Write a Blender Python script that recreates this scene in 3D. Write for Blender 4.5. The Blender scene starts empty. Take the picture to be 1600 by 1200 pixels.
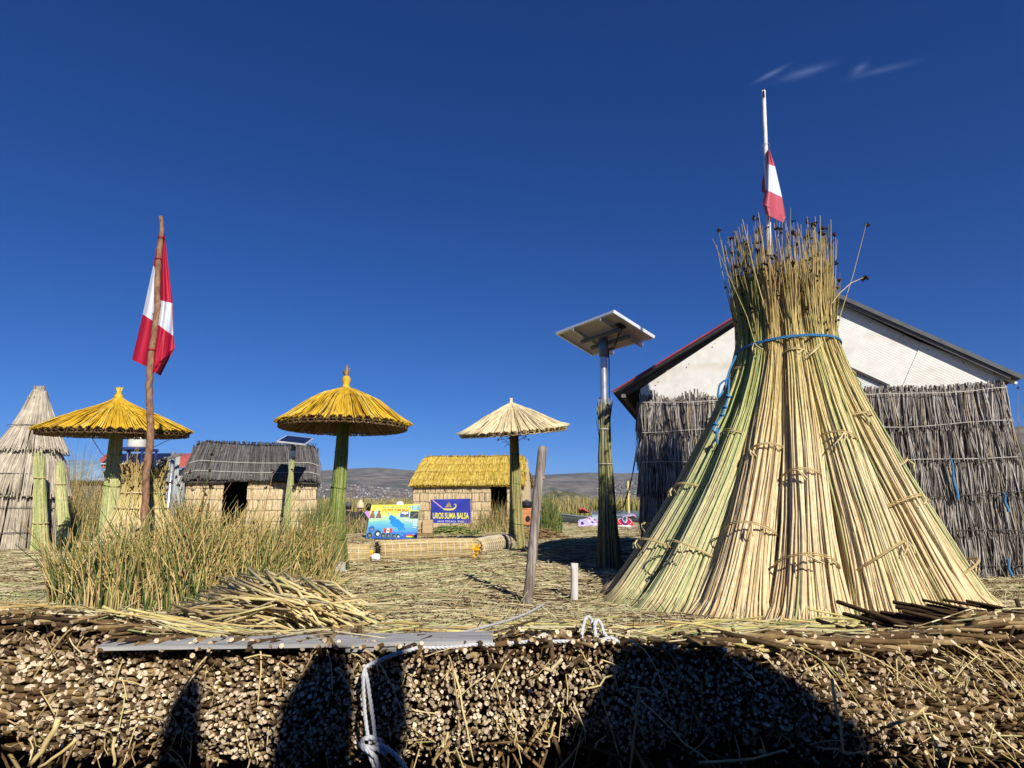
import bpy, bmesh, math, random
import numpy as np
from mathutils import Vector, Matrix

rng = np.random.default_rng(11)
random.seed(11)
SC = bpy.context.scene
COL = SC.collection
R = math.radians

# ------------------------------------------------------------------ camera
CAM_Z, PITCH, FOC = 0.9, R(10.65), 1000.0
cam_d = bpy.data.cameras.new('camera')
cam_d.sensor_width = 36.0
cam_d.lens = 36.0 * FOC / 1600.0
cam_d.clip_start, cam_d.clip_end = 0.05, 20000.0
cam = bpy.data.objects.new('camera', cam_d)
COL.objects.link(cam)
cam.location = (0, 0, CAM_Z)
cam.rotation_euler = (R(90) + PITCH, 0, 0)
SC.camera = cam

# ------------------------------------------------------------------ light
SUN_AZ, SUN_EL = R(25), R(34)                 # sun behind the camera, to its right
to_sun = Vector((math.sin(SUN_AZ) * math.cos(SUN_EL), -math.cos(SUN_AZ) * math.cos(SUN_EL), math.sin(SUN_EL)))
sun_d = bpy.data.lights.new('sun', 'SUN')
sun_d.energy = 5.0
sun_d.angle = R(0.53)
sun_d.color = (1.0, 0.945, 0.86)
sun = bpy.data.objects.new('sun', sun_d)
COL.objects.link(sun)
sun.rotation_euler = to_sun.to_track_quat('Z', 'Y').to_euler()
sun.location = (6, -12, 12)

W = bpy.data.worlds.new('World')
SC.world = W
W.use_nodes = True
wn, wl = W.node_tree.nodes, W.node_tree.links
wn.clear()
sky = wn.new('ShaderNodeTexSky')
sky.sky_type = 'NISHITA'
sky.sun_disc = False
sky.sun_elevation = SUN_EL
sky.sun_rotation = math.pi - SUN_AZ
sky.altitude = 3800
sky.air_density = 0.9
sky.dust_density = 0.0
sky.ozone_density = 2.0
bg = wn.new('ShaderNodeBackground')
bg.inputs['Strength'].default_value = 0.07
wo = wn.new('ShaderNodeOutputWorld')
# a few thin cirrus wisps high in the sky
tc = wn.new('ShaderNodeTexCoord')
def wmath(op, a, b=None, c=None):
    n = wn.new('ShaderNodeMath'); n.operation = op
    for i, v in enumerate((a, b, c)):
        if v is None: continue
        if isinstance(v, (int, float)): n.inputs[i].default_value = v
        else: wl.new(v, n.inputs[i])
    return n.outputs[0]
def pxdir(px, py):
    x, u = (px - 800) / FOC, (600 - py) / FOC
    return Vector((x, math.cos(PITCH) - u * math.sin(PITCH), math.sin(PITCH) + u * math.cos(PITCH))).normalized()
wisp = None
wmap = wn.new('ShaderNodeMapping'); wmap.inputs['Rotation'].default_value = (0, R(8), 0)
wmap.inputs['Scale'].default_value = (14, 14, 120)
wl.new(tc.outputs['Generated'], wmap.inputs['Vector'])
wnz = wn.new('ShaderNodeTexNoise'); wnz.inputs['Scale'].default_value = 2.2; wnz.inputs['Detail'].default_value = 12; wnz.inputs['Roughness'].default_value = .7; wnz.inputs['Distortion'].default_value = 1.5
wl.new(wmap.outputs[0], wnz.inputs['Vector'])
for (px, py, sx, sy, k, tilt) in ((1204, 116, 17, 2.6, .42, 14), (1258, 113, 24, 4.6, .34, 2), (1343, 108, 8, 4.2, .34, 20), (1380, 109, 30, 3.2, .2, -4)):
    d = pxdir(px, py)
    right = d.cross(Vector((0, 0, 1))).normalized()
    up = right.cross(d).normalized()
    ca, sa = math.cos(R(tilt)), math.sin(R(tilt))
    e1, e2 = right * ca + up * sa, up * ca - right * sa
    def dot(v):
        n = wn.new('ShaderNodeVectorMath'); n.operation = 'DOT_PRODUCT'
        wl.new(tc.outputs['Generated'], n.inputs[0]); n.inputs[1].default_value = v
        return n.outputs['Value']
    a = wmath('MULTIPLY', dot(e1), FOC / sx); b = wmath('MULTIPLY', dot(e2), FOC / sy)
    q = wmath('ADD', wmath('MULTIPLY', a, a), wmath('MULTIPLY', b, b))
    g = wmath('MULTIPLY', wmath('EXPONENT', wmath('MULTIPLY', q, -1.0)), k)
    g = wmath('MULTIPLY', g, wmath('GREATER_THAN', dot(d), 0.5))
    wisp = g if wisp is None else wmath('ADD', wisp, g)
wisp = wmath('MULTIPLY', wisp, wmath('MULTIPLY', wnz.outputs['Fac'], 1.3))
wmx = wn.new('ShaderNodeMixRGB')
wl.new(wisp, wmx.inputs['Fac'])
# deep, saturated high-altitude blue: one grade for the whole sky
sep = wn.new('ShaderNodeSeparateColor'); wl.new(sky.outputs[0], sep.inputs[0])
comb = wn.new('ShaderNodeCombineColor')
STR = bg.inputs['Strength'].default_value
for k, (A_s, g_s) in enumerate(((.48, 1.38), (.63, 1.04), (1.0, .87))):
    wl.new(wmath('MULTIPLY', wmath('POWER', wmath('MULTIPLY', sep.outputs[k], STR), g_s), A_s / STR), comb.inputs[k])
wl.new(comb.outputs[0], wmx.inputs['Color1'])
wmx.inputs['Color2'].default_value = (3.2, 4.6, 8.0, 1)
wl.new(wmx.outputs[0], bg.inputs['Color'])
wl.new(bg.outputs[0], wo.inputs['Surface'])

SC.view_settings.view_transform = 'Standard'
SC.view_settings.look = 'None'
SC.view_settings.exposure = 0.3
SC.view_settings.gamma = 1.0
SC.view_settings.use_curve_mapping = False

# ------------------------------------------------------------------ placing helpers
def ray(px, py):
    x, u = (px - 800) / FOC, (600 - py) / FOC
    d = np.array([x, math.cos(PITCH) - u * math.sin(PITCH), math.sin(PITCH) + u * math.cos(PITCH)])
    return d / d[1]
def at(px, py, Y):
    """the point at depth Y seen at the photograph's pixel (px, py)"""
    return ray(px, py) * Y + np.array([0, 0, CAM_Z])
def onplane(px, py, p0, n):
    r = ray(px, py); o = np.array([0, 0, CAM_Z])
    return o + r * (np.dot(np.array(p0) - o, n) / np.dot(r, n))
def sm(t):
    t = np.clip(t, 0, 1); return t * t * (3 - 2 * t)
def ground(x, y):
    x, y = np.asarray(x, float), np.asarray(y, float)
    z = np.interp(y, [2.3, 2.6, 3.3, 4.6, 5.6, 40], [.355, .35, .225, .03, .0, .0])
    z = z + .045 * sm((x - 1.35) / 1.3) * (1 - sm((y - 3.6) / 1.2))
    z = z + .075 * sm((-x - 1.35) / .6) * (1 - sm((y - 3.4) / 1.4))
    z = z + .03 * np.sin(x * 1.7 + .6 * y) * np.cos(y * 1.1 - x * .4) + .016 * np.sin(x * 3.3 + 1) * np.sin(y * 2.9 + x) + .008 * np.sin(5.1 * x + 2) * np.sin(4.3 * y)
    return z
def gnd(x, y): return float(ground(x, y))

# ------------------------------------------------------------------ object helpers
def tag(o, label=None, cat=None, group=None, kind=None):
    if label: o['label'] = label
    if cat: o['category'] = cat
    if group: o['group'] = group
    if kind: o['kind'] = kind
    return o
def thing(name, loc, label, cat, group=None, rz=0):
    o = bpy.data.objects.new(name, None)
    o.empty_display_size = .1
    COL.objects.link(o)
    o.location = loc; o.rotation_euler = (0, 0, rz)
    return tag(o, label, cat, group)
def link(name, me, parent=None, local=False):
    o = bpy.data.objects.new(name, me)
    COL.objects.link(o)
    if parent is not None:
        o.parent = parent
        if not local:                       # the mesh is given in world coordinates
            o.matrix_parent_inverse = world_of(parent).inverted()
    return o
def world_of(o):
    M = Matrix.Translation(o.location) @ o.rotation_euler.to_matrix().to_4x4() @ Matrix.Diagonal((*o.scale, 1))
    if o.parent is not None:
        M = world_of(o.parent) @ o.matrix_parent_inverse @ M
    return M
def copy_tree(o, parent=None):
    c = o.copy(); COL.objects.link(c)
    if parent is not None: c.parent = parent
    for ch in [k for k in list(bpy.data.objects) if k.parent == o]:
        copy_tree(ch, c)
    return c

class Acc:
    """collects tubes, boxes and polygons, then links them as one mesh object"""
    def __init__(s):
        s.V, s.n, s.F, s.M, s.S, s.A, s.B = [], 0, [], [], [], [], []
    def add(s, v, faces, m=0, smooth=False, rnd=.5, along=.5):
        v = np.asarray(v, float).reshape(-1, 3)
        for f in faces:
            f = np.asarray(f, int)
            if f.ndim == 1: f = f[None]
            s.F.append(f + s.n); s.M.append(np.full(len(f), m)); s.S.append(np.full(len(f), smooth))
        s.V.append(v); s.n += len(v)
        s.A.append(np.broadcast_to(np.asarray(rnd, float), (len(v),)).copy())
        s.B.append(np.broadcast_to(np.asarray(along, float), (len(v),)).copy())
    def tubes(s, P, rad, sides=4, m=0, cap0=None, cap1=None, rnd=None, smooth=True, skew=None, flat=None, rag=0.):
        """N tubes through K points each: P (N,K,3), rad scalar/(N,)/(N,K); cap0/cap1 = material index of the end caps"""
        P = np.asarray(P, float)
        if P.ndim == 2: P = P[None]
        N, K = P.shape[:2]
        rad = np.asarray(rad, float)
        if rad.ndim == 0: rad = np.full((N, K), float(rad))
        elif rad.ndim == 1: rad = np.repeat(rad[:, None], K, 1) if len(rad) == N and not (N == 1 and len(rad) == K) else np.broadcast_to(rad[None], (N, K))
        T = np.gradient(P, axis=1) if K > 2 else np.repeat(P[:, 1:2] - P[:, :1], 2, 1)
        T = T / (np.linalg.norm(T, axis=2, keepdims=True) + 1e-12)
        mean = P[:, -1] - P[:, 0]
        mean = mean / (np.linalg.norm(mean, axis=1, keepdims=True) + 1e-12)
        ref = np.where((np.abs(mean[:, 2:3]) < .75), np.array([[0, 0, 1.]]), np.array([[0, 1., 0]]))[:, None, :]
        n1 = np.cross(T, np.broadcast_to(ref, T.shape)); n1 /= (np.linalg.norm(n1, axis=2, keepdims=True) + 1e-12)
        n2 = np.cross(n1, T)
        ph = rng.random(N)[:, None] * 6.283 if flat is None else np.zeros((N, 1))
        ang = ph + np.arange(sides)[None] * (2 * math.pi / sides)
        c, sn = np.cos(ang)[:, None, :, None], np.sin(ang)[:, None, :, None]
        if flat is not None: sn = sn * flat
        off = (n1[:, :, None, :] * c + n2[:, :, None, :] * sn) * rad[:, :, None, None]
        if rag: off = off * (1 + rag * np.clip(rng.normal(0, 1, (N, 1, sides, 1)), -1.5, 1.5))
        V = P[:, :, None, :] + off
        if skew is not None:                # oblique cut of the last ring
            d = np.einsum('nsk,nk->ns', off[:, -1], skew)
            V[:, -1] += T[:, -1][:, None, :] * d[:, :, None]
        base = (np.arange(N) * K * sides)[:, None, None]
        k = np.arange(K - 1)[None, :, None] * sides
        j = np.arange(sides)[None, None, :]; j2 = (j + 1) % sides
        q = np.stack([base + k + j, base + k + j2, base + k + sides + j2, base + k + sides + j], -1).reshape(-1, 4)
        if rnd is None: rnd = rng.random(N)
        rnd = np.broadcast_to(np.asarray(rnd, float), (N,))
        rv = np.repeat(rnd, K * sides)
        al = np.tile(np.repeat(np.linspace(0, 1, K), sides), N)
        n0 = s.n
        s.add(V.reshape(-1, 3), [q], m, smooth, rv, al)
        if cap0 is not None:
            f = (np.arange(N) * K * sides)[:, None] + np.arange(sides)[None, ::-1]
            s.F.append(f + n0); s.M.append(np.full(N, cap0)); s.S.append(np.full(N, False))
        if cap1 is not None:
            f = (np.arange(N) * K * sides + (K - 1) * sides)[:, None] + np.arange(sides)[None]
            s.F.append(f + n0); s.M.append(np.full(N, cap1)); s.S.append(np.full(N, False))
    def box(s, c, size, m=0, rot=None, rnd=.5, bevel=0):
        sx, sy, sz = [q / 2 for q in size]
        if bevel:
            b = bevel; V = []
            for X in (-1, 1):
                for Yy in (-1, 1):
                    for Z in (-1, 1):
                        V += [(X * sx, Yy * (sy - b), Z * (sz - b)), (X * (sx - b), Yy * sy, Z * (sz - b)), (X * (sx - b), Yy * (sy - b), Z * sz)]
            bm = bmesh.new(); vs = [bm.verts.new(v) for v in V]
            r = bmesh.ops.convex_hull(bm, input=vs)
            bm.verts.index_update(); bm.faces.ensure_lookup_table()
            bmesh.ops.dissolve_limit(bm, angle_limit=.02, verts=bm.verts, edges=bm.edges)
            bm.verts.index_update()
            V = np.array([v.co[:] for v in bm.verts]); Fs = [[v.index for v in f.verts] for f in bm.faces]
            bm.free()
        else:
            V = np.array([(x, y, z) for x in (-sx, sx) for y in (-sy, sy) for z in (-sz, sz)])
            Fs = [[0, 1, 3, 2], [4, 6, 7, 5], [0, 4, 5, 1], [2, 3, 7, 6], [0, 2, 6, 4], [1, 5, 7, 3]]
        if rot is not None:
            V = V @ np.array(rot.to_matrix() if hasattr(rot, 'to_matrix') else rot).T
        s.add(V + np.asarray(c, float), Fs, m, False, rnd)
    def bar(s, a, b, w, h, m=0, rnd=.5):
        """a square-section bar from a to b"""
        a, b = Vector(a), Vector(b); d = b - a
        q = d.to_track_quat('X', 'Z')
        s.box((a + b) / 2, (d.length, w, h), m, q, rnd)
    def poly(s, pts, m=0, thick=None, rnd=.5):
        """a flat polygon, given thickness along its normal (backwards) if asked"""
        P = np.asarray(pts, float); n = len(P)
        if thick is None:
            s.add(P, [list(range(n))], m, False, rnd); return
        nn = np.zeros(3)
        for i in range(n): nn += np.cross(P[i], P[(i + 1) % n])
        nn /= np.linalg.norm(nn)
        Q = P - nn * thick
        fs = [list(range(n)), list(range(2 * n - 1, n - 1, -1))] + [[i, i + n, (i + 1) % n + n, (i + 1) % n] for i in range(n)]
        s.add(np.vstack([P, Q]), fs, m, False, rnd)
    def lathe(s, prof, c=(0, 0, 0), seg=24, m=0, smooth=True, rnd=.5):
        prof = np.asarray(prof, float); K = len(prof)
        a = np.arange(seg) * 2 * math.pi / seg
        V = np.stack([prof[:, 0:1] * np.cos(a), prof[:, 0:1] * np.sin(a), np.repeat(prof[:, 1:2], seg, 1)], -1) + np.asarray(c, float)
        k = np.arange(K - 1)[:, None] * seg; j = np.arange(seg)[None]; j2 = (j + 1) % seg
        q = np.stack([k + j, k + j2, k + seg + j2, k + seg + j], -1).reshape(-1, 4)
        s.add(V.reshape(-1, 3), [q], m, smooth, rnd, np.repeat(np.linspace(0, 1, K), seg))
    def mesh(s, name, mats):
        me = bpy.data.meshes.new(name)
        V = np.vstack(s.V).astype(np.float32)
        lt = np.concatenate([np.full(len(f), f.shape[1]) for f in s.F]).astype(np.int32)
        lv = np.concatenate([f.ravel() for f in s.F]).astype(np.int32)
        me.vertices.add(len(V)); me.vertices.foreach_set('co', V.ravel())
        me.loops.add(len(lv)); me.loops.foreach_set('vertex_index', lv)
        me.polygons.add(len(lt))
        me.polygons.foreach_set('loop_start', np.concatenate([[0], np.cumsum(lt)[:-1]]).astype(np.int32))
        for m in (mats if isinstance(mats, (list, tuple)) else [mats]): me.materials.append(m)
        me.polygons.foreach_set('material_index', np.concatenate(s.M).astype(np.int32))
        me.polygons.foreach_set('use_smooth', np.concatenate(s.S).astype(bool))
        for nm, arr in (('rnd', s.A), ('along', s.B)):
            at_ = me.attributes.new(nm, 'FLOAT', 'POINT')
            at_.data.foreach_set('value', np.concatenate(arr).astype(np.float32))
        me.update(); me.validate()
        return me
    def build(s, name, mats, parent=None, kind=None, local=False):
        o = link(name, s.mesh(name, mats), parent, local)
        if kind: o['kind'] = kind
        return o

# ------------------------------------------------------------------ materials
def nodes(name, rough=.7, spec=.3):
    m = bpy.data.materials.new(name); m.use_nodes = True
    nt = m.node_tree; b = nt.nodes['Principled BSDF']
    b.inputs['Roughness'].default_value = rough
    b.inputs['Specular IOR Level'].default_value = spec
    return m, nt, b
def ramp(nt, stops):
    r = nt.nodes.new('ShaderNodeValToRGB'); e = r.color_ramp.elements
    while len(e) < len(stops): e.new(.5)
    for k, (p, c) in enumerate(stops):
        e[k].position = p; e[k].color = (*c, 1)
    return r
def noise(nt, scale, detail=4, vec=None, coord='Object', stretch=None, dist=0.0):
    tcn = nt.nodes.new('ShaderNodeTexCoord')
    n = nt.nodes.new('ShaderNodeTexNoise'); n.inputs['Scale'].default_value = scale; n.inputs['Detail'].default_value = detail
    n.inputs['Distortion'].default_value = dist
    if stretch:
        mp = nt.nodes.new('ShaderNodeMapping'); mp.inputs['Scale'].default_value = stretch
        nt.links.new(tcn.outputs[coord], mp.inputs['Vector']); nt.links.new(mp.outputs[0], n.inputs['Vector'])
    else:
        nt.links.new(tcn.outputs[coord], n.inputs['Vector'])
    return n
def mapr(nt, src, a, b, c, d):
    n = nt.nodes.new('ShaderNodeMapRange')
    for i, v in enumerate((a, b, c, d)): n.inputs[i + 1].default_value = v
    nt.links.new(src, n.inputs[0]); return n.outputs[0]
def mixc(nt, mode, fac, a, b):
    n = nt.nodes.new('ShaderNodeMixRGB'); n.blend_type = mode
    for i, v in enumerate((fac, a, b)):
        if isinstance(v, (int, float)): n.inputs[i].default_value = v
        elif isinstance(v, tuple): n.inputs[i].default_value = (*v, 1)
        else: nt.links.new(v, n.inputs[i])
    return n.outputs[0]
def reedmat(name, stops, along=None, rough=.6, mott=(.72, 1.2), scale=22., spec=.25):
    """dry or green reed: every stalk its own tint, mottled along its length"""
    m, nt, b = nodes(name, rough, spec)
    a = nt.nodes.new('ShaderNodeAttribute'); a.attribute_name = 'rnd'
    c = ramp(nt, stops); nt.links.new(a.outputs['Fac'], c.inputs[0])
    col = c.outputs[0]
    if along:
        l = nt.nodes.new('ShaderNodeAttribute'); l.attribute_name = 'along'
        c2 = ramp(nt, along); nt.links.new(l.outputs['Fac'], c2.inputs[0])
        col = mixc(nt, 'MULTIPLY', 1.0, col, c2.outputs[0])
    n = noise(nt, scale, 5)
    v = mapr(nt, n.outputs['Fac'], .25, .75, mott[0], mott[1])
    col = mixc(nt, 'MULTIPLY', 1.0, col, v)
    nt.links.new(col, b.inputs['Base Color'])
    return m
def plain(name, col, rough=.6, spec=.3, metal=0., var=.12, scale=8., bump=0.):
    m, nt, b = nodes(name, rough, spec)
    n = noise(nt, scale, 6)
    v = mapr(nt, n.outputs['Fac'], .3, .7, 1 - var, 1 + var)
    nt.links.new(mixc(nt, 'MULTIPLY', 1.0, tuple(col), v), b.inputs['Base Color'])
    nt.links.new(mapr(nt, n.outputs['Fac'], .3, .7, max(.05, rough - .1), min(1, rough + .1)), b.inputs['Roughness'])
    b.inputs['Metallic'].default_value = metal
    if bump:
        bp = nt.nodes.new('ShaderNodeBump'); bp.inputs['Strength'].default_value = bump; bp.inputs['Distance'].default_value = .01
        nt.links.new(n.outputs['Fac'], bp.inputs['Height']); nt.links.new(bp.outputs[0], b.inputs['Normal'])
    return m

DRY = [(0, (.30, .20, .08)), (.25, (.50, .36, .15)), (.6, (.62, .48, .22)), (.85, (.70, .58, .30)), (1, (.46, .44, .16))]
M_straw = reedmat('dry_reed', DRY)
M_litter = reedmat('fallen_reed', [(0, (.09, .055, .025)), (.2, (.28, .20, .10)), (.42, (.47, .37, .20)), (.66, (.64, .57, .36)), (.85, (.46, .45, .20)), (1, (.23, .27, .10))])
M_stook = reedmat('stook_reed', [(0, (.36, .23, .10)), (.10, (.56, .42, .22)), (.40, (.69, .56, .34)), (.72, (.72, .61, .38)), (.92, (.60, .56, .30)), (1, (.42, .45, .20))],
                  along=[(0, (1.0, .95, .88)), (.40, (1, 1, 1)), (.66, (.93, .93, .68)), (.85, (.80, .77, .48)), (1, (.64, .54, .34))], mott=(.8, 1.15))
M_stookg = reedmat('stook_green_reed', [(0, (.48, .38, .19)), (.35, (.62, .53, .30)), (.62, (.56, .54, .29)), (.85, (.42, .46, .22)), (1, (.30, .38, .17))],
                   along=[(0, (1.08, 1.0, .98)), (.35, (1, 1, 1)), (.66, (.85, .93, .6)), (.85, (.7, .68, .42)), (1, (.5, .42, .26))], mott=(.8, 1.15))
M_tie = reedmat('reed_tie', [(0, (.44, .32, .13)), (.5, (.56, .43, .20)), (1, (.62, .52, .27))])
M_seed = plain('seed_head', (.045, .025, .015), .9, .1, var=.4, scale=60)
M_core = plain('dark_core', (.09, .06, .03), .95, .05, var=.3)
M_buttside = reedmat('butt_side', [(0, (.035, .02, .009)), (.4, (.10, .058, .022)), (.75, (.20, .125, .05)), (1, (.34, .24, .11))], scale=40, mott=(.6, 1.3), rough=.75)
def buttcap():
    m, nt, b = nodes('butt_cut_end', .85, .1)
    a = nt.nodes.new('ShaderNodeAttribute'); a.attribute_name = 'rnd'
    c = ramp(nt, [(0, (.05, .03, .015)), (.10, (.18, .12, .065)), (.22, (.42, .31, .19)), (.45, (.62, .49, .33)), (1, (.80, .69, .51))])
    nt.links.new(a.outputs['Fac'], c.inputs[0])
    n = noise(nt, 190, 3)
    nt.links.new(mixc(nt, 'MULTIPLY', 1., c.outputs[0], mapr(nt, n.outputs['Fac'], .3, .7, .62, 1.18)), b.inputs['Base Color'])
    bp = nt.nodes.new('ShaderNodeBump'); bp.inputs['Strength'].default_value = .5; bp.inputs['Distance'].default_value = .003
    nt.links.new(n.outputs['Fac'], bp.inputs['Height']); nt.links.new(bp.outputs[0], b.inputs['Normal'])
    return m
M_buttcap = buttcap()
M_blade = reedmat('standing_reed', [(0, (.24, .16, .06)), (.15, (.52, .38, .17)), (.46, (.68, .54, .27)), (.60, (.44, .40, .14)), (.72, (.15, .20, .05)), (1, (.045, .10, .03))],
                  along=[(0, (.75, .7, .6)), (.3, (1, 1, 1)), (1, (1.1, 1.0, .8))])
M_blade_green = reedmat('green_reed_blade', [(0, (.44, .36, .13)), (.3, (.30, .32, .09)), (.6, (.13, .20, .05)), (1, (.07, .13, .035))])
M_yellow = reedmat('yellow_dyed_reed', [(0, (.36, .20, .015)), (.2, (.62, .37, .02)), (.6, (.74, .47, .03)), (.9, (.78, .54, .06)), (1, (.72, .56, .18))], mott=(.6, 1.12), scale=9)
M_yellowdull = reedmat('faded_yellow_reed', [(0, (.34, .20, .03)), (.25, (.52, .36, .05)), (.6, (.64, .47, .08)), (1, (.74, .58, .16))], mott=(.6, 1.2), scale=9)
M_brown = reedmat('brown_reed', [(0, (.13, .075, .03)), (.5, (.25, .155, .065)), (1, (.38, .25, .11))])
M_pale = reedmat('pale_reed', [(0, (.58, .46, .25)), (.4, (.70, .59, .35)), (1, (.78, .68, .44))], mott=(.85, 1.12))
M_grey = reedmat('weathered_grey_reed', [(0, (.045, .035, .028)), (.2, (.15, .125, .10)), (.45, (.33, .295, .255)), (.68, (.50, .47, .43)), (.84, (.36, .27, .16)), (1, (.56, .42, .22))], mott=(.6, 1.2), scale=16)
M_greyroof = reedmat('grey_thatch_reed', [(0, (.055, .052, .05)), (.5, (.12, .112, .105)), (1, (.21, .195, .175))], mott=(.7, 1.2), scale=6)
M_greytan = reedmat('grey_tan_thatch', [(0, (.27, .22, .16)), (.4, (.45, .39, .29)), (1, (.60, .53, .41))], mott=(.65, 1.15), scale=7)
M_wallreed = reedmat('wall_mat_reed', [(0, (.54, .40, .22)), (.5, (.66, .52, .31)), (1, (.74, .61, .39))], mott=(.8, 1.12), scale=8)
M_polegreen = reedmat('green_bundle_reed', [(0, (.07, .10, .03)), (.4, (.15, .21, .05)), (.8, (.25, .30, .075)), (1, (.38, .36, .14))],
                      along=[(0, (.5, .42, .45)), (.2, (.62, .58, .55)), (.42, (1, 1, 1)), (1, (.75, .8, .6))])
M_wrap = reedmat('post_wrap_reed', [(0, (.13, .13, .045)), (.4, (.26, .27, .10)), (.8, (.40, .39, .17)), (1, (.52, .46, .24))], along=[(0, (.7, .62, .6)), (.4, (1, 1, 1)), (1, (1.1, 1, .9))])  # foot of the wrap darkened in its colour to stand for shade
M_palegreen = reedmat('pale_green_bundle_reed', [(0, (.32, .37, .13)), (.5, (.45, .46, .19)), (1, (.54, .50, .25))])
M_polebrown = reedmat('olive_bundle_reed', [(0, (.17, .15, .05)), (.5, (.30, .27, .10)), (1, (.42, .37, .15))])
M_string = plain('string', (.60, .57, .50), .8, .1, var=.2)
M_dstring = plain('dark_string', (.10, .09, .08), .8, .1)
M_rope = plain('white_rope', (.52, .53, .54), .75, .2, var=.14, scale=90)
M_grope = plain('grey_rope', (.40, .40, .40), .85, .1, var=.2, scale=60)
M_brope = plain('blue_rope', (.045, .19, .38), .65, .2, var=.35, scale=70)
M_steel = plain('galvanised_steel', (.52, .54, .57), .35, .5, metal=.75, var=.15, scale=5)
M_alu = plain('aluminium_frame', (.74, .76, .78), .35, .5, metal=.35, var=.05)
M_backsheet = plain('panel_backsheet', (.60, .57, .52), .55, .3, var=.08, scale=3)
M_cell = plain('solar_cell', (.010, .013, .032), .3, .35, var=.2, scale=3)
M_black = plain('black_plastic', (.02, .02, .022), .5, .3)
M_wire = plain('black_wire', (.018, .018, .02), .6, .2)
M_dark = plain('dark_interior', (.03, .022, .016), .9, .05, var=.3)

def woodmat(name, c0, c1, c2, axis=(1, 14, 14), scale=3.):
    m, nt, b = nodes(name, .85, .15)
    n = noise(nt, scale, 8, stretch=axis, dist=.6)
    c = ramp(nt, [(.28, c0), (.5, c1), (.74, c2)]); nt.links.new(n.outputs['Fac'], c.inputs[0])
    nt.links.new(c.outputs[0], b.inputs['Base Color'])
    bp = nt.nodes.new('ShaderNodeBump'); bp.inputs['Strength'].default_value = .5; bp.inputs['Distance'].default_value = .004
    nt.links.new(n.outputs['Fac'], bp.inputs['Height']); nt.links.new(bp.outputs[0], b.inputs['Normal'])
    return m
M_plank = woodmat('weathered_plank', (.19, .185, .175), (.33, .325, .315), (.44, .43, .41))
M_post = woodmat('weathered_post', (.10, .075, .06), (.23, .19, .16), (.46, .41, .36), axis=(9, 9, .8), scale=4)
M_stake = woodmat('whitened_stake', (.35, .33, .30), (.58, .56, .52), (.72, .70, .66), axis=(9, 9, .8), scale=4)
M_pole = woodmat('bark_pole', (.12, .06, .035), (.24, .13, .075), (.36, .23, .14), axis=(3, 3, 1.2), scale=9)
M_polewhite = woodmat('white_painted_pole', (.42, .41, .39), (.70, .69, .66), (.80, .79, .76), axis=(6, 6, 1.), scale=5)

# ================================================================== SETTING
def heightfield(xs, ys, fn):
    X, Y = np.meshgrid(xs, ys); Z = fn(X, Y)
    V = np.stack([X, Y, Z], -1).reshape(-1, 3); nx, ny = len(xs), len(ys)
    i = np.arange(ny - 1)[:, None] * nx + np.arange(nx - 1)[None]
    return V, np.stack([i, i + 1, i + nx + 1, i + nx], -1).reshape(-1, 4)

def groundmat():
    m, nt, b = nodes('trodden_straw_ground', .95, .05)
    n = noise(nt, 5, 10, dist=1.2); n2 = noise(nt, 38, 6, stretch=(.4, 1, 1))
    c = ramp(nt, [(.3, (.12, .085, .035)), (.5, (.27, .21, .085)), (.68, (.36, .31, .12)), (.8, (.28, .28, .09))])
    nt.links.new(n.outputs['Fac'], c.inputs[0])
    nt.links.new(mixc(nt, 'MULTIPLY', 1., c.outputs[0], mapr(nt, n2.outputs['Fac'], .3, .7, .5, 1.4)), b.inputs['Base Color'])
    bp = nt.nodes.new('ShaderNodeBump'); bp.inputs['Strength'].default_value = .8; bp.inputs['Distance'].default_value = .03
    nt.links.new(n2.outputs['Fac'], bp.inputs['Height']); nt.links.new(bp.outputs[0], b.inputs['Normal'])
    return m
def shore_y(X):
    return 31.5 + 30 * (1 - sm((X - 1.2) / 3.0)) + .8 * np.sin(X * .5)
def island(X, Y):
    z = ground(X, Y) - .012
    far = sm((Y - shore_y(X)) / 2.5)
    side = sm((np.abs(X) - 66) / 4)
    return z * (1 - far) * (1 - side) - .7 * np.maximum(far, side)
a = Acc()
ysv = np.concatenate([np.linspace(2.72, 8, 70), np.linspace(8.2, 70, 120)])
v, f = heightfield(np.linspace(-72, 72, 330), ysv, island)
a.add(v, [f], 0, True)
a.build('ground', groundmat(), kind='structure')

def watermat():
    m, nt, b = nodes('lake_water', .12, .5)
    b.inputs['Base Color'].default_value = (.045, .06, .055, 1)
    n = noise(nt, .9, 4, stretch=(.5, 1.6, 1))
    bp = nt.nodes.new('ShaderNodeBump'); bp.inputs['Strength'].default_value = .25; bp.inputs['Distance'].default_value = .05
    nt.links.new(n.outputs['Fac'], bp.inputs['Height']); nt.links.new(bp.outputs[0], b.inputs['Normal'])
    return m
a = Acc()
v, f = heightfield(np.array([-9000, -300, -60, 0, 60, 300, 9000.]), np.array([-4000, -60, 0, 40, 200, 800, 9000.]), lambda X, Y: X * 0 - .38)
a.add(v, [f], 0, False)
a.build('lake_water', watermat(), kind='structure')

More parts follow.
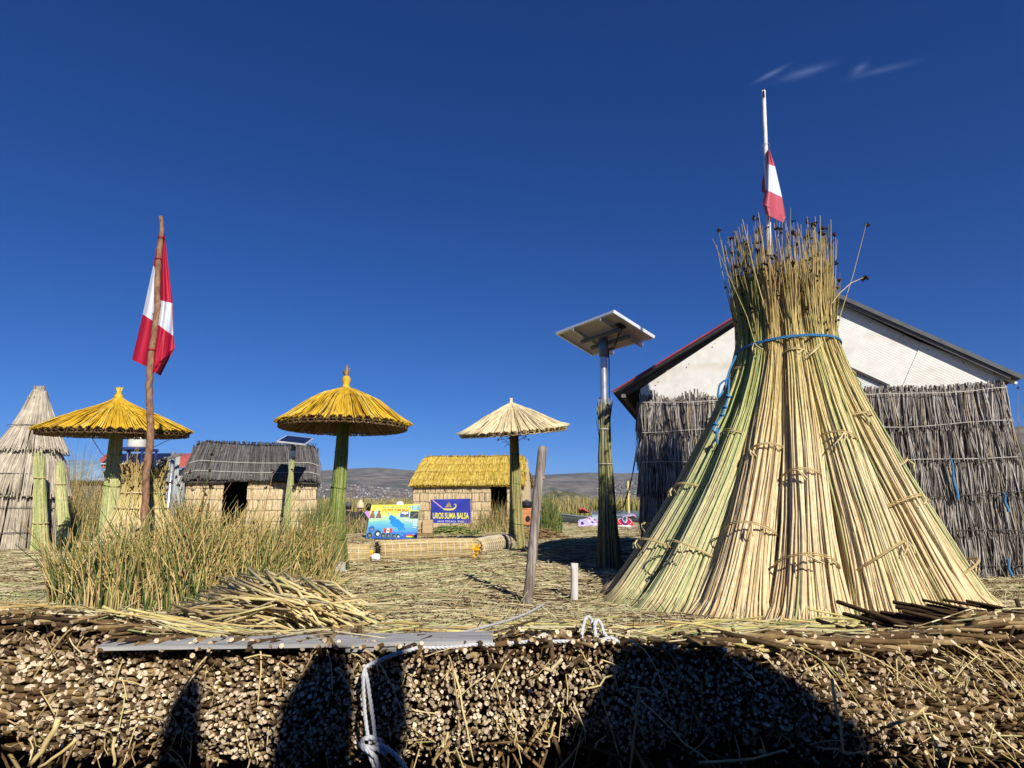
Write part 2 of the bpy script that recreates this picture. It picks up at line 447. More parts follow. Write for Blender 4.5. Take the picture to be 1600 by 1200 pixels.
# ---- hills on the far shore
from mathutils import noise as mnoise
RX = np.array([-900, 0, 250, 420, 500, 545, 590, 640, 700, 760, 860, 920, 960, 1010, 1100, 1250, 1400, 1520, 1600, 2100])
RY = np.array([735, 742, 744, 741, 735, 732, 730, 734, 741, 744, 741, 738, 739, 738, 727, 708, 690, 674, 664, 640])
def ridge_h(az, rad):
    px = 800 + FOC * np.tan(az) * 1.0
    py = np.interp(px, RX, RY)
    el = np.arctan((600 - py) / FOC) + PITCH
    return np.tan(el) * rad
az = np.linspace(R(-56), R(56), 420)
rr = np.concatenate([np.linspace(1000, 1900, 14)[:-1], np.linspace(1900, 4300, 46), np.linspace(4380, 5600, 8)])
AZ, RRr = np.meshgrid(az, rr)
Xh, Yh = RRr * np.sin(AZ), RRr * np.cos(AZ)
nz = np.zeros_like(Xh)
for i in range(Xh.shape[0]):
    for j in range(Xh.shape[1]):
        p = Vector((Xh[i, j] / 520., Yh[i, j] / 520., 3.))
        nz[i, j] = mnoise.fractal(p, 1.0, 2.1, 5)
PXH = 800 + FOC * np.tan(AZ); kr = np.clip((PXH - 1030) / 250, 0, 1)
R1 = 4200 - 2150 * kr; R0 = 2000 - 950 * kr
t = np.clip((RRr - R0) / (R1 - R0), 0, 1)
Hh = ridge_h(AZ, RRr * np.cos(AZ)) * np.where(RRr <= R1, np.clip(t * .75 + .25 * t * t, 0, 1), R1 / RRr * np.clip(1 - (RRr - R1) / 2600, 0, 1))
Hh = Hh + nz * 34 * np.sin(np.clip(t, 0, 1) * math.pi) - 4 * (t <= 0)
Hh = np.minimum(Hh, 262)
def hillmat():
    m, nt, b = nodes('dry_hillside', .95, .02)
    n = noise(nt, .0022, 8, dist=.4); n2 = noise(nt, .012, 6, stretch=(1, 1, 5)); n3 = noise(nt, .006, 4)
    c = ramp(nt, [(.3, (.085, .08, .065)), (.45, (.15, .13, .10)), (.6, (.20, .17, .13)), (.75, (.27, .225, .165))])
    nt.links.new(n.outputs['Fac'], c.inputs[0])
    col = mixc(nt, 'MULTIPLY', 1., c.outputs[0], mapr(nt, n2.outputs['Fac'], .35, .65, .6, 1.3))
    scr = ramp(nt, [(.56, (0, 0, 0)), (.64, (1, 1, 1))]); nt.links.new(n3.outputs['Fac'], scr.inputs[0])
    col = mixc(nt, 'MIX', scr.outputs[0], col, (.075, .085, .05))
    nt.links.new(col, b.inputs['Base Color']); return m
nx, ny = len(az), len(rr)
i = np.arange(ny - 1)[:, None] * nx + np.arange(nx - 1)[None]
a = Acc(); a.add(np.stack([Xh, Yh, Hh], -1).reshape(-1, 3), [np.stack([i, i + 1, i + nx + 1, i + nx], -1).reshape(-1, 4)], 0, True)
a.build('hills', hillmat(), kind='structure')
def hill_at(az_, r_):
    ja = np.clip(((az_ - az[0]) / (az[1] - az[0])).round().astype(int), 0, nx - 1)
    ir = np.clip(np.searchsorted(rr, r_), 0, ny - 1)
    return Hh[ir, ja]

# ---- a nearer scrubby headland
a = Acc()
gx = np.linspace(-62, 70, 70); gy = np.linspace(-50, 50, 40)
def mound(X, Y):
    z = 21 * np.exp(-((X + 6) / 30) ** 2 - (Y / 28) ** 2) + 12 * np.exp(-((X - 30) / 22) ** 2 - ((Y + 4) / 22) ** 2)
    nzz = np.array([mnoise.fractal(Vector((x / 13., y / 13., 1.)), 1., 2.1, 5) for x, y in zip(X.ravel(), Y.ravel())]).reshape(X.shape)
    return z + nzz * 2.2 * np.clip(z / 8, 0, 1) - 1.5
v, f = heightfield(gx, gy, mound)
hc = at(875, 790, 950.)
a.add(v + np.array([hc[0], 950., 0]), [f], 0, True)
def headmat():
    m, nt, b = nodes('scrubby_headland', .95, .02)
    n = noise(nt, .09, 8)
    c = ramp(nt, [(.38, (.05, .06, .032)), (.5, (.12, .11, .06)), (.62, (.24, .20, .12))]); nt.links.new(n.outputs['Fac'], c.inputs[0])
    nt.links.new(c.outputs[0], b.inputs['Base Color']); return m
a.build('headland_hill', headmat(), kind='structure')

# ---- the town along the far shore: a mass of tiny houses
def townmat():
    m, nt, b = nodes('far_house_walls', .9, .05)
    at_ = nt.nodes.new('ShaderNodeAttribute'); at_.attribute_name = 'rnd'
    c = ramp(nt, [(0, (.15, .12, .10)), (.35, (.21, .165, .13)), (.62, (.25, .23, .21)), (.80, (.34, .33, .32)), (.93, (.60, .60, .60)), (1, (.7, .72, .74))])
    c.color_ramp.interpolation = 'CONSTANT'
    nt.links.new(at_.outputs['Fac'], c.inputs[0]); nt.links.new(c.outputs[0], b.inputs['Base Color']); return m
a = Acc()
for k in range(5200):
    z_ = rng.random()
    if z_ < .55: pxh = rng.uniform(470, 760); rad = 2050 + 1050 * rng.random() ** 1.6
    elif z_ < .9: pxh = rng.uniform(930, 1030); rad = 2050 + 1500 * rng.random() ** 1.3
    else: pxh = rng.uniform(0, 1590); rad = 2050 + 500 * rng.random()
    azh = math.atan((pxh - 800) / FOC)
    hz = float(hill_at(np.array([azh]), np.array([rad]))[0])
    w, d_, h = rng.uniform(3.5, 8), rng.uniform(4, 8), rng.uniform(2.5, 6)
    if rng.random() < .04: w, h = w * 2, h * 1.7
    a.box((rad * math.sin(azh), rad * math.cos(azh), hz + h * .25), (w, d_, h), 0, Matrix.Rotation(rng.random() * 1.5, 3, 'Z'), rng.random())
a.build('far_town', townmat(), kind='stuff')

# ---- belt of tall reeds across the water
a = Acc()
N = 26000
yb = 135 + 190 * rng.random(N) ** 1.5
xb = rng.uniform(-1.05, 1.05, N) * yb
edge = 12 * np.sin(xb * .03) + 6 * np.sin(xb * .11 + 1)
yb = yb + edge + 22
h = rng.uniform(1.5, 3.1, N) * (1 + .12 * np.sin(xb * .05)) + .38
w = rng.uniform(.08, .2, N)
lean = rng.normal(0, .16, (N, 2))
b0 = np.stack([xb, yb, np.full(N, -.42)], -1)
mid = b0 + np.stack([lean[:, 0] * h * .3, lean[:, 1] * h * .3, h * .6], -1)
tip = b0 + np.stack([lean[:, 0] * h, lean[:, 1] * h, h], -1)
a.tubes(np.stack([b0, mid, tip], 1), np.stack([w, w * .8, w * .15], 1), 3)
M_far = reedmat('far_reed_belt', [(0, (.20, .19, .06)), (.4, (.38, .31, .12)), (.8, (.50, .40, .17)), (1, (.56, .44, .20))],
                along=[(0, (.55, .62, .4)), (.45, (.8, .85, .6)), (.8, (1, 1, 1))], scale=.6)
a.build('far_reed_belt', M_far, kind='stuff')

# ================================================================== THE CUT REED BANK
BY = 2.5
def crest(x):           # height of the bank's upper edge
    return .362 + .075 * sm((-x - 1.25) / .5) + .08 * sm((x - 1.2) / 1.0) + .012 * np.sin(7 * x) + .008 * np.sin(17 * x + 1) + .009 * np.sin(3.1 * x + .7) + .006 * np.sin(31 * x)
def face_bottom(x):
    return .045 + .03 * np.sin(2.3 * x + .5) + .015 * np.sin(9 * x)
a = Acc()               # the dark body of the bank behind the cut ends
xs = np.linspace(-5, 5.4, 150)
tt = [(2.74, 0, 1), (2.60, .0, 1), (2.575, .12, 1), (2.57, .45, 1), (2.60, .85, 1), (2.68, 1.0, 1), (2.78, 1.25, 1), (2.9, 2.6, 1)]
V = []
for (yy, f, _) in tt:
    top = crest(xs) - .03; bot = face_bottom(xs)
    V.append(np.stack([xs, np.full_like(xs, yy), top * (1 - f) + bot * f - (.05 if f > .9 else 0)], -1))
V = np.array(V); i = np.arange(len(tt) - 1)[:, None] * len(xs) + np.arange(len(xs) - 1)[None]
a.add(V.reshape(-1, 3), [np.stack([i, i + len(xs), i + len(xs) + 1, i + 1], -1).reshape(-1, 4)], 0, True)
bank = a.build('reed_bank', plain('dark_reed_core', (.06, .036, .016), .95, .05, var=.5, scale=30), kind='structure')

def butts(x, z, y0, L, r, fan, droop, jit):
    """cut reeds whose sawn ends face the water"""
    N = len(x)
    d = np.stack([fan + rng.normal(0, jit, N), -np.ones(N), -droop + rng.normal(0, jit * .8, N)], -1)
    d /= np.linalg.norm(d, axis=1, keepdims=True)
    end = np.stack([x, y0, z], -1)
    P = np.stack([end - d * L[:, None], end - d * (L * .5)[:, None] + rng.normal(0, .004, (N, 3)), end], 1)
    rad = np.stack([r * .9, r * 1.0, r], 1)
    skew = rng.normal(0, .75, (N, 3)) + np.stack([-.25 * fan, np.zeros(N), np.full(N, .25)], -1)
    return P, rad, skew
pit = .0138
gxx, gzz = np.meshgrid(np.arange(-3.25, 4.0, pit), np.arange(-.02, .62, pit * .86))
gxx = gxx + (np.arange(gxx.shape[0]) % 2)[:, None] * pit * .5
X, Z = gxx.ravel() + rng.normal(0, .006, gxx.size), gzz.ravel() + rng.normal(0, .0055, gxx.size)
wob = .02 * np.sin(3.7 * X + 1) + .014 * np.sin(11 * X + 4 * Z)
# the left end of the bank is an older, lower layer that juts out
keep = (Z < crest(X) + rng.normal(0, .008, X.size)) & (Z > face_bottom(X) - .02 + rng.normal(0, .03, X.size)) & (rng.random(X.size) < .95 - .34 * sm((np.abs(X + .1) - .75) / 1.2))
X, Z, wob = X[keep], Z[keep], wob[keep]
hole = np.zeros(X.size)
for q in range(26):                               # gaps and clumps
    cx, cz = rng.uniform(-3, 3.6), rng.uniform(.05, .45)
    hole += .07 * np.exp(-((X - cx) / rng.uniform(.03, .12)) ** 2 - ((Z - cz) / rng.uniform(.02, .05)) ** 2)
f = np.clip((crest(X) - Z) / (crest(X) - face_bottom(X) + 1e-6), 0, 1)
y0 = BY + .05 * (1 - f) ** 2.5 - .035 * np.sin(f * 3.1) + .05 * np.clip(f - .8, 0, 1) * 3 + rng.normal(0, .0075, X.size) + wob + hole * .7
fan = np.interp(X, [-3.2, -1.6, -.6, .3, .9, 1.7, 2.6, 4], [-.28, -.18, .02, .0, .12, .55, 1.0, 1.2]) + .12 * np.sin(5 * X + 9 * Z)
droop = np.interp(X, [-3, -.8, .8, 1.8], [-.26, -.32, -.30, -.14]) + .12 * (1 - f)
rad = rng.uniform(.0044, .0082, X.size) * (1 + .38 * sm((np.abs(X + .1) - .75) / 1.2))
L = rng.uniform(.16, .30, X.size) * (1 + .8 * (X > 1.0) * (1 - f))
P, RD, SK = butts(X, Z, y0, L, rad, fan, droop, .11)
score = rad / np.linalg.norm(P[:, -1] - np.array([0, 0, CAM_Z]), axis=1) - .012 * hole + .0008 * rng.random(len(X))
inview = np.abs(P[:, -1, 0] / P[:, -1, 1]) < .8
score[~inview] = -1
order = np.argsort(-score)
top, rest = order[:290], order[290:]
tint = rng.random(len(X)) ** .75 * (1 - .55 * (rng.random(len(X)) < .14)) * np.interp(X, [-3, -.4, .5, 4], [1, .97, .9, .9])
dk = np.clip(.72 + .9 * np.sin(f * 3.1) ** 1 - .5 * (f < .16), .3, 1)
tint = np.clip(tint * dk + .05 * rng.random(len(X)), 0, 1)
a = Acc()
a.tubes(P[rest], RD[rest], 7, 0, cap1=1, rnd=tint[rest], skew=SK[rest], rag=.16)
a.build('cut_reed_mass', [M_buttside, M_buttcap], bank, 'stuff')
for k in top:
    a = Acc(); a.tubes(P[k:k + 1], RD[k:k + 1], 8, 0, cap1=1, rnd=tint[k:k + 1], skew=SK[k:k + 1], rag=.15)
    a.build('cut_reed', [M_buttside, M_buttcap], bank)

# upper layer: long reeds lying on the shoulder of the bank, their ends poking out over the face
a = Acc()
N = 2600
x = rng.uniform(-3.3, 4.2, N)
fanx = np.interp(x, [-3.2, -1.2, .2, .9, 1.7, 4], [-.5, -.2, .25, .5, 1.2, 1.6]) + rng.normal(0, .35, N)
d = np.stack([fanx, -np.ones(N), rng.normal(-.02, .07, N)], -1); d /= np.linalg.norm(d, axis=1, keepdims=True)
ye = BY + rng.uniform(-.03, .55, N)
L = rng.uniform(.25, .8, N)
ok = ~((x > -1.2) & (x < .0) & (ye > 2.56) & (rng.random(N) < .93))
x, ye, L, d = x[ok], ye[ok], L[ok], d[ok]; N = len(x)
def on_ground(x, y): return np.maximum(ground(x, y), np.where(y < 2.75, crest(x) - .01, -9))
pts = []
for q in (1, .5, 0):
    px_, py_ = x - d[:, 0] * L * q, ye - d[:, 1] * L * q
    pts.append(np.stack([px_, py_, on_ground(px_, py_) + .008 + .03 * rng.random(N) * (1 - .4 * q) + .012 * rng.random(N)], -1))
P2 = np.stack(pts, 1)
r = rng.uniform(.005, .010, N)
a.tubes(P2, np.stack([r * .8, r, r], 1), 6, 0, cap1=1, rnd=np.clip(rng.random(N) ** 1.3 + .25 * (x > .9), 0, 1), skew=rng.normal(0, .5, (N, 3)))
# loose broken ends hanging below the face and stubs sticking up
N = 700
x = rng.uniform(-3.2, 3.9, N); z = face_bottom(x) - rng.uniform(-.06, .16, N)
d = np.stack([rng.normal(.1, .6, N), rng.normal(-.5, .35, N), rng.normal(-.45, .5, N)], -1); d /= np.linalg.norm(d, axis=1, keepdims=True)
L = rng.uniform(.08, .30, N)
s0 = np.stack([x, BY + .1 + rng.uniform(-.06, .08, N), z], -1)
a.tubes(np.stack([s0, s0 + d * (L * .5)[:, None] + rng.normal(0, .008, (N, 3)), s0 + d * L[:, None]], 1), rng.uniform(.003, .008, N), 5, 0, cap1=1, rnd=rng.random(N))
N = 330
x = rng.uniform(-3., 3.8, N); y = BY + rng.uniform(.0, .3, N)
x = np.where((x > -1.5) & (x < -.05) & (y > 2.55) & (rng.random(N) < .8), x + 2.2, x)
d = np.stack([rng.normal(0, .5, N), rng.normal(-.4, .5, N), np.abs(rng.normal(.4, .35, N))], -1); d /= np.linalg.norm(d, axis=1, keepdims=True)
s0 = np.stack([x, y, on_ground(x, y) - .03], -1); L = rng.uniform(.05, .12, N)
a.tubes(np.stack([s0, s0 + d * L[:, None]], 1), rng.uniform(.005, .010, N), 6, 0, cap1=1, rnd=rng.random(N) * .8)
a.build('loose_reed_ends', [M_buttside, M_buttcap], bank, 'stuff')

# long single stems dangling in front of the face
def stem(name, p, q, r, rnd, sag=.02, par=bank, mat=None):
    p, q = np.array(p, float), np.array(q, float)
    t = np.linspace(0, 1, 6)[:, None]
    P = p + (q - p) * t + np.array([0, 0, -sag]) * np.sin(t * math.pi) + rng.normal(0, .003, (6, 3))
    a = Acc(); a.tubes(P[None], np.linspace(r, r * .8, 6)[None], 6, 0, cap0=1, cap1=1, rnd=[rnd])
    return a.build(name, [mat or M_straw, M_buttcap], par)
for (x0, y0_, x1, y1_, dpt, r) in ((95, 1122, 45, 1198, 2.36, .010), (120, 1155, 60, 1200, 2.33, .006), (712, 1050, 740, 1190, 2.40, .004), (704, 1155, 676, 1192, 2.40, .007),
                                   (998, 1078, 985, 1200, 2.38, .006), (1000, 1092, 1120, 1200, 2.36, .003), (1300, 1060, 1318, 1180, 2.34, .005), (1440, 1110, 1480, 1195, 2.36, .004),
                                   (1388, 1134, 1445, 1106, 2.36, .006), (1090, 1190, 1230, 1172, 2.34, .005), (868, 1128, 850, 1170, 2.4, .005), (958, 1056, 905, 1078, 2.40, .004), (852, 1046, 876, 1030, 2.36, .008),
                                   (1540, 1130, 1600, 1178, 2.36, .004), (1275, 1165, 1352, 1176, 2.36, .004), (180, 1150, 178, 1195, 2.36, .006), (700, 1145, 690, 1168, 2.38, .006)):
    stem('reed_stem', at(x0, y0_, dpt), at(x1, y1_, dpt - .02), r, rng.random(), .01)

# ================================================================== FALLEN REEDS OVER THE GROUND
def litter(N, ymin, ymax, lmin, lmax, rmin, rmax, lift, trans=.42, xlim=1.05, K=3, sides=3, mat=M_litter, name='fallen_reeds'):
    u = rng.random(N); y = ymin * (ymax / ymin) ** u
    x = rng.uniform(-xlim, xlim, N) * (y + .5)
    ang = np.where(rng.random(N) < trans, rng.normal(0, .38, N), rng.uniform(-1.57, 1.57, N))
    L = rng.uniform(lmin, lmax, N) * np.clip(y / 6, .8, 1.3)
    d = np.stack([np.cos(ang), np.sin(ang)], -1)
    bend = rng.normal(0, .12, N)
    pts = []
    tilt = rng.normal(0, .05, N); l0 = rng.random(N) ** 1.6 * lift
    for q in np.linspace(-.5, .5, K):
        px_, py_ = x + d[:, 0] * L * q - d[:, 1] * bend * L * (q * q), y + d[:, 1] * L * q + d[:, 0] * bend * L * (q * q)
        py_ = np.maximum(py_, 2.55)
        pts.append(np.stack([px_, py_, on_ground(px_, py_) + .004 + l0 + tilt * L * q], -1))
    P = np.stack(pts, 1)
    r = rng.uniform(rmin, rmax, N) * np.clip(y / 6, .85, 1.45)
    rn = np.clip(rng.random(N) * .8 + .1 + .14 * np.sin(x * 1.3 + y * .7) * np.cos(y * 1.1 - x * .5) + .10 * np.sin(x * 3.1 - y * 2.3), 0, 1)
    a = Acc(); a.tubes(P, r, sides, rnd=rn)
    return a.build(name, mat, kind='stuff')
litter(17000, 2.7, 5.6, .25, .8, .0030, .0062, .045)
litter(64000, 5.0, 32, .18, .62, .0030, .0060, .055, name='fallen_reeds')
# short broken straws standing out of the litter
N = 12000; u = rng.random(N); y = 4.3 * (26 / 4.3) ** u; x = rng.uniform(-1.05, 1.05, N) * (y + .5); el = np.abs(rng.normal(.35, .3, N)); t = rng.uniform(0, 6.283, N); L = rng.uniform(.06, .26, N)
S = np.stack([x, y, ground(x, y)], -1); D = np.stack([np.cos(t) * np.cos(el), np.sin(t) * np.cos(el), np.sin(el)], -1) * L[:, None]
a = Acc(); a.tubes(np.stack([S, S + D * .55 + np.array([0, 0, .008]), S + D], 1), rng.uniform(.002, .0045, N), 3, rnd=rng.random(N)); a.build('straw_stubble', M_litter, kind='stuff')
# longer fresh green-yellow stems near the edge
litter(420, 2.75, 4.6, .8, 1.7, .0045, .0085, .06, trans=.9, K=6, sides=6, name='long_fallen_reeds', mat=reedmat('fresh_fallen_reed', [(0, (.28, .17, .06)), (.3, (.52, .38, .15)), (.65, (.58, .50, .19)), (1, (.42, .46, .14))]))

# ================================================================== HEAP OF CUT STALKS
h0 = at(430, 965, 4.3)
heap = thing('reed_stalk_heap', (h0[0], h0[1], gnd(h0[0], h0[1])), 'sloping heap of loose cut tan reed stalks in front of the standing reeds', 'reed heap')
for k in range(280):
    u = rng.random(); lvl = rng.random() ** .6
    Y = rng.uniform(4.35, 4.95)
    s_ = at(np.interp(u, [0, .5, 1], [262, 395, 500]) + rng.normal(0, 12), np.interp(u, [0, .45, 1], [952, 890, 912]) + (1 - lvl) * 55 + rng.normal(0, 7), Y)
    e = at(np.interp(u, [0, 1], [425, 572]) + rng.normal(0, 24), np.interp(u, [0, 1], [978, 984]) - 46 * rng.random() ** 1.6, Y - rng.uniform(.15, .55))
    e = s_ + (e - s_) * rng.uniform(.75, 1.12)
    for Q in (s_, e): Q[2] = max(Q[2], gnd(Q[0], Q[1]) + .012 + .02 * rng.random())
    m_ = (s_ + e) / 2 + np.array([0, 0, .03 * rng.normal()])
    m_[2] = max(m_[2], gnd(m_[0], m_[1]) + .012)
    r = rng.uniform(.006, .0115)
    a = Acc(); a.tubes(np.array([s_, m_, e])[None], np.array([[r, r, r * .7]]), 7, 0, cap0=1, cap1=1, rnd=[rng.random()])
    a.build('cut_stalk', [M_straw, M_buttcap], heap)
a = Acc()                                          # litter that fills the inside of the heap
N = 900
u = rng.random(N)
Y = rng.uniform(4.2, 5.0, N)
S = np.array([at(np.interp(q, [0, .5, 1], [290, 400, 500]) + rng.normal(0, 18), np.interp(q, [0, .45, 1], [962, 915, 935]) + rng.uniform(0, 50), y_) for q, y_ in zip(u, Y)])
ang = np.interp(u, [0, .5, 1], [.12, .38, .62]) + rng.normal(0, .25, N); L = rng.uniform(.3, .8, N)
D = np.stack([np.cos(ang), rng.normal(-.3, .2, N), -np.sin(ang)], -1); D /= np.linalg.norm(D, axis=1, keepdims=True)
E = S + D * L[:, None]
for Q in (S, E): Q[:, 2] = np.maximum(Q[:, 2], ground(Q[:, 0], Q[:, 1]) + .01)
a.tubes(np.stack([S, E], 1), rng.uniform(.004, .009, N), 4, rnd=rng.random(N) * .8)
a.build('heap_filling', M_litter, heap, 'stuff')

# ================================================================== STANDING REEDS
def blades(N, cx, cy, rx, ry, hmin, hmax, r0=.006, lean=.16, K=4, zfn=ground, tall=.05, heads=0, sides=3, folds=0.):
    a = Acc()
    t, q = rng.random(N) * 6.283, np.sqrt(rng.random(N))
    x, y = cx + rx * q * np.cos(t), cy + ry * q * np.sin(t)
    h = rng.uniform(hmin, hmax, N) * (1.08 - .35 * q ** 2) * (1 + .22 * np.sin(x * 4.1 + 1) * np.sin(y * 3.3) + .12 * np.sin(x * 9.7 + y * 5))
    tl = rng.random(N) < tall; h[tl] *= rng.uniform(1.15, 1.5, tl.sum())
    l = rng.normal(0, lean, (N, 2)) + np.stack([np.cos(t), np.sin(t)], -1) * lean * .6 * q[:, None]
    b0 = np.stack([x, y, zfn(x, y) - .02], -1)
    pts = [b0]
    crv = rng.random(N) * 1.2 + .3
    for s_ in np.linspace(0, 1, K)[1:]:
        pts.append(b0 + np.stack([l[:, 0] * h * s_ ** (1 + crv), l[:, 1] * h * s_ ** (1 + crv), h * s_ * (1 - .12 * np.abs(l).sum(1) * s_)], -1))
    P = np.stack(pts, 1)
    if folds:                                   # broken stems that hang over
        fo = np.where(rng.random(N) < folds)[0]; t2 = rng.random(len(fo)) * 6.283
        P[fo, -1] = P[fo, -2] + np.stack([np.cos(t2) * .28, np.sin(t2) * .28, rng.uniform(-.22, .05, len(fo))], -1) * h[fo][:, None]
    r = rng.uniform(.6, 1.25, N) * r0
    a.tubes(P, np.stack([r * (1 - .75 * s_) for s_ in np.linspace(0, 1, K)], 1), sides, 0)
    if heads:
        for k in np.argsort(-h)[:heads]:
            seedhead(a, P[k, -1], .014, 1)
    return a
def seedhead(a, p, r, m):
    for q in range(4):
        c = np.array(p) + rng.normal(0, r * .6, 3)
        V = np.array([(1, 0, 0), (-1, 0, 0), (0, 1, 0), (0, -1, 0), (0, 0, 1), (0, 0, -1)]) * rng.uniform(.6, 1.1, (6, 1)) * r + c
        a.add(V, [[0, 2, 4], [2, 1, 4], [1, 3, 4], [3, 0, 4], [2, 0, 5], [1, 2, 5], [3, 1, 5], [0, 3, 5]], m, False, rng.random())
def clump(name, label, cat, a, loc, mat, group=None):
    root = thing(name, loc, label, cat, group)
    a.build('blades', [mat, M_seed], root, 'stuff')
    return root
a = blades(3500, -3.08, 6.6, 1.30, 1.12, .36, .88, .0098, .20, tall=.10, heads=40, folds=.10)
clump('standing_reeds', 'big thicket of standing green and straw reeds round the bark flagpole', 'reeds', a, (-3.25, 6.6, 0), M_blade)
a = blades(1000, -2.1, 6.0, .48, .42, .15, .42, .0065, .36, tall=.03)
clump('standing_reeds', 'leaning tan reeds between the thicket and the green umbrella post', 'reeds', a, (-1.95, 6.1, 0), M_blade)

# ================================================================== GABLE HUT ON THE RIGHT
HL, HR = np.array([1.80, 8.85, 0.]), np.array([5.93, 7.62, 0.])
hu = (HR - HL) / np.linalg.norm(HR - HL); hn = np.array([hu[1], -hu[0], 0.])      # along the front wall; towards the camera
HLEN = np.linalg.norm(HR - HL)
hut = thing('gable_hut', tuple((HL + HR) / 2), 'large grey reed-walled hut with white corrugated gable and metal roof behind the tall stook', 'hut')
def hp(s, z, out=0.):                    # a point on the front wall: s along it, z up, out = towards the camera
    return HL + hu * s + np.array([0, 0, z]) + hn * out
def hpx(px, py, out=0.):
    return onplane(px, py, HL + hn * out, hn)
# --- dark backing walls
a = Acc()
g0, g1, gap = hpx(1003, 622), hpx(1570, 602), hpx(1249, 441)
DEP = 4.2
bk = -hn * DEP
a.poly([hp(.03, 0, -.06), hp(HLEN - .03, 0, -.06), hp(HLEN - .03, 2.28, -.06), hp(.03, 2.28, -.06)], 0, .03)
a.poly([hp(.03, 0, -.09) , hp(.03, 2.28, -.09), hp(.03, 2.28, -.09) + bk, hp(.03, 0, -.09) + bk], 0, .03)
a.poly([hp(HLEN - .03, 0, -.09) + bk, hp(HLEN - .03, 2.28, -.09) + bk, hp(HLEN - .03, 2.28, -.09), hp(HLEN - .03, 0, -.09)], 0, .03)
a.poly([hp(HLEN, 0, -.12) + bk, hp(0, 0, -.12) + bk, hp(0, 2.3, -.12) + bk, hp(HLEN, 2.3, -.12) + bk], 0, .03)
a.build('wall', plain('hut_backing', (.055, .045, .035), .9, .05, var=.3), hut)
# --- courses of hanging reeds, each tied along its top with a string
zs = [2.30, 1.90, 1.48, 1.06, .64, .24]
def course(z0, z1, smin, smax, per, sag, thick=.05, pfn=hp, tintlo=0., L=HLEN):
    a = Acc(); N = int((smax - smin) * per)
    s = np.sort(rng.uniform(smin, smax, N)); out = rng.random(N) * thick
    zt = z0 + sag(s) + rng.normal(.0, .012, N); ln = (z0 - z1) + rng.normal(.05, .05, N)
    tw = rng.normal(0, .028, N) + .035 * np.sin(s * 9 + z0 * 7) * np.sin(s * 3.1)
    fl = .02 + .05 * rng.random(N)
    pts = []
    for q in (0, .5, 1):
        pts.append(np.array([pfn(s_ + t_ * q + .012 * math.sin(9 * q + s_ * 50), z_ - l_ * q, o_ + f_ * q) for s_, t_, z_, l_, o_, f_ in zip(s, tw, zt, ln, out, fl)]))
    r = rng.uniform(.0045, .010, N)
    strand = np.clip(rng.random(N) * .75 + .25 * (np.sin(s * 23 + z0 * 5) > .3) * rng.random(N), tintlo, 1)
    a.tubes(np.stack(pts, 1), np.stack([r * .8, r, r * .55], 1), 4, 0, rnd=strand)
    return a
def hsag(z0): return lambda s: -.03 * np.sin(np.clip((s - 2.4) / 1.8, 0, 1) * math.pi) * (z0 > .5) + .012 * np.sin(s * 4 + z0 * 9)
for k, z0 in enumerate(zs):
    z1 = zs[k + 1] if k + 1 < len(zs) else -.06
    bulge = .0 + .035 * k / 5
    pf = lambda s, z, o, b=bulge: hp(s + (b * 2.2 if s > HLEN - .5 else 0) * (s - HLEN + .5) * 2, z, o + b)
    a = course(z0, z1, .0, HLEN + .02, 430, hsag(z0), pfn=pf)
    if k == 0:
        # ragged upper fringe above the first string
        N = 620; s = rng.uniform(0, HLEN, N)
        hgt = np.where(s < 1.35, rng.uniform(.03, .12, N) * (1 + .5 * np.sin(s * 11)), rng.uniform(.05, .10, N))
        tp = np.array([hp(s_ + rng.normal(0, .012), z_, .02 + rng.random() * .05) for s_, z_ in zip(s, 2.29 + hsag(2.3)(s) + hgt)])
        bt = np.array([hp(s_, z_, .03) for s_, z_ in zip(s, 2.27 + hsag(2.3)(s))])
        a.tubes(np.stack([bt, tp], 1), rng.uniform(.006, .012, N), 4, 0, cap1=0, rnd=rng.random(N) * .55)
    c = a.build('reed_course', M_grey, hut, 'stuff')
    ss = np.linspace(0, HLEN + .02, 60)
    P = np.array([hp(s_, z0 + hsag(z0)(s_) - .025, .095 + bulge + .008 * math.sin(s_ * 17)) for s_ in ss])
    b = Acc(); b.tubes(P[None], .0045, 5); b.build('string', M_string if k < 3 else M_dstring, c)
for (p0, p1) in (((1485, 716), (1496, 780)), ((1568, 770), (1575, 800)), ((1573, 872), (1582, 905))):
    P = np.array([hpx(p0[0] + (p1[0] - p0[0]) * q + 1.5 * math.sin(q * 9), p0[1] + (p1[1] - p0[1]) * q, .16) for q in np.linspace(0, 1, 7)])
    b = Acc(); b.tubes(P[None], np.linspace(.012, .018, 7)[None], 5); b.build('blue_twine', M_brope, hut)
# side courses round the left and right corners (seen from a step aside)
for sgn in (0, 1):
    for k, z0 in enumerate(zs):
        z1 = zs[k + 1] if k + 1 < len(zs) else -.06
        base = hp(0 if sgn == 0 else HLEN, 0)
        nn = -hu if sgn == 0 else hu
        pf = lambda s, z, o: base - hn * s + nn * o + np.array([0, 0, z])
        a = course(z0, z1, 0, DEP, 90, lambda s: .01 * np.sin(s * 4), pfn=pf)
        a.build('reed_course', M_grey, hut, 'stuff')
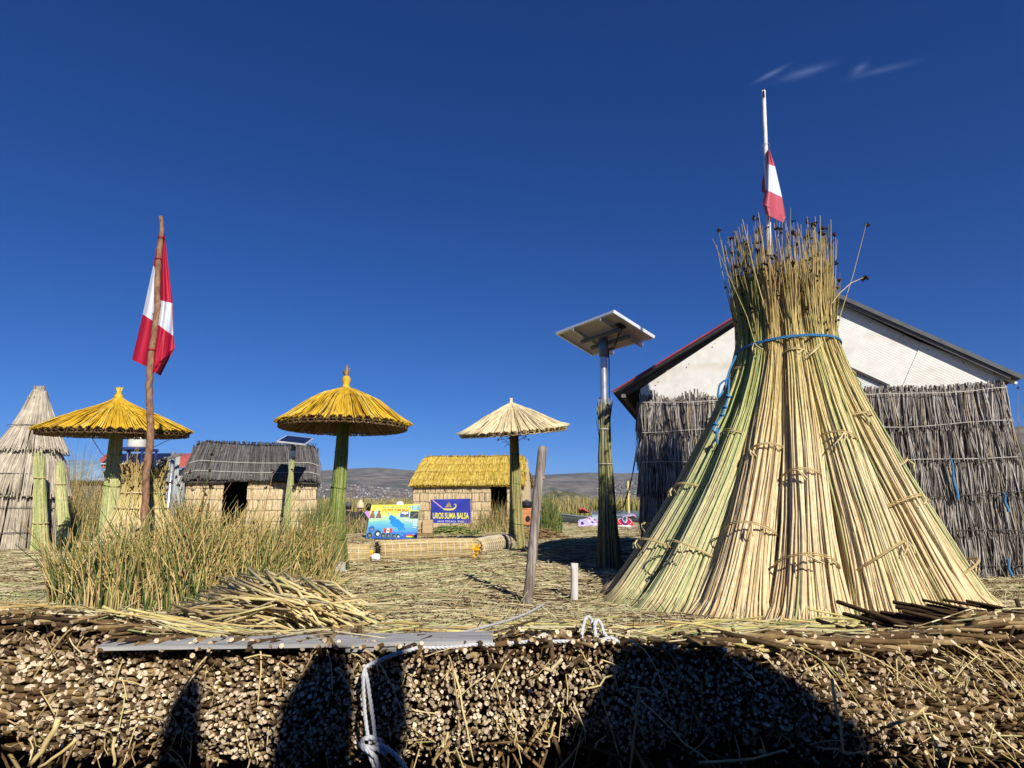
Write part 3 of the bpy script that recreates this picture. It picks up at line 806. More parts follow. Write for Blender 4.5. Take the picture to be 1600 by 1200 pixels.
# --- white corrugated gable sheets: one to the left of the ridge, two to its right, one lower
def gablemat(name, dirv, tint=(.73, .71, .645)):
    m, nt, b = nodes(name, .45, .35)
    g = nt.nodes.new('ShaderNodeTexCoord')
    vm = nt.nodes.new('ShaderNodeVectorMath'); vm.operation = 'DOT_PRODUCT'; vm.inputs[1].default_value = tuple(dirv)
    nt.links.new(g.outputs['Object'], vm.inputs[0])
    sn = nt.nodes.new('ShaderNodeMath'); sn.operation = 'MULTIPLY'; sn.inputs[1].default_value = 2 * math.pi / .030
    nt.links.new(vm.outputs['Value'], sn.inputs[0])
    s2 = nt.nodes.new('ShaderNodeMath'); s2.operation = 'SINE'; nt.links.new(sn.outputs[0], s2.inputs[0])
    bp = nt.nodes.new('ShaderNodeBump'); bp.inputs['Strength'].default_value = .16; bp.inputs['Distance'].default_value = .003
    nt.links.new(s2.outputs[0], bp.inputs['Height']); nt.links.new(bp.outputs[0], b.inputs['Normal'])
    n = noise(nt, 1.4, 8, stretch=(1, 1, 3)); n2 = noise(nt, 9, 5)
    rust = ramp(nt, [(.50, (0, 0, 0)), (.78, (.6, .6, .6))]); nt.links.new(n.outputs['Fac'], rust.inputs[0])
    col = mixc(nt, 'MIX', rust.outputs[0], tint, (.50, .40, .26))
    col = mixc(nt, 'MULTIPLY', 1., col, mapr(nt, n2.outputs['Fac'], .3, .7, .9, 1.06))
    nt.links.new(col, b.inputs['Base Color']); return m
def perp(p, q):
    d = (q - p) / np.linalg.norm(q - p); return np.cross(d, hn)
A_, Lb, Rb = hpx(1249, 444, -.02), hpx(1003, 640, -.02), hpx(1572, 596, -.02)
Lt = hpx(1000, 608, -.02)
gml = gablemat('gable_sheet_left', perp(Lt, A_)); gmr = gablemat('gable_sheet_right', perp(A_, Rb)); gmb = gablemat('gable_sheet_lower', perp(hpx(1295, 560), hpx(1390, 601)), (.62, .62, .60))
a = Acc(); a.poly([Lb, hpx(1300, 640, -.02), hpx(1249, 470, -.02), A_, Lt], 0, .012); a.build('gable_sheet', gml, hut)
o2 = .004
a = Acc(); a.poly([A_ + hn * .015, hpx(1246, 540, o2), hpx(1397, 608, o2), hpx(1412, 603, o2), hpx(1443, 542, o2), hpx(1440, 536, o2)], 0, .008); a.build('gable_sheet', gmr, hut)
a = Acc(); a.poly([hpx(1440, 535, .014), hpx(1409, 606, .014), hpx(1562, 612, .014), hpx(1571, 588, .014)], 0, .008); a.build('gable_sheet', gmr, hut)
a = Acc(); a.poly([hpx(1246, 536, -.01), hpx(1246, 625, -.01), hpx(1440, 620, -.01)], 0, .008); a.build('gable_sheet', gmb, hut)
a = Acc(); a.bar(hpx(1246, 538, .02), hpx(1390, 603, .02), .012, .03); a.build('sheet_lap_bar', plain('dark_lap_bar', (.05, .045, .045), .7, .2), hut)  # dark bar added for the dark line at the sheets' overlapping edge
a = Acc()                                             # fixing screws along the sheets
for (x0, y0_, x1, y1_, k) in ((1310, 484, 1555, 586, 6), (1030, 598, 1120, 538, 3)):
    for q in np.linspace(0, 1, k):
        c = hpx(x0 + (x1 - x0) * q + rng.normal(0, 3), y0_ + (y1_ - y0_) * q + rng.normal(0, 1.5), .022); a.box(c, (.012, .012, .010), 0)
a.build('screws', plain('rusty_screw', (.10, .06, .04), .8, .2), hut, 'stuff')
# --- roof
OUT = .12
eL, eR, eA = hpx(957, 613, OUT), hpx(1598, 590, OUT), hpx(1249, 434, OUT)
back = -hn * (DEP + .5)
M_roofred = plain('red_painted_roof_sheet', (.27, .05, .055), .5, .35, var=.2, scale=4)
M_under = plain('roof_underside', (.16, .155, .16), .7, .2, var=.2, scale=4)
M_fascia = plain('grey_metal_fascia', (.075, .08, .085), .5, .4, var=.15)
M_lumber = woodmat('dark_lumber', (.10, .08, .07), (.20, .17, .15), (.30, .26, .23))
def slope(p, q):                         # corrugated sheet from the ridge p to the eave q
    a = Acc(); n = 46; wv = []
    dn = np.cross(q - p, hn); dn /= np.linalg.norm(dn); dn = dn if dn[2] > 0 else -dn
    for k in range(n * 2 + 1):
        f = k / (n * 2); off = dn * (.012 * (1 if k % 2 else -1))
        wv.append((p + back * f + off, q + back * f + off))
    for k in range(n * 2):
        (p0, q0), (p1, q1) = wv[k], wv[k + 1]
        a.add([p0, q0, q1, p1], [[0, 1, 2, 3]], 0)
        a.add([p0 - dn * .012, q0 - dn * .012, q1 - dn * .012, p1 - dn * .012], [[3, 2, 1, 0]], 1)
    return a, dn
a, dnl = slope(eA, eL); rf = a.build('roof_slope', [M_roofred, M_under], hut)
a = Acc()
for f in (.06, .36, .66, .96):
    p, q = eA - dnl * .06 + back * f, eL - dnl * .06 + back * f
    a.bar(p + (q - p) * .03, q - (q - p) * .02, .05, .07)
a.build('rafter', M_lumber, rf)
a = Acc()
for f in (.45, .72, .965):
    p = eA + (eL - eA) * f - dnl * .115
    a.bar(p - hn * (.03 if f > .9 else .2), p + back, .05, .045)
a.build('purlin', M_lumber, rf)
a = Acc(); a.bar(eA + dnl * .012 + hn * .004, eL + dnl * .010 + hn * .004, .012, .018); a.build('roof_edge', M_roofred, rf)
a, dnr = slope(eA, eR); rf = a.build('roof_slope', [M_fascia, M_under], hut)
a = Acc(); a.bar(eA + hn * .012 - dnr * .012, eR + hn * .012 - dnr * .002, .014, .05); a.build('fascia', M_fascia, rf)
a = Acc(); a.bar(eA - dnr * .055 - hn * .03, eR - dnr * .055 - (eR - eA) * .035 - hn * .03, .04, .03); a.build('rafter', M_under, rf)
p = hpx(1566, 589, -.06); q = hpx(1588, 599.5, -.06)
a = Acc(); a.bar(p, q, .05, .03); a.build('white_beam', plain('white_beam', (.72, .72, .70), .6, .2), rf)
# twine and loose wires at the left corner
for (pts, r, mm) in (([(992, 612), (984, 606), (978, 601)], .006, M_brope), ([(998, 690), (990, 735), (975, 790), (960, 802), (950, 790)], .006, M_wire), ([(996, 690), (985, 760), (972, 800), (955, 803)], .005, M_wire)):
    P = np.array([at(x, y, 9.0) for x, y in pts]); t = np.linspace(0, len(P) - 1, 24)
    P = np.stack([np.interp(t, np.arange(len(P)), P[:, c]) for c in range(3)], -1)
    b = Acc(); b.tubes(P[None], r, 5); b.build('hanging_cable', mm, hut)

# ================================================================== THE TALL STOOK
SX, SY = 2.80, 6.35
stook = thing('reed_stook', (SX, SY, 0), 'tall cone of tied reed bundles with dark seed heads and blue rope', 'reed stook')
PZ = np.array([-.06, .34, 1.07, 1.78, 2.10, 2.42, 2.75, 3.3])
PR = np.array([1.68, 1.40, .98, .655, .54, .44, .425, .455])
NB = 15
def RO(z): return np.interp(z, [0, 1, 2.3], [.24, .16, .11])
tgrid = np.array([0, .07, .16, .27, .38, .49, .59, .68, .77, .87, 1.0])
heads = Acc()
for k in range(NB):
    th = 2 * math.pi * (k + .5) / NB + rng.normal(0, .03) - math.pi / 2
    front = -math.sin(th)                           # 1 = faces the camera
    NRD = 300 if front > -.35 else 90
    er = np.array([math.cos(th), math.sin(th), 0]); et = np.array([-math.sin(th), math.cos(th), 0])
    wob_ = rng.normal(0, .02)
    # outline of the bundle: half width across, half depth, at each height
    z = np.interp(tgrid, [0, 1], [-.06, 3.2]); rprof = np.interp(z, PZ, PR)
    hw = math.pi * rprof / NB * np.interp(tgrid, [0, .1, .25, .5, 1], [.94, .78, .70, .82, 1.02])
    hd = np.interp(tgrid, [0, .3, .75, 1], [.31, .24, .14, .14])
    ang = np.concatenate([rng.uniform(-.25, math.pi + .25, int(NRD * .8)), rng.uniform(0, 6.283, NRD - int(NRD * .8))])
    u = np.cos(ang); v = np.sin(ang)
    inner = np.where(np.arange(NRD) < NRD * .8, rng.uniform(.88, 1.03, NRD), rng.uniform(.1, .8, NRD))
    length = .80 + .22 * rng.random(NRD) ** .8; tl = rng.random(NRD) < .12; length[tl] = rng.uniform(1.0, 1.16, tl.sum())
    lx = rng.normal(0, .035, (NRD, 2)); lx[rng.random(NRD) < .06] *= 2.5
    jit = rng.normal(0, .035, (NRD, 2)); stray = rng.random(NRD) < .05; jit[stray] *= 2.6; ph_ = rng.uniform(0, 6.283, NRD)
    pts = []
    for q in tgrid:
        tq = q * length
        zz = np.interp(tq, [0, 1, 1.2], [-.06, 3.2, 3.9]) + rng.normal(0, .004, NRD)
        rp = np.interp(zz, PZ, PR); w_ = math.pi * rp / NB * np.interp(tq, [0, .1, .25, .5, 1], [.94, .78, .70, .82, 1.02]); d_ = np.interp(tq, [0, .3, .75, 1], [.31, .24, .14, .14])
        flare = np.clip(tq - .78, 0, 1)
        base = .05 * (1 - q) ** 4
        uu = u * inner * w_ + jit[:, 0] * (.7 * math.sin(q * 3.1) + base * 9) * .8 + wob_ * math.sin(q * 3.1)
        uu += .006 * np.sin(q * 14 + ph_)
        vv = v * inner * d_ + jit[:, 1] * math.sin(q * 3.1) * .35
        p = er[None] * (rp - RO(zz) + vv)[:, None] + et[None] * uu[:, None] + np.stack([SX + flare * lx[:, 0] * 5, SY + flare * lx[:, 1] * 5, zz], -1) + np.array([-.24, 0, 0]) * (np.clip(1 - zz / 2.4, 0, 1) ** 1.6)[:, None]
        pts.append(p)
    P = np.stack(pts, 1)
    P[:, 0, 2] = ground(P[:, 0, 0], P[:, 0, 1]) + rng.uniform(-.03, .03, NRD)
    r = rng.uniform(.0062, .0105, NRD)
    RD = r[:, None] * np.interp(tgrid, [0, .5, .8, 1], [1.05, .82, .58, .34])[None]
    green = k in (2, 11, 12)
    a = Acc()
    a.tubes(P, RD, 5, 0, cap0=1, rnd=np.clip(rng.normal(.5 + wob_ * 5, .24, NRD), 0, 1))
    # a dark heart so that the sky does not show between stems
    heart = np.stack([er * (rq - RO(zq)) + np.array([SX - .24 * max(0, 1 - zq / 2.4) ** 1.6, SY, zq]) for rq, zq in zip(rprof[:-1], z[:-1])])
    hv = []
    for c_, w_, d_ in zip(heart, hw[:-1] * .82, hd[:-1] * .8):
        aa = np.arange(8) * math.pi / 4
        hv.append(c_ + et[None] * (np.cos(aa) * w_)[:, None] + er[None] * (np.sin(aa) * d_)[:, None])
    hv = np.concatenate(hv); nh = len(heart)
    ii = np.arange(nh - 1)[:, None] * 8 + np.arange(8)[None]; jj = np.arange(nh - 1)[:, None] * 8 + (np.arange(8)[None] + 1) % 8
    a.add(hv, [np.stack([ii, jj, jj + 8, ii + 8], -1).reshape(-1, 4)], 0, True, .02, np.repeat(tgrid[:nh], 8))
    bnd = a.build('reed_bundle', [M_stookg if green else M_stook, M_buttcap], stook)
    bnd['label'] = 'greenish reed bundle' if green else 'straw coloured reed bundle'
    # ties: a twist of reed round the bundle at three or four heights
    for tq in [q + rng.normal(0, .045) for q in ((.14, .46, .76) if k % 3 == 0 else (.22, .50) if k % 3 == 1 else (.12, .36, .66))]:
        zq = np.interp(tq, [0, 1], [-.06, 3.2]); rq = np.interp(zq, PZ, PR)
        w_ = math.pi * rq / NB * np.interp(tq, [0, .1, .25, .5, 1], [.94, .78, .70, .82, 1.02]) * 1.07 + .012; d_ = np.interp(tq, [0, .3, .75, 1], [.31, .24, .14, .14]) * 1.05 + .012
        aa = np.linspace(-.35, math.pi + .35, 16)
        sl = rng.normal(0, .04)
        C = np.array([er * (rq - RO(zq) + np.sin(q) * d_) + et * (np.cos(q) * w_) + np.array([SX - .24 * max(0, 1 - zq / 2.4) ** 1.6, SY, zq + sl * math.cos(q) + .5 * math.sin(q) * d_ * (1.15 - tq)]) for q in aa])
        t = Acc()
        t.tubes(C[None], .0056, 5, rnd=[rng.random()])
        t.tubes((C + np.array([0, 0, .012]) + rng.normal(0, .002, C.shape))[None], .0042, 5, rnd=[rng.random()])
        kq = C[rng.integers(5, 12)] + er * .012
        for w2 in range(2):
            e = kq + et * rng.normal(0, .07) + np.array([0, 0, -.05 - .07 * rng.random()]) + er * .03
            t.tubes(np.stack([kq, (kq + e) / 2 + er * .02, e])[None], np.array([[.006, .008, .006]]), 5, rnd=[.9])
        t.build('tie', M_tie, bnd)
    # seed heads at some of the tips
    for q in rng.choice(NRD, 44 if front > -.5 else 20, replace=False):
        pp = P[q, -1] if rng.random() < .75 else P[q, -2]
        seedhead(heads, pp, rng.uniform(.010, .019), 0)
    tlw = np.where(tl)[0][:3]
    for q in tlw: seedhead(heads, P[q, -1], .02, 0)
# one stem bent out to the right with its seed head
C = np.array([at(x, y, 6.0) for x, y in ((1300, 474), (1312, 458), (1330, 442), (1351, 433))])
st = Acc(); st.tubes(C[None], .004, 5, rnd=[.4]); st.build('bent_stem', M_stook, stook)
seedhead(heads, C[-1], .026, 0)
heads.build('seed_heads', M_seed, stook, 'stuff')
# blue rope round the neck with a knotted tail
def smooth_path(pts, n):
    pts = np.asarray(pts, float); t = np.concatenate([[0], np.cumsum(np.linalg.norm(np.diff(pts, axis=0), axis=1))])
    tt_ = np.linspace(0, t[-1], n)
    P = np.stack([np.interp(tt_, t, pts[:, c]) for c in range(3)], -1)
    for _ in range(max(2, n // len(pts) // 2)):
        Q = P.copy(); Q[1:-1] = (P[:-2] + 2 * P[1:-1] + P[2:]) / 4; P = Q
    return P
def twisted(a, P, r, m=0, pitch=7., strands=3):
    """a laid rope along P"""
    P = np.asarray(P); d = np.concatenate([[0], np.cumsum(np.linalg.norm(np.diff(P, axis=0), axis=1))])
    n = max(8, int(d[-1] / (r * .9)))
    t = np.linspace(0, d[-1], n); P = np.stack([np.interp(t, d, P[:, c]) for c in range(3)], -1)
    T = np.gradient(P, axis=0); T /= np.linalg.norm(T, axis=1, keepdims=True) + 1e-9
    n1 = np.cross(T, [.31, .17, .93]); n1 /= np.linalg.norm(n1, axis=1, keepdims=True) + 1e-9
    n2 = np.cross(T, n1); ph = t / (r * pitch) * 2 * math.pi
    S = np.stack([P + (n1 * np.cos(ph + q)[:, None] + n2 * np.sin(ph + q)[:, None]) * r * .5 for q in np.arange(strands) * 2 * math.pi / strands])
    a.tubes(S, r * .56, 6, m)
aa = np.linspace(0, 2 * math.pi, 60)
C = np.stack([SX + .50 * np.cos(aa), SY + .50 * np.sin(aa), 2.44 + .02 * np.sin(aa) * 0 + .03 * np.sin(aa + 2.6)], -1)
a = Acc(); twisted(a, C, .0095); twisted(a, C + np.array([0, 0, .013]), .006)
tail = smooth_path([at(x, y, yy) for x, y, yy in ((1150, 556, 6.2), (1140, 578, 6.12), (1131, 610, 6.05), (1121, 624, 6.0), (1124, 600, 6.0), (1140, 590, 6.0), (1137, 625, 5.95), (1128, 650, 5.9), (1118, 662, 5.88), (1113, 672, 5.85), (1120, 680, 5.85), (1124, 668, 5.85), (1119, 668, 5.83), (1121, 694, 5.8))], 120)
twisted(a, tail, .010)
for q in (70, 78, 84, 92): twisted(a, np.array([tail[q] + .022 * np.array([math.cos(s), math.sin(s), .5 * math.sin(2 * s)]) for s in np.linspace(0, 6.3, 12)]), .008)
a.build('blue_rope', M_brope, stook)

# ================================================================== FLAGS AND FLAGPOLES
def flagmat(name, col, sheen=.2):
    m, nt, b = nodes(name, .55, .3)
    n = noise(nt, 260, 2); n2 = noise(nt, 5, 4)
    col_ = mixc(nt, 'MULTIPLY', 1., col, mapr(nt, n2.outputs['Fac'], .3, .7, .92, 1.06))
    nt.links.new(col_, b.inputs['Base Color'])
    bp = nt.nodes.new('ShaderNodeBump'); bp.inputs['Strength'].default_value = .15; bp.inputs['Distance'].default_value = .002
    nt.links.new(n.outputs['Fac'], bp.inputs['Height']); nt.links.new(bp.outputs[0], b.inputs['Normal'])
    tr = nt.nodes.new('ShaderNodeBsdfTranslucent'); nt.links.new(col_, tr.inputs['Color'])
    ms = nt.nodes.new('ShaderNodeMixShader'); ms.inputs[0].default_value = .22
    out = nt.nodes['Material Output']
    nt.links.new(b.outputs[0], ms.inputs[1]); nt.links.new(tr.outputs[0], ms.inputs[2]); nt.links.new(ms.outputs[0], out.inputs['Surface'])
    return m
M_fred, M_fwhite = flagmat('flag_red', (.50, .012, .045)), flagmat('flag_white', (.78, .79, .86))
M_fpink, M_fwash = flagmat('faded_flag_red', (.56, .11, .15)), flagmat('faded_flag_white', (.72, .75, .84))
def drape(acc, railA, railB, mats, Yfn, nu=10, nv=8):
    """a hanging panel between two rails given as pixel points at the colour boundaries"""
    for k in range(len(mats)):
        V = []
        for v in range(nv + 1):
            f = v / nv
            A0 = np.array(railA[k]) + (np.array(railA[k + 1]) - np.array(railA[k])) * f
            B0 = np.array(railB[k]) + (np.array(railB[k + 1]) - np.array(railB[k])) * f
            for u in range(nu + 1):
                g = u / nu; p = A0 + (B0 - A0) * g
                V.append(at(p[0], p[1], Yfn(g, (k + f) / len(mats))))
        i = np.arange(nv)[:, None] * (nu + 1) + np.arange(nu)[None]
        acc.add(V, [np.stack([i, i + nu + 1, i + nu + 2, i + 1], -1).reshape(-1, 4)], mats[k], True)
# left: bark pole and red-white-red flag
poleY = 7.2
pp = [(252, 338), (254, 352), (251, 372), (248, 400), (246, 430), (245, 462), (247, 480), (243, 505), (238, 540), (235, 570), (233, 605), (234, 640), (236, 665), (234, 700), (229, 735), (227, 770), (226, 800), (227, 835), (228, 885)]
P = smooth_path([at(x, y, poleY + .0) for x, y in pp], 60)
P += rng.normal(0, .003, P.shape)
lp = thing('flag_pole', tuple(P[-1]), 'crooked brown bark flagpole rising from the standing reeds', 'flagpole')
a = Acc(); rads = np.interp(np.linspace(0, 1, 60), [0, .1, .5, 1], [.022, .030, .036, .042]) * (1 + .05 * rng.normal(0, 1, 60))
a.tubes(P[None], rads[None], 12, 0, cap0=0, cap1=0)
for q in rng.integers(4, 55, 14):
    d = rng.normal(0, 1, 3); d[1] = -abs(d[1]); d /= np.linalg.norm(d)
    a.tubes(np.stack([P[q], P[q] + d * (rads[q] + .012)])[None], np.array([[.016, .009]]), 6, 0, cap1=0)
a.build('pole', M_pole, lp)
a = Acc()
for q in (4, 8, 24):
    C = np.array([P[q] + (rads[q] + .006) * np.array([math.cos(s), math.sin(s), 0]) for s in np.linspace(0, 6.3, 14)])
    a.tubes(C[None], .004, 5); a.tubes((C + np.array([0, 0, .009]))[None], .004, 5)
a.build('red_tie', M_fred, lp)
fl = Acc()
lf = lambda g, t: poleY + .05 + .12 * (1 - g) * t + .03 * math.sin(g * 9 + t * 3) * t
rf_ = lambda g, t: poleY + .05 + .02 * g - .09 * math.sin(g * 4.2 + .4) * min(1, t * 1.5) + .02 * math.sin(g * 11 + t * 5) + .012 * math.sin(g * 23 + t * 9) * t
drape(fl, [(249, 362), (239.5, 415), (223, 491), (206, 562)], [(252, 362), (247, 422), (243, 504), (238, 577)], [0, 1, 0], lf)
drape(fl, [(252, 362), (250, 469), (246.5, 507), (238, 577)], [(257, 366), (270, 474), (271, 525), (273, 543)], [0, 1, 0], rf_, nu=14)
drape(fl, [(238, 577), (237.5, 580)], [(273, 543), (251, 587)], [0], lambda g, t: rf_(g, .8 + .2 * t), nu=14)
drape(fl, [(269, 474), (270, 480)], [(271, 525), (272, 540)], [0], lambda g, t: poleY + .1, nu=4, nv=2)
f0 = fl.build('flag', [M_fred, M_fwhite])
tag(f0, 'bright red and white flag hanging limp on the crooked bark pole', 'flag')
# right: white pole and faded flag above the stook
poleY2 = 6.55
P = smooth_path([at(x, y, poleY2) for x, y in ((1193, 142), (1194, 170), (1195.5, 210), (1197, 250), (1199, 300), (1201, 345), (1201, 400), (1203, 470))], 40)
wp = thing('flag_pole', tuple(P[-1]), 'white painted flagpole standing up out of the tall reed stook', 'flagpole')
a = Acc(); a.tubes(P[None], np.interp(np.linspace(0, 1, 40), [0, .2, 1], [.021, .023, .026])[None], 10, 0, cap0=1, cap1=0)
a.build('pole', [M_polewhite, M_dark], wp)
a = Acc(); q = at(1193.4, 147, poleY2 - .022); a.box(q, (.016, .012, .085), 0); a.build('slot', M_dark, wp)
a = Acc(); C = np.array([at(1196, 229, poleY2) + .05 * np.array([math.cos(s), .6 * math.sin(s), .55 * math.cos(s + 1)]) for s in np.linspace(0, 6.3, 20)]); a.tubes(C[None], .004, 5); a.build('wire_ring', M_steel, wp)
fl = Acc()
rf2 = lambda g, t: poleY2 - .05 - .07 * math.sin(g * 5 + .5) * (.2 + t) + .02 * math.sin(g * 12 + 2)
drape(fl, [(1201, 232), (1199, 256), (1196, 296), (1191, 318)], [(1202, 232), (1211, 260), (1222, 308), (1228, 339)], [0, 1, 0], rf2, nu=14)
drape(fl, [(1191, 318), (1196, 334)], [(1228, 339), (1224, 348)], [0], lambda g, t: rf2(g, .9 + .1 * t), nu=14, nv=4)
drape(fl, [(1196, 262), (1190, 286), (1190, 299)], [(1198, 262), (1197, 290), (1196, 303)], [0, 0], lambda g, t: poleY2 + .07 - .03 * g, nu=4)
f1 = fl.build('flag', [M_fpink, M_fwash])
tag(f1, 'faded pink and white flag drooping on the white pole above the stook', 'flag')
for f in (f0, f1):
    s_ = f.modifiers.new('thick', 'SOLIDIFY'); s_.thickness = .002; s_.use_rim = False

# ================================================================== UMBRELLAS OF REED
def umbrella(px, ybase, Y, R0, zrim, zap, prof, mats, label, nb, pole_r, tilt=0., top='tuft', flare=2.15, tiltx=0., lean_px=0., polemat=M_polegreen, ztop=None):
    bx, byy = (px - 800) / FOC, 0
    base = at(px, ybase, Y); base[2] = gnd(base[0], base[1])
    root = thing('reed_umbrella', tuple(base), label, 'parasol', 'reed parasols on the island')
    ax = at(px + lean_px, 700, Y)[0]
    cx, cy = ax, base[1]
    M = Matrix.Translation((cx, cy, 0)) @ Matrix.Rotation(tilt, 4, 'Y') @ Matrix.Rotation(tiltx, 4, 'X')
    M = np.array(M)
    tx = lambda V: V @ M[:3, :3].T + M[:3, 3] + (np.array([0, 0, zrim]) - M[:3, :3] @ np.array([0, 0, zrim]))
    pr = np.array(prof)                              # (r/R, drop/height)
    def zof(r): return zap - np.interp(r / R0, pr[:, 0], pr[:, 1]) * (zap - zrim)
    # canopy core
    a = Acc(); rs = np.linspace(.03, .965, 10) * R0
    seg = 48; an = np.arange(seg) * 2 * math.pi / seg
    V = np.stack([np.stack([r * np.cos(an), r * np.sin(an), np.full(seg, zof(r) - .018)], -1) for r in rs]).reshape(-1, 3)
    i = np.arange(9)[:, None] * seg + np.arange(seg)[None]; j = np.arange(9)[:, None] * seg + (np.arange(seg)[None] + 1) % seg
    a.add(tx(V), [np.stack([i, i + seg, j + seg, j], -1).reshape(-1, 4)], 0, True, .3)
    for rr_ in (.42, .75, .93):                      # hoops underneath
        C = np.stack([rr_ * R0 * np.cos(aa), rr_ * R0 * np.sin(aa), np.full(60, zof(rr_ * R0) - .045)], -1)
        a.tubes(tx(C)[None], .010, 6, 1, rnd=[.3])
    can = a.build('canopy', [M_brown, M_dark], root)
    K = 7; rq = np.linspace(.02, 1.0, K)
    for q in range(nb):
        th = 2 * math.pi * (q + rng.normal(0, .12)) / nb
        dth = 2 * math.pi / nb
        n1 = 11
        t_ = th + np.linspace(-.5, .5, n1) * dth * .93
        ln = 1 + rng.normal(0, .02, n1) + .06 * np.cos(np.linspace(-1.5, 1.5, n1)) + rng.normal(0, .008)
        a = Acc()
        up = .028 * np.cos(np.linspace(-1.4, 1.4, n1))
        P = np.stack([np.stack([R0 * r * ln * np.cos(t_), R0 * r * ln * np.sin(t_), zof(R0 * r) + up * (r * 1.4) + rng.normal(0, .004, n1) + .012 * (rng.random(n1) < .1)], -1) for r in rq], 1)
        P += rng.normal(0, .0035, P.shape)
        w_ = R0 * dth / n1 * .72
        RD = np.clip(np.outer(np.ones(n1), w_ * rq * 1.05), .0045, .02)
        a.tubes(tx(P.reshape(-1, 3)).reshape(P.shape), RD, 5, 0, cap1=2, rnd=np.clip(rng.random(n1) * .75 + .12 + rng.normal(0, .2), 0, 1))
        n2 = 7; t2 = th + np.linspace(-.5, .5, n2) * dth
        P2 = np.stack([np.stack([R0 * r * .985 * np.cos(t2), R0 * r * .985 * np.sin(t2), zof(R0 * r) - .034 - .012 * r + 0 * t2], -1) for r in np.linspace(.1, 1, 6)], 1)
        P2 += rng.normal(0, .004, P2.shape)
        a.tubes(tx(P2.reshape(-1, 3)).reshape(P2.shape), np.clip(np.outer(np.ones(n2), R0 * dth / n2 * .6 * np.linspace(.1, 1, 6)), .005, .02), 4, 1, cap1=2, rnd=rng.random(n2))
        bd = a.build('reed_bundle', mats, can)
        if True:                                     # the tied butt at the rim
            e = np.array([R0 * 1.01 * math.cos(th), R0 * 1.01 * math.sin(th), zof(R0) - .02])
            b = Acc(); wv = R0 * dth * .42
            tn = np.array([-math.sin(th), math.cos(th), 0]); rn_ = np.array([math.cos(th), math.sin(th), -.4])
            C = np.array([e + tn * wv * math.cos(s) + np.array([0, 0, 1.]) * .024 * math.sin(s) for s in np.linspace(0, 6.283, 10)])
            b.tubes(tx(C)[None], .0075, 5, 0, rnd=[rng.random()])
            b.build('tie', mats[2], bd)
    # finial
    a = Acc(); c0 = np.array([0, 0, zap])
    if top == 'knob':
        a.lathe([(.05, -.03), (.055, .02), (.042, .05), (.06, .09), (.062, .13), (.045, .16), (.035, .17)], tx(c0[None])[0], 14, 0)
        for s in range(26):
            t = rng.random() * 6.283; d = np.array([math.cos(t) * .5, math.sin(t) * .5, 1.1 * rng.random() + .2])
            s0 = tx((c0 + np.array([0, 0, .16]))[None])[0]; L = .13 * rng.uniform(.5, 1)
            a.tubes(np.stack([s0, s0 + d * L * .6, s0 + d * L])[None], np.array([[.009, .008, .004]]), 4, 1, rnd=[rng.random()])
        a.tubes(np.stack([tx((c0 + np.array([0, 0, .15]))[None])[0], tx((c0 + np.array([0, 0, .33]))[None])[0]])[None], np.array([[.03, .014]]), 7, 1, cap1=1)
    else:
        k_ = .06 if top == 'tuft' else .045
        a.lathe([(k_, -.04), (k_ * 1.1, .0), (k_ * .7, .03), (k_ * .75, .055)], tx(c0[None])[0], 12, 0)
        for s in range(34):
            t = rng.random() * 6.283; q_ = rng.random(); d = np.array([math.cos(t) * .5 * q_, math.sin(t) * .5 * q_, 1.0])
            s0 = tx((c0 + np.array([0, 0, .02]))[None])[0]; L = (.12 if top == 'tuft' else .075) * rng.uniform(.6, 1.1)
            a.tubes(np.stack([s0 + d * .01, s0 + d * L])[None], np.array([[.012, .008]]), 5, 0, cap1=0, rnd=[rng.random()])
    a.build('finial', [mats[0], M_brown], root)
    # pole: a long bundle of reeds, flared at its foot
    a = Acc(); N = 130
    t = rng.random(N) * 6.283; ri = np.where(rng.random(N) < .75, rng.uniform(.86, 1.02, N), rng.uniform(.2, .85, N))
    zz = np.linspace(0, 1, 7); prr = np.interp(zz, [0, .12, .25, .6, 1], [pole_r * flare, pole_r * (1 + (flare - 1) * .6), pole_r * 1.6, pole_r * 1.2, pole_r])
    topz = zap - .1
    P = np.stack([np.stack([base[0] + (cx - base[0]) * q + prr[k] * ri * np.cos(t + .25 * q), cy + prr[k] * ri * np.sin(t + .25 * q), base[2] - .03 + q * (topz - base[2]) + 0 * t], -1) for k, q in enumerate(zz)], 1)
    P += rng.normal(0, .005, P.shape)
    a.tubes(P, np.stack([np.full(N, .0105 * pole_r / .075) * (1.15 - .35 * q) for q in zz], 1), 5, 0, rnd=rng.random(N))
    a.tubes(np.array([[base[0], cy, base[2]], [cx, cy, topz]])[None], np.array([[pole_r * 1.7, pole_r * .85]]), 8, 0, rnd=[.05])
    pl = a.build('pole', polemat, root)
    for q in (.18, .46, .66):
        a = Acc(); pr_ = np.interp(q, [0, .12, .25, .6, 1], [pole_r * flare, pole_r * (1 + (flare - 1) * .6), pole_r * 1.6, pole_r * 1.2, pole_r]) * 1.07
        C = np.stack([base[0] + (cx - base[0]) * q + pr_ * np.cos(aa), cy + pr_ * np.sin(aa), base[2] + q * (topz - base[2]) + .015 * np.sin(aa * 2)], -1)
        a.tubes(C[None], .008, 5, rnd=[.4]); a.build('tie', M_polegreen, pl)
    return root
M_butt = plain('dark_rim_butt', (.13, .085, .04), .85, .1, var=.4, scale=30)
ymats = [M_yellow, M_brown, M_butt]
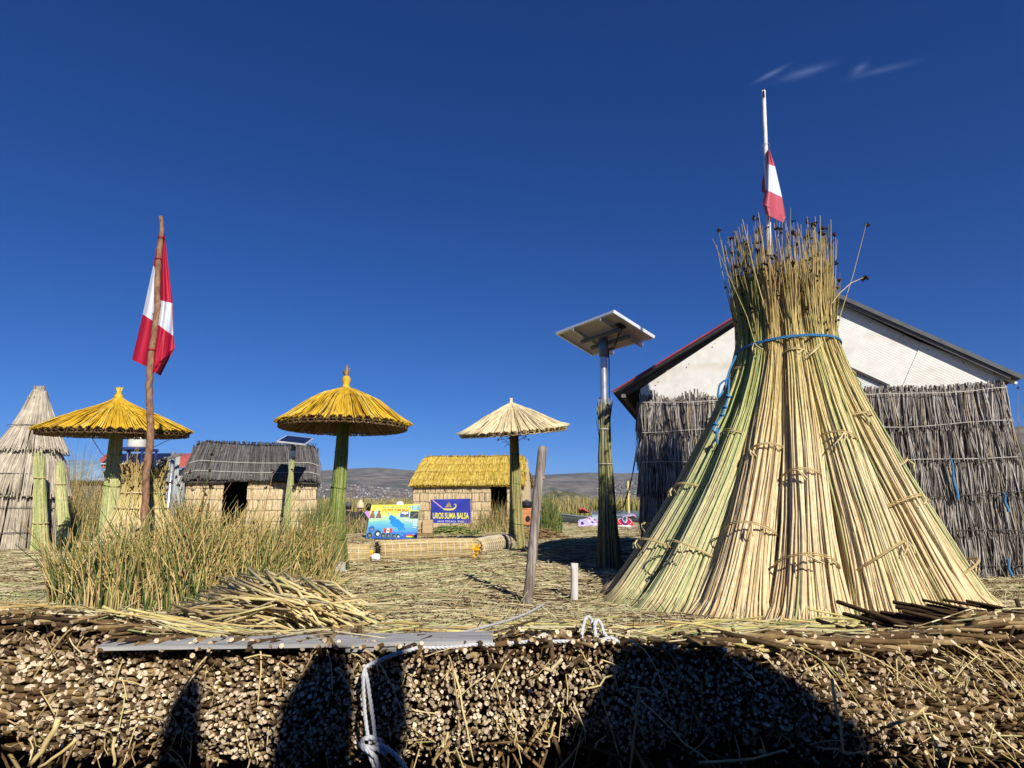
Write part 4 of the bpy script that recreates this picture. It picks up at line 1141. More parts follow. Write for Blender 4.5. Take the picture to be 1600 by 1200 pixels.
# apex and rim heights are read from the pictures of each one
PRF_mid = [(0, 0), (.1, .05), (.26, .14), (.52, .37), (.72, .66), (.87, .88), (1, 1)]
PRF_left = [(0, 0), (.06, .12), (.28, .34), (.6, .58), (.84, .85), (1, 1)]
PRF_right = [(0, 0), (.1, .08), (.31, .27), (.6, .60), (.85, .87), (1, 1)]
def zat(px, py, Y): return float(at(px, py, Y)[2])
YM, YL, YR_ = 9.0, 10.4, 13.2
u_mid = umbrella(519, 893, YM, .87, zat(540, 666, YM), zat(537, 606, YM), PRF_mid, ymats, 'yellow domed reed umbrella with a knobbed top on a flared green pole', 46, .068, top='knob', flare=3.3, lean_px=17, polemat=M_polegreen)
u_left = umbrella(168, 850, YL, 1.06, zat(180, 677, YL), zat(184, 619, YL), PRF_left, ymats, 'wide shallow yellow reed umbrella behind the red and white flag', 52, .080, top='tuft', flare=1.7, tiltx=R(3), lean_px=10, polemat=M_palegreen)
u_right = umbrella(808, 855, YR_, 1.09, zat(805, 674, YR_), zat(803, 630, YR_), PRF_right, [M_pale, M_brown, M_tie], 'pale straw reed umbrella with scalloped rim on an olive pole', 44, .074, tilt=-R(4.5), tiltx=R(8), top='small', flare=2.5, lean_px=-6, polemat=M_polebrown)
a = Acc()                                   # loose flowering strands under the pale canopy
for k in range(22):
    t = rng.random() * 6.283; s0 = at(800, 690, YR_ - .02) + np.array([.07 * math.cos(t), .07 * math.sin(t), rng.uniform(-.1, .1)])
    L = rng.uniform(.2, .45); d = np.array([math.cos(t), math.sin(t), rng.uniform(.1, .9)])
    e = s0 + d * L * .7 + np.array([0, 0, -.06 * rng.random()])
    a.tubes(np.stack([s0, (s0 + e) / 2 + np.array([0, 0, .04]), e])[None], .0045, 4, 0, rnd=[rng.random()])
    if k % 3 == 0: seedhead(a, e, .016, 1)
a.build('loose_strands', [M_polebrown, M_seed], u_right, 'stuff')

# ================================================================== SOLAR POSTS
def solar(corners, polepts, wrap, label, r, mats_under=True, name='solar_post'):
    P1, P2, P3, P4 = [np.array(c) for c in corners]          # near right edge P1-P2, far left edge P4-P3
    cen = (P1 + P2 + P3 + P4) / 4
    e1 = P4 - P1; e2 = P2 - P1
    L1, L2 = np.linalg.norm(e1), np.linalg.norm(e2); u = e1 / L1; v = e2 - u * np.dot(u, e2); v /= np.linalg.norm(v)
    n = np.cross(u, v); n = n if n[2] > 0 else -n
    base = np.array(polepts[-1])
    root = thing(name, tuple(base), label, 'solar panel', 'solar panels on posts')
    def q(s, t, h): return cen + u * (s * L1) + v * (t * L2) + n * h
    Rm = np.stack([u, v, n], 1)
    a = Acc(); a.box(cen + n * .004, (L1 - .04, L2 - .04, .012), 0, Rm); a.box(cen - n * .006, (L1 - .04, L2 - .04, .006), 1, Rm)
    pn = a.build('panel', [M_cell, M_backsheet], root)
    a = Acc(); fw = .035
    for t in (-.5, .5): a.box(q(0, t, -.012) - v * np.sign(t) * fw / 2, (L1, fw, .045), 0, Rm)
    for s in (-.5, .5): a.box(q(s, 0, -.012) - u * np.sign(s) * fw / 2, (fw, L2 - 2 * fw - .002, .045), 0, Rm)
    a.build('frame', M_alu, pn)
    a = Acc()
    for s in (-.30, .16): a.box(q(s, 0.03, -.062), (.045, L2 * 1.06, .05), 0, Rm)
    a.build('rail', M_steel, pn)
    a = Acc()
    for t in (-.13, .13): a.box(q(-.07, t, -.112), (L1 * .62, .045, .045), 0, Rm)
    a.build('bracket', plain('dark_bracket', (.13, .14, .15), .5, .4, metal=.3), pn)
    a = Acc(); a.box(q(-.36, -.1, -.03), (.10, .13, .03), 0, Rm, bevel=.006); a.build('junction_box', M_black, pn)
    Pp = smooth_path(polepts, 20)
    top = q(.0, .05, -.13)
    a = Acc(); PP = np.vstack([Pp]); PP[0] = [PP[0][0], PP[0][1], PP[0][2]]
    a.tubes(PP[None], np.linspace(r, r * 1.05, 20)[None], 14, 0, cap0=0); pl = a.build('pole', M_steel, root)
    a = Acc(); k0 = Pp[0]; a.tubes(np.array([k0 + [0, 0, .01], k0 - [0, 0, .30]])[None], r * 1.28, 14, 0, cap0=0, cap1=0); a.build('sleeve', plain('painted_sleeve', (.16, .22, .30), .45, .4, metal=.4), pl)
    # wiring
    j = q(-.36, -.1, -.05); b = Pp[1] + np.array([r * 1.4, -.02, 0])
    sag = (j + b) / 2 - np.array([0, 0, .22 * L2])
    a = Acc()
    for dd in (0, .04):
        C = smooth_path([j + v * dd, sag + u * dd * 2, b + [0, 0, .02 * L2], b - [0, 0, .4]], 30); a.tubes(C[None], .007, 5)
    C = smooth_path([b, Pp[6] + [r * 1.5, 0, 0], Pp[12] + [r * 1.5, 0, 0]], 20); a.tubes(C[None], .007, 5)
    a.build('cable', M_wire, root)
    # reeds wrapped round the lower part of the pole
    (wz1, rt, rb, mat, N) = wrap
    z = np.linspace(0, 1, 7); t = rng.random(N) * 6.283; ri = rng.uniform(.8, 1.05, N); hh = rng.uniform(.9, 1.04, N)
    zb = gnd(base[0], base[1])
    P = []
    for s in z:
        zc = zb - .02 + (wz1 - zb) * s * hh
        xc = np.interp(zc, Pp[::-1, 2], Pp[::-1, 0]); yc = np.interp(zc, Pp[::-1, 2], Pp[::-1, 1])
        rr_ = np.interp(s, [0, .3, .9, 1], [rb, rb * .72, rt, rt * 1.35]) * ri
        P.append(np.stack([xc + rr_ * np.cos(t), yc + rr_ * np.sin(t), zc], -1))
    P = np.stack(P, 1) + rng.normal(0, .004, (N, 7, 3)); P[:, -1, :2] += rng.normal(0, .035, (N, 2)) * rt / .09
    a = Acc(); a.tubes(P, np.stack([np.full(N, .010 * rt / .09) * (1.2 - .7 * s) for s in z], 1), 5, 0, rnd=rng.random(N))
    for k in range(12): seedhead(a, P[rng.integers(0, N), -1], .014, 1)
    w = a.build('reed_wrap', [mat, M_seed], root)
    for s in (.62, .83):
        zc = zb + (wz1 - zb) * s; xc = np.interp(zc, Pp[::-1, 2], Pp[::-1, 0]); yc = np.interp(zc, Pp[::-1, 2], Pp[::-1, 1])
        rr_ = np.interp(s, [0, .3, .9, 1], [rb, rb * .72, rt, rt * 1.35]) * 1.1
        a = Acc(); a.tubes(np.stack([xc + rr_ * np.cos(aa), yc + rr_ * np.sin(aa), zc + 0 * aa], -1)[None], .007, 5); a.build('tie', M_string, w)
    return root
pc = [(1.415, 8.504, 2.634 + CAM_Z), (2.032, 8.849, 2.351 + CAM_Z), (1.324, 10.233, 2.427 + CAM_Z), (.712, 9.915, 2.704 + CAM_Z)]
PYS = 9.35
fz = lambda px, py: tuple(at(px, py, PYS))
solar(pc, [fz(942.5, 528), fz(943.5, 600), fz(945, 700), fz(949, 800), (fz(952, 885)[0], PYS, 0)], (at(945, 628, PYS)[2], .068, .17, M_wrap, 110),
      'tall solar panel on a steel pole wrapped in green reeds beside the gable hut', .055)
y2 = 20.85
c1, c2, c3, c4 = at(450, 690, y2 - .55), at(494, 695, y2 - .45), at(477, 685, y2 + .35), at(428, 679, y2 + .25)
solar([c1, c4, c3, c2][0:4], [at(459, 690, y2), at(457, 712, y2), at(454, 745, y2), at(450, 790, y2), tuple(at(448, 824, y2)[:2]) + (0,)], (at(455, 713, y2)[2], .06, .15, M_palegreen, 80),
      'small solar panel on a thin post in front of the grey-roofed hut', .06)

# ================================================================== HUTS IN THE BACK
def reed_hut(name, L, Rr, depth, zw, zr, eave, roofmat, wallmat, label, doors, rows, hip=0.0, roofrows=1, strings=(), sag=.035):
    """hut with a mat wall facing the camera between ground points L and Rr"""
    L, Rr = np.array([L[0], L[1], 0.]), np.array([Rr[0], Rr[1], 0.])
    W_ = np.linalg.norm(Rr - L); u = (Rr - L) / W_; n = np.array([u[1], -u[0], 0.])
    root = thing(name, tuple((L + Rr) / 2), label, 'hut', 'reed huts behind the umbrellas')
    def p(s, z, o=0.): return L + u * s + n * o + np.array([0, 0, z])
    a = Acc()                                             # dark box inside, open at the doors
    xs_ = [0.] + [q for d in doors for q in d] + [W_]
    for k in range(0, len(xs_), 2):
        a.poly([p(xs_[k] + .02, 0, -.02), p(xs_[k + 1] - .02, 0, -.02), p(xs_[k + 1] - .02, zw + .1, -.02), p(xs_[k] + .02, zw + .1, -.02)], 1, .05)
    for d in doors:
        a.poly([p(d[0], zw - .12, -.06), p(d[1], zw - .12, -.06), p(d[1], zw + .1, -.06), p(d[0], zw + .1, -.06)], 0, .04)
    for s in (0.03, W_ - .03):
        a.poly([p(s, 0, -.06), p(s, zw, -.06), p(s, zr - .12, -depth / 2), p(s, zw, -depth), p(s, 0, -depth)], 0, .03)
    a.poly([p(W_, 0, -depth), p(0, 0, -depth), p(0, zw, -depth), p(W_, zw, -depth)], 0, .03)
    a.poly([p(0, .015, 0), p(W_, .015, 0), p(W_, .015, -depth), p(0, .015, -depth)], 0, .01)
    a.build('inner_wall', [M_dark, wallmat], root)
    zz = np.linspace(zw, -.03, rows + 1)
    for k in range(rows):                                 # mat courses, door gaps left free
        a = Acc()
        for q in range(0, len(xs_), 2):
            N = int((xs_[q + 1] - xs_[q]) * 115)
            if N < 2: continue
            s = np.sort(rng.uniform(xs_[q], xs_[q + 1], N)); t0 = zz[k] + rng.normal(0, .008, N); t1 = zz[k + 1] - .02 + rng.normal(0, .012, N)
            o = .01 + .012 * rng.random(N)
            P = np.stack([np.array([p(a_, b_, o_ + .012) for a_, b_, o_ in zip(s, t0, o)]), np.array([p(a_ + rng.normal(0, .006), (b_ + c_) / 2, o_ + .035) for a_, b_, c_, o_ in zip(s, t0, t1, o)]),
                          np.array([p(a_ + rng.normal(0, .01), b_, o_) for a_, b_, o_ in zip(s, t1, o)])], 1)
            a.tubes(P, rng.uniform(.009, .013, N), 4, 0, rnd=rng.random(N))
        c = a.build('mat_course', wallmat, root, 'stuff')
        if k:
            a = Acc()
            for q in range(0, len(xs_), 2):
                if xs_[q + 1] - xs_[q] < .05: continue
                ss = np.linspace(xs_[q], xs_[q + 1], 16)
                a.tubes(np.array([p(s_, zz[k] + .008 * math.sin(s_ * 5), .05) for s_ in ss])[None], .008, 4)
            a.build('string', M_dstring, c)
    for sgn, s in ((0, -.01), (1, W_ + .01)):              # gable ends
        N = int(depth * 50); o = np.sort(rng.uniform(0, depth, N))
        zt = zw + (zr - zw) * (1 - np.abs(o / depth * 2 - 1)) - .06
        P = np.stack([np.array([p(s, -.02, -q) for q in o]), np.array([p(s + (.02 if sgn else -.02), z_, -q) for q, z_ in zip(o, zt)])], 1)
        a = Acc(); a.tubes(P, .02, 4, 0, rnd=rng.random(N)); a.build('gable_end', roofmat if roofmat is M_greyroof else wallmat, root, 'stuff')  # grey hut's ends take the dark roof reed to stand for shade
    # thatch: reeds laid down both slopes
    for side in (0, 1):
        a = Acc(); N = int((W_ + .3) * 150) * roofrows
        s = rng.uniform(-.16, W_ + .16, N); row = rng.integers(0, roofrows, N)
        f0 = row / roofrows - .02; f1 = np.minimum((row + 1) / roofrows + .12, 1.0 + .03 * rng.random(N))
        def rp(s_, f_, lift):
            pinch = hip * (1 - f_)                         # the ridge is shorter than the eaves
            s2 = s_ + (W_ / 2 - s_) * pinch
            o = (-depth / 2) + (depth / 2 + eave) * f_ * (1 if side == 0 else -1)
            if side == 1: o = -depth / 2 - (depth / 2 + eave) * f_
            z_ = zr - (zr - zw + eave * .5) * (max(f_, 0.) ** 1.12) + lift - sag * math.sin(math.pi * min(1, max(0, s_ / W_))) * (1 - .5 * f_) - .12 * max(0, abs(s_ / W_ * 2 - 1) - .9) * 10 * sag / .07 * .5
            return p(s2, z_, o)
        sk = rng.normal(0, .05, N) * (3. / roofrows if roofrows > 1 else 1)
        P = np.stack([np.array([rp(a_ + k_ * q, b_ + (c_ - b_) * q, .03 + .05 * r_ + .03 * q) for a_, b_, c_, r_, k_ in zip(s, f0, f1, rng.random(N), sk)]) for q in (0, .5, 1)], 1)
        P[:, 1:] += rng.normal(0, .012, (N, 2, 3)); a.tubes(P, rng.uniform(.007, .014, N), 4, 0, cap1=0, rnd=rng.random(N))
        k_ = 12; V = np.array([[rp(s_, f_, .0) for s_ in np.linspace(-.1, W_ + .1, 3)] for f_ in np.linspace(0, .985, k_)])
        i = np.arange(k_ - 1)[:, None] * 3 + np.arange(2)[None]
        a.add(V.reshape(-1, 3), [np.stack([i, i + 1, i + 4, i + 3], -1).reshape(-1, 4)], 0, True, .05)
        rf = a.build('roof_slope', roofmat, root)
        for f_ in strings:
            b = Acc(); b.tubes(np.array([rp(s_, f_, .13) for s_ in np.linspace(-.1, W_ + .1, 24)])[None], .009, 4); b.build('string', M_string, rf)
    a = Acc(); N = int(W_ * 40)                            # ridge tuft
    s = rng.uniform(hip * W_ / 2 - .1, W_ - hip * W_ / 2 + .1, N)
    P = np.stack([np.array([p(q, zr - .03, -depth / 2 + rng.normal(0, .05)) for q in s]), np.array([p(q + rng.normal(0, .05), zr + .05 + .05 * rng.random(), -depth / 2 + rng.normal(0, .05)) for q in s])], 1)
    a.tubes(P, .016, 4, 0, rnd=rng.random(N) * .5); a.build('ridge', roofmat, root, 'stuff')
    return root
gL, gR = at(288, 790, 21.1), at(494, 790, 22.5)
reed_hut('reed_hut', gL, gR, 2.6, 1.78, zat(380, 694, 23.0), .22, M_greyroof, M_wallreed, 'reed hut with dark grey thatched roof and black doorway behind the thicket', [(1.12, 1.86)], 5, hip=.09, strings=(.62, .86), sag=.09)
yL, yR = at(646, 790, 25.6), at(817, 790, 25.0)
reed_hut('reed_hut', yL, yR, 2.4, 1.68, zat(730, 714, 26.4), .2, M_yellowdull, M_wallreed, 'reed hut with yellow thatched roof behind the blue banner', [(3.08, 3.72)], 5, hip=.10, roofrows=4)

# ---- conical hut at the left edge
ccx, ccy = at(30, 790, 13.2)[0], 13.2
cone = thing('conical_hut', (ccx, ccy, 0), 'pointed grey conical reed hut with two skirts of thatch and a dark doorway', 'hut')
DOOR = (-.02, .60)                                      # the doorway, as angles round the hut
def ring(N, r0, z0, r1, z1, mat, name, gap=None, r2=None, lean0=(0, 0), lean1=(0, 0), rad=.016, kinds=None):
    a = Acc(); t = rng.uniform(0, 6.283, N)
    if gap is not None:
        tt_ = (t + math.pi) % (2 * math.pi) - math.pi; t = t[(tt_ < gap[0]) | (tt_ > gap[1])]; N = len(t)
    ln = rng.uniform(.93, 1.04, N); dt = rng.normal(0, .05, N); P = []
    for q in (0, .5, 1):
        rq = r0 + (r1 - r0) * q * ln + (.05 * math.sin(q * 3.14) if r2 is None else r2 * math.sin(q * 3.14))
        zq = z0 + (z1 - z0) * q * ln
        P.append(np.stack([ccx + lean0[0] + (lean1[0] - lean0[0]) * q + rq * np.cos(t + dt * q), ccy + rq * np.sin(t + dt * q), zq], -1))
    P = np.stack(P, 1) + rng.normal(0, .012, (N, 3, 3))
    a.tubes(P, np.stack([np.full(N, rad * .8), np.full(N, rad), np.full(N, rad * .6)], 1), 4, 0, rnd=rng.random(N))
    return a.build(name, mat, cone, 'stuff')
zc = lambda y: zat(0, y, 13.2)
a = Acc(); t = np.linspace(DOOR[1], DOOR[0] + 2 * math.pi, 30)
V = np.stack([np.stack([ccx + .71 * np.cos(t), ccy + .71 * np.sin(t), np.full(30, z)], -1) for z in (0, zc(772))]).reshape(-1, 3); i = np.arange(29)
a.add(V, [np.stack([i, i + 1, i + 31, i + 30], -1)], 0, True)
a.lathe([(.68, zc(772)), (.36, zc(700)), (.05, zc(618))], (ccx + .0, ccy, 0), 20, 0); a.build('inner_wall', M_dark, cone)
ring(620, .72, zc(768), .84, 0, M_greytan, 'wall', gap=DOOR, r2=-.01)
ring(560, .42, zc(690), .82, zc(775), M_greytan, 'thatch_skirt', r2=.06, lean0=(.08, 0), lean1=(.02, 0))
ring(560, .10, zc(612), .62, zc(706), M_greytan, 'thatch_cap', r2=-.05, lean0=(.10, 0), lean1=(.10, 0))
ring(160, .45, zc(770), .52, zc(783), M_greytan, 'eave_tuft', r2=.35)
a = Acc(); N = 90; t = rng.random(N) * 6.283; c0 = np.array([ccx + .08, ccy, zc(620)])
P = np.stack([np.stack([c0[0] + .07 * np.cos(t), c0[1] + .07 * np.sin(t), np.full(N, c0[2])], -1), np.stack([c0[0] + .09 * np.cos(t), c0[1] + .09 * np.sin(t), c0[2] + .10 + .14 * rng.random(N)], -1)], 1)
a.tubes(P, .014, 4, 0, rnd=rng.random(N))
for k in range(40):
    tq = rng.random() * 6.283; d = np.array([math.cos(tq), math.sin(tq), -.15]); a.tubes(np.stack([c0, c0 + d * .2 * rng.uniform(.6, 1)])[None], .011, 4, 0)
a.build('topknot', M_greytan, cone)
for y_ in (667, 742, 792, 830):
    r_ = {667: .38, 742: .70, 792: .76, 830: .80}[y_]; off = {667: .06, 742: .0, 792: 0, 830: 0}[y_]
    tq = np.linspace(-2.5, -.15, 26); a = Acc(); a.tubes(np.stack([ccx + off + (r_ + .05) * np.cos(tq), ccy + (r_ + .05) * np.sin(tq), zc(y_) + .0 * tq], -1)[None], .008, 4); a.build('string', M_dstring, cone)
def bundle_post(p0, p1, r0, r1, mat, label, name='reed_column', group='pale green reed columns at the doorway', N=70, ties=(.3, .75)):
    p0, p1 = np.array(p0, float), np.array(p1, float)
    root = thing(name, tuple(p0), label, 'reed bundle', group)
    t = rng.random(N) * 6.283; ri = rng.uniform(.55, 1.03, N); hh = rng.uniform(.93, 1.03, N); P = []
    for q in np.linspace(0, 1, 6):
        c = p0 + (p1 - p0) * q; rr_ = np.interp(q, [0, .25, .5, 1], [r0, r0 * .72, (r0 + r1) * .42, r1]) * ri
        P.append(np.stack([c[0] + rr_ * np.cos(t), c[1] + rr_ * np.sin(t), p0[2] - .02 + (p1[2] - p0[2]) * q * hh], -1))
    P = np.stack(P, 1) + rng.normal(0, .006, (N, 6, 3))
    a = Acc(); a.tubes(P, np.stack([np.full(N, .017) * (1.15 - .5 * q) for q in np.linspace(0, 1, 6)], 1), 4, 0, rnd=rng.random(N))
    st_ = a.build('stems', mat, root, 'stuff')
    for q in ties:
        c = p0 + (p1 - p0) * q; rr_ = np.interp(q, [0, .25, .5, 1], [r0, r0 * .72, (r0 + r1) * .42, r1]) * 1.1
        a = Acc(); a.tubes(np.stack([c[0] + rr_ * np.cos(aa), c[1] + rr_ * np.sin(aa), p0[2] + (p1[2] - p0[2]) * q + 0 * aa], -1)[None], .010, 5); a.build('tie', M_tie, st_)
    return root
yb_ = 12.2
bundle_post(tuple(at(66, 850, yb_)[:2]) + (0,), at(62, 708, yb_), .16, .075, M_palegreen, 'pale green reed column leaning on the conical hut left of its doorway')
bundle_post(tuple(at(106, 835, yb_ + .3)[:2]) + (0,), at(93, 722, yb_ + .3), .15, .06, M_palegreen, 'pale green reed column leaning in to the right of the dark doorway')

# ---- a second, smaller stook behind the flagpole
s2 = at(222, 790, 8.8); s2x, s2y = s2[0], s2[1]
st2 = thing('reed_stook', (s2x, s2y, 0), 'small pale reed stook behind the crooked bark flagpole', 'reed stook')
for k in range(9):
    th = 2 * math.pi * k / 9 - 1.4; er = np.array([math.cos(th), math.sin(th), 0]); et = np.array([-math.sin(th), math.cos(th), 0])
    N = 62; u = rng.uniform(-1, 1, N); v = rng.uniform(0, 1, N) * np.sqrt(1 - u ** 2 * .9); ln = rng.uniform(.72, 1.05, N); P = []
    for q in np.linspace(0, 1, 8):
        z = 1.42 * q * ln; rr_ = np.interp(z, [0, .4, .85, 1.1, 1.6], [.74, .48, .29, .23, .27]); w_ = math.pi * rr_ / 9 * .95
        P.append(er[None] * (rr_ - .06 + v * .07)[:, None] + et[None] * (u * w_)[:, None] + np.stack([np.full(N, s2x), np.full(N, s2y), z], -1))
    P = np.stack(P, 1) + rng.normal(0, .01, (N, 8, 3)); P[:, -1] += rng.normal(0, .04, (N, 3))
    a = Acc(); a.tubes(P, np.stack([np.full(N, .011) * (1.1 - .6 * q) for q in np.linspace(0, 1, 8)], 1), 4, 0, rnd=np.clip(rng.normal(.55, .25, N), 0, 1))
    for q in rng.choice(N, 8): seedhead(a, P[q, -1], .02, 1)
    b = a.build('reed_bundle', [M_stook, M_seed], st2)
    for zq in (.4, .85, 1.05):
        rr_ = np.interp(zq, [0, .4, .85, 1.1, 1.6], [.74, .48, .29, .23, .27]); q = np.linspace(-1, 1, 9)
        a = Acc(); a.tubes(np.array([er * (rr_ - .045 + .07 * math.sqrt(max(0, 1 - s * s * .9))) + et * s * math.pi * rr_ / 9 + np.array([s2x, s2y, zq]) for s in q])[None], .011, 4); a.build('tie', M_tie, b)

# ================================================================== TIN-ROOFED BUILDINGS AT THE BACK LEFT
M_white = plain('white_plaster', (.50, .49, .46), .8, .2, var=.06, scale=2)
M_tile = plain('red_roof_tile', (.36, .085, .07), .6, .3, var=.2, scale=2)
M_bluegrey = plain('blue_grey_tin', (.18, .28, .38), .45, .4, var=.25, scale=1.5)
M_bluesteel = plain('blue_steel', (.022, .04, .15), .5, .4)
M_tin = plain('grey_tin', (.30, .33, .33), .5, .4, var=.2, scale=1.5)
def corrug(p, q, back_, n, amp, mats, th=.02):
    """a corrugated sheet from edge p-q running along back_, waves across p-q"""
    p, q, back_ = np.array(p, float), np.array(q, float), np.array(back_, float)
    nn = np.cross(q - p, back_); nn /= np.linalg.norm(nn)
    if nn[2] < 0: nn = -nn
    a = Acc(); m = n * 6
    f = np.arange(m + 1) / m; off = amp * np.sin(f * n * 2 * math.pi)
    E0 = p[None] + (q - p)[None] * f[:, None] + nn[None] * off[:, None]; E1 = E0 + back_
    V = np.concatenate([E0, E1, E0 - nn * th, E1 - nn * th]); i = np.arange(m); k = m + 1
    a.add(V, [np.stack([i, i + 1, i + 1 + k, i + k], -1), np.stack([i + 2 * k, i + 3 * k, i + 1 + 3 * k, i + 1 + 2 * k], -1), np.stack([i, i + 2 * k, i + 1 + 2 * k, i + 1], -1)], 0, True)
    return a
HY = 36.
house = thing('tiled_house', tuple(at(205, 790, HY)[:2]) + (0,), 'white house with red tiled roof and solar panels behind the left umbrella', 'house')
e0, e1 = at(140, 731, HY), at(292, 730, HY - 1.0); r0_, r1_ = at(166, 710, HY + 3.2), at(262, 709, HY + 2.2)
a = corrug(e0, e1, r0_ - e0, 34, .05, [M_tile]); rf = a.build('roof', M_tile, house)
up_ = (r0_ - e0); nn = np.cross(e1 - e0, up_); nn /= np.linalg.norm(nn); nn = nn if nn[2] > 0 else -nn
for k in range(4):
    f0, f1 = .10 + .17 * k, .10 + .17 * k + .163
    c = [e0 + (e1 - e0) * f + up_ * g + nn * .14 for f, g in ((f0, .12), (f1, .12), (f1, .86), (f0, .86))]
    a = Acc(); a.poly(c, 0, .05); pn = a.build('solar_panel', M_cell, rf)
    a = Acc(); a.bar(c[0] - up_ * .01, c[1] - up_ * .01, .05, .07); a.build('panel_frame', M_alu, pn)
a = Acc(); w0, w1 = e0 + [.5, .6, 0], e1 + [-.5, .6, 0]
g = lambda p_, z: np.array([p_[0], p_[1], z])
a.poly([g(w0, 0), g(w1, 0), g(w1, w1[2] - .1), g(w0, w0[2] - .1)], 0, .15)
a.poly([g(w0, 0) + [0, 5, 0], g(w0, 0) + [0, .16, 0], g(w0, w0[2]) + [0, .16, 0], g(w0, w0[2] + .6) + [0, 5, 0]], 0, .15)
a.poly([g(w1, 0) + [0, .16, 0], g(w1, 0) + [0, 5, 0], g(w1, w1[2] + .6) + [0, 5, 0], g(w1, w1[2]) + [0, .16, 0]], 0, .15)
a.build('wall', M_white, house)
for (x0, x1, y0_, y1_) in ((150, 186, 737, 748), (188, 206, 737, 760)):
    c = [onplane(x, y, w0 + [0, -.02, 0], np.cross(w1 - w0, [0, 0, 1.])) for x, y in ((x0, y1_), (x1, y1_), (x1, y0_), (x0, y0_))]
    a = Acc(); a.poly(c, 0, .03); wi = a.build('window', M_dark, house)
    a = Acc(); a.bar(c[0], c[1], .06, .06); a.bar(c[2], c[3], .06, .06); a.build('frame', M_lumber, wi)
# water tank on a blue stand
TY = 34.
tk = at(213, 703, TY); tank = thing('water_tank', tuple(tk[:2]) + (0,), 'pale cylindrical water tank on a blue steel stand above the tiled house', 'water tank')
rt_ = (at(228, 690, TY)[0] - at(201, 690, TY)[0]) / 2
zt0, zt1 = zat(213, 700, TY), zat(213, 674, TY)
a = Acc(); a.lathe([(0, zt0), (rt_, zt0), (rt_ * .97, zt0 + .1), (rt_ * .97, zt1 - .1), (rt_ * .9, zt1 - .02), (rt_ * .5, zt1 + .06), (0, zt1 + .08)], (tk[0], TY, 0), 24, 0); a.build('drum', plain('tank_plastic', (.55, .54, .47), .5, .3, var=.05), tank)
a = Acc(); a.lathe([(rt_ * .985, zt0 + .45), (rt_ * 1.0, zt0 + .48), (rt_ * .985, zt0 + .51)], (tk[0], TY, 0), 24, 0); a.build('rib', plain('tank_plastic_rib', (.5, .49, .43), .5, .3), tank)
a = Acc(); wd = at(236, 700, TY)[0] - at(190, 700, TY)[0]
a.box((tk[0], TY, zt0 - .08), (wd, 1.5, .12), 0); a.build('platform', M_bluesteel, tank)
for sx in (-1, 1):
    for sy in (-1, 1):
        a = Acc(); a.bar((tk[0] + sx * wd * .46, TY + sy * .65, 0), (tk[0] + sx * wd * .46, TY + sy * .65, zt0 - .14), .08, .08); a.build('leg', M_bluesteel, tank)
a = Acc(); a.bar((tk[0] - .1, TY - .5, zt0 - .14), (tk[0] - .1, TY - .5, 1.5), .12, .12); a.build('post', M_bluesteel, tank)
# low shed with a blue-grey tin roof
BYY = 27.
sh = thing('tin_shed', tuple(at(110, 790, BYY)[:2]) + (0,), 'low shed with blue-grey tin roof right of the conical hut', 'shed')
p, q = at(70, 750, BYY), at(164, 750, BYY); p2 = at(74, 719, BYY + 3.4)
a = corrug(p, q, p2 - p, 40, .02, None)
sk_ = np.array([at(128, 719, BYY + 3.4)[0] - p2[0] - (q - p)[0], 0, 0])
V = np.vstack(a.V); tx_ = (V[:, 0] - p[0]) / (q[0] - p[0]); ty_ = (V[:, 1] - p[1]) / 3.4; V[:, 0] += sk_[0] * np.clip(tx_, 0, 1) * np.clip(ty_, 0, 1); a.V = [V]
a.build('roof', M_bluegrey, sh)
a = Acc(); a.box(((p[0] + q[0]) / 2, BYY + 1.8, p[2] / 2 - .06), ((q[0] - p[0]) * .94, 3.0, p[2]), 0); a.build('wall', M_lumber, sh)
# grey tin lean-to with standing pipes
GY = 26.
ls = thing('tin_screen', tuple(at(262, 790, GY)[:2]) + (0,), 'grey corrugated tin screen with pipe posts beside the grey-roofed hut', 'shed')
p, q = at(244, 720, GY), at(281, 712, GY - .6)
a = Acc(); n = 14; f = np.arange(n * 6 + 1) / (n * 6); off = .03 * np.sin(f * n * 6.283)
E0 = np.array([p[0], p[1], 0]) + (q - p)[None] * [[1, 1, 0]] * f[:, None]; E0[:, 1] -= off; E1 = E0.copy(); E1[:, 2] = p[2] + (q[2] - p[2]) * f
i = np.arange(n * 6); k = n * 6 + 1
a.add(np.concatenate([E0, E1]), [np.stack([i, i + 1, i + 1 + k, i + k], -1)], 0, True)
ob = a.build('sheet', M_tin, ls); s_ = ob.modifiers.new('thick', 'SOLIDIFY'); s_.thickness = .02
for (x, yt) in ((259, 714), (271, 706)):
    c = at(x, yt, GY - .75); a = Acc(); a.tubes(np.array([[c[0], c[1], 0], [c[0], c[1], c[2]]])[None], .085, 10, 0, cap1=0); a.build('post', M_steel, ls)
a = Acc()
for (x0, y0_, x1, y1_) in ((244, 722, 285, 709), (246, 728, 262, 716)): a.bar(at(x0, y0_, GY - .8), at(x1, y1_, GY - 1.2), .06, .10)
a.build('crossbar', M_lumber, ls)
# thin wires strung from the left umbrella to the tiled house
for (x0, y0_, Y0, x1, y1_, Y1, sg, lb) in ((143, 683, 10.3, 166, 713, 36, .2, 'thin black wire from the left umbrella to the tiled roof'), (278, 680, 10.4, 208, 712, 36, .1, 'thin black wire from the right rim of the left umbrella to the water tank')):
    p, q = at(x0, y0_, Y0), at(x1, y1_, Y1); t = np.linspace(0, 1, 16)[:, None]
    P = p + (q - p) * t - np.array([0, 0, sg]) * np.sin(t * math.pi) * .4
    a = Acc(); a.tubes(P[None], np.linspace(.006, .014, 16)[None], 5); tag(a.build('wire', M_wire), lb, 'wire', 'overhead wires')

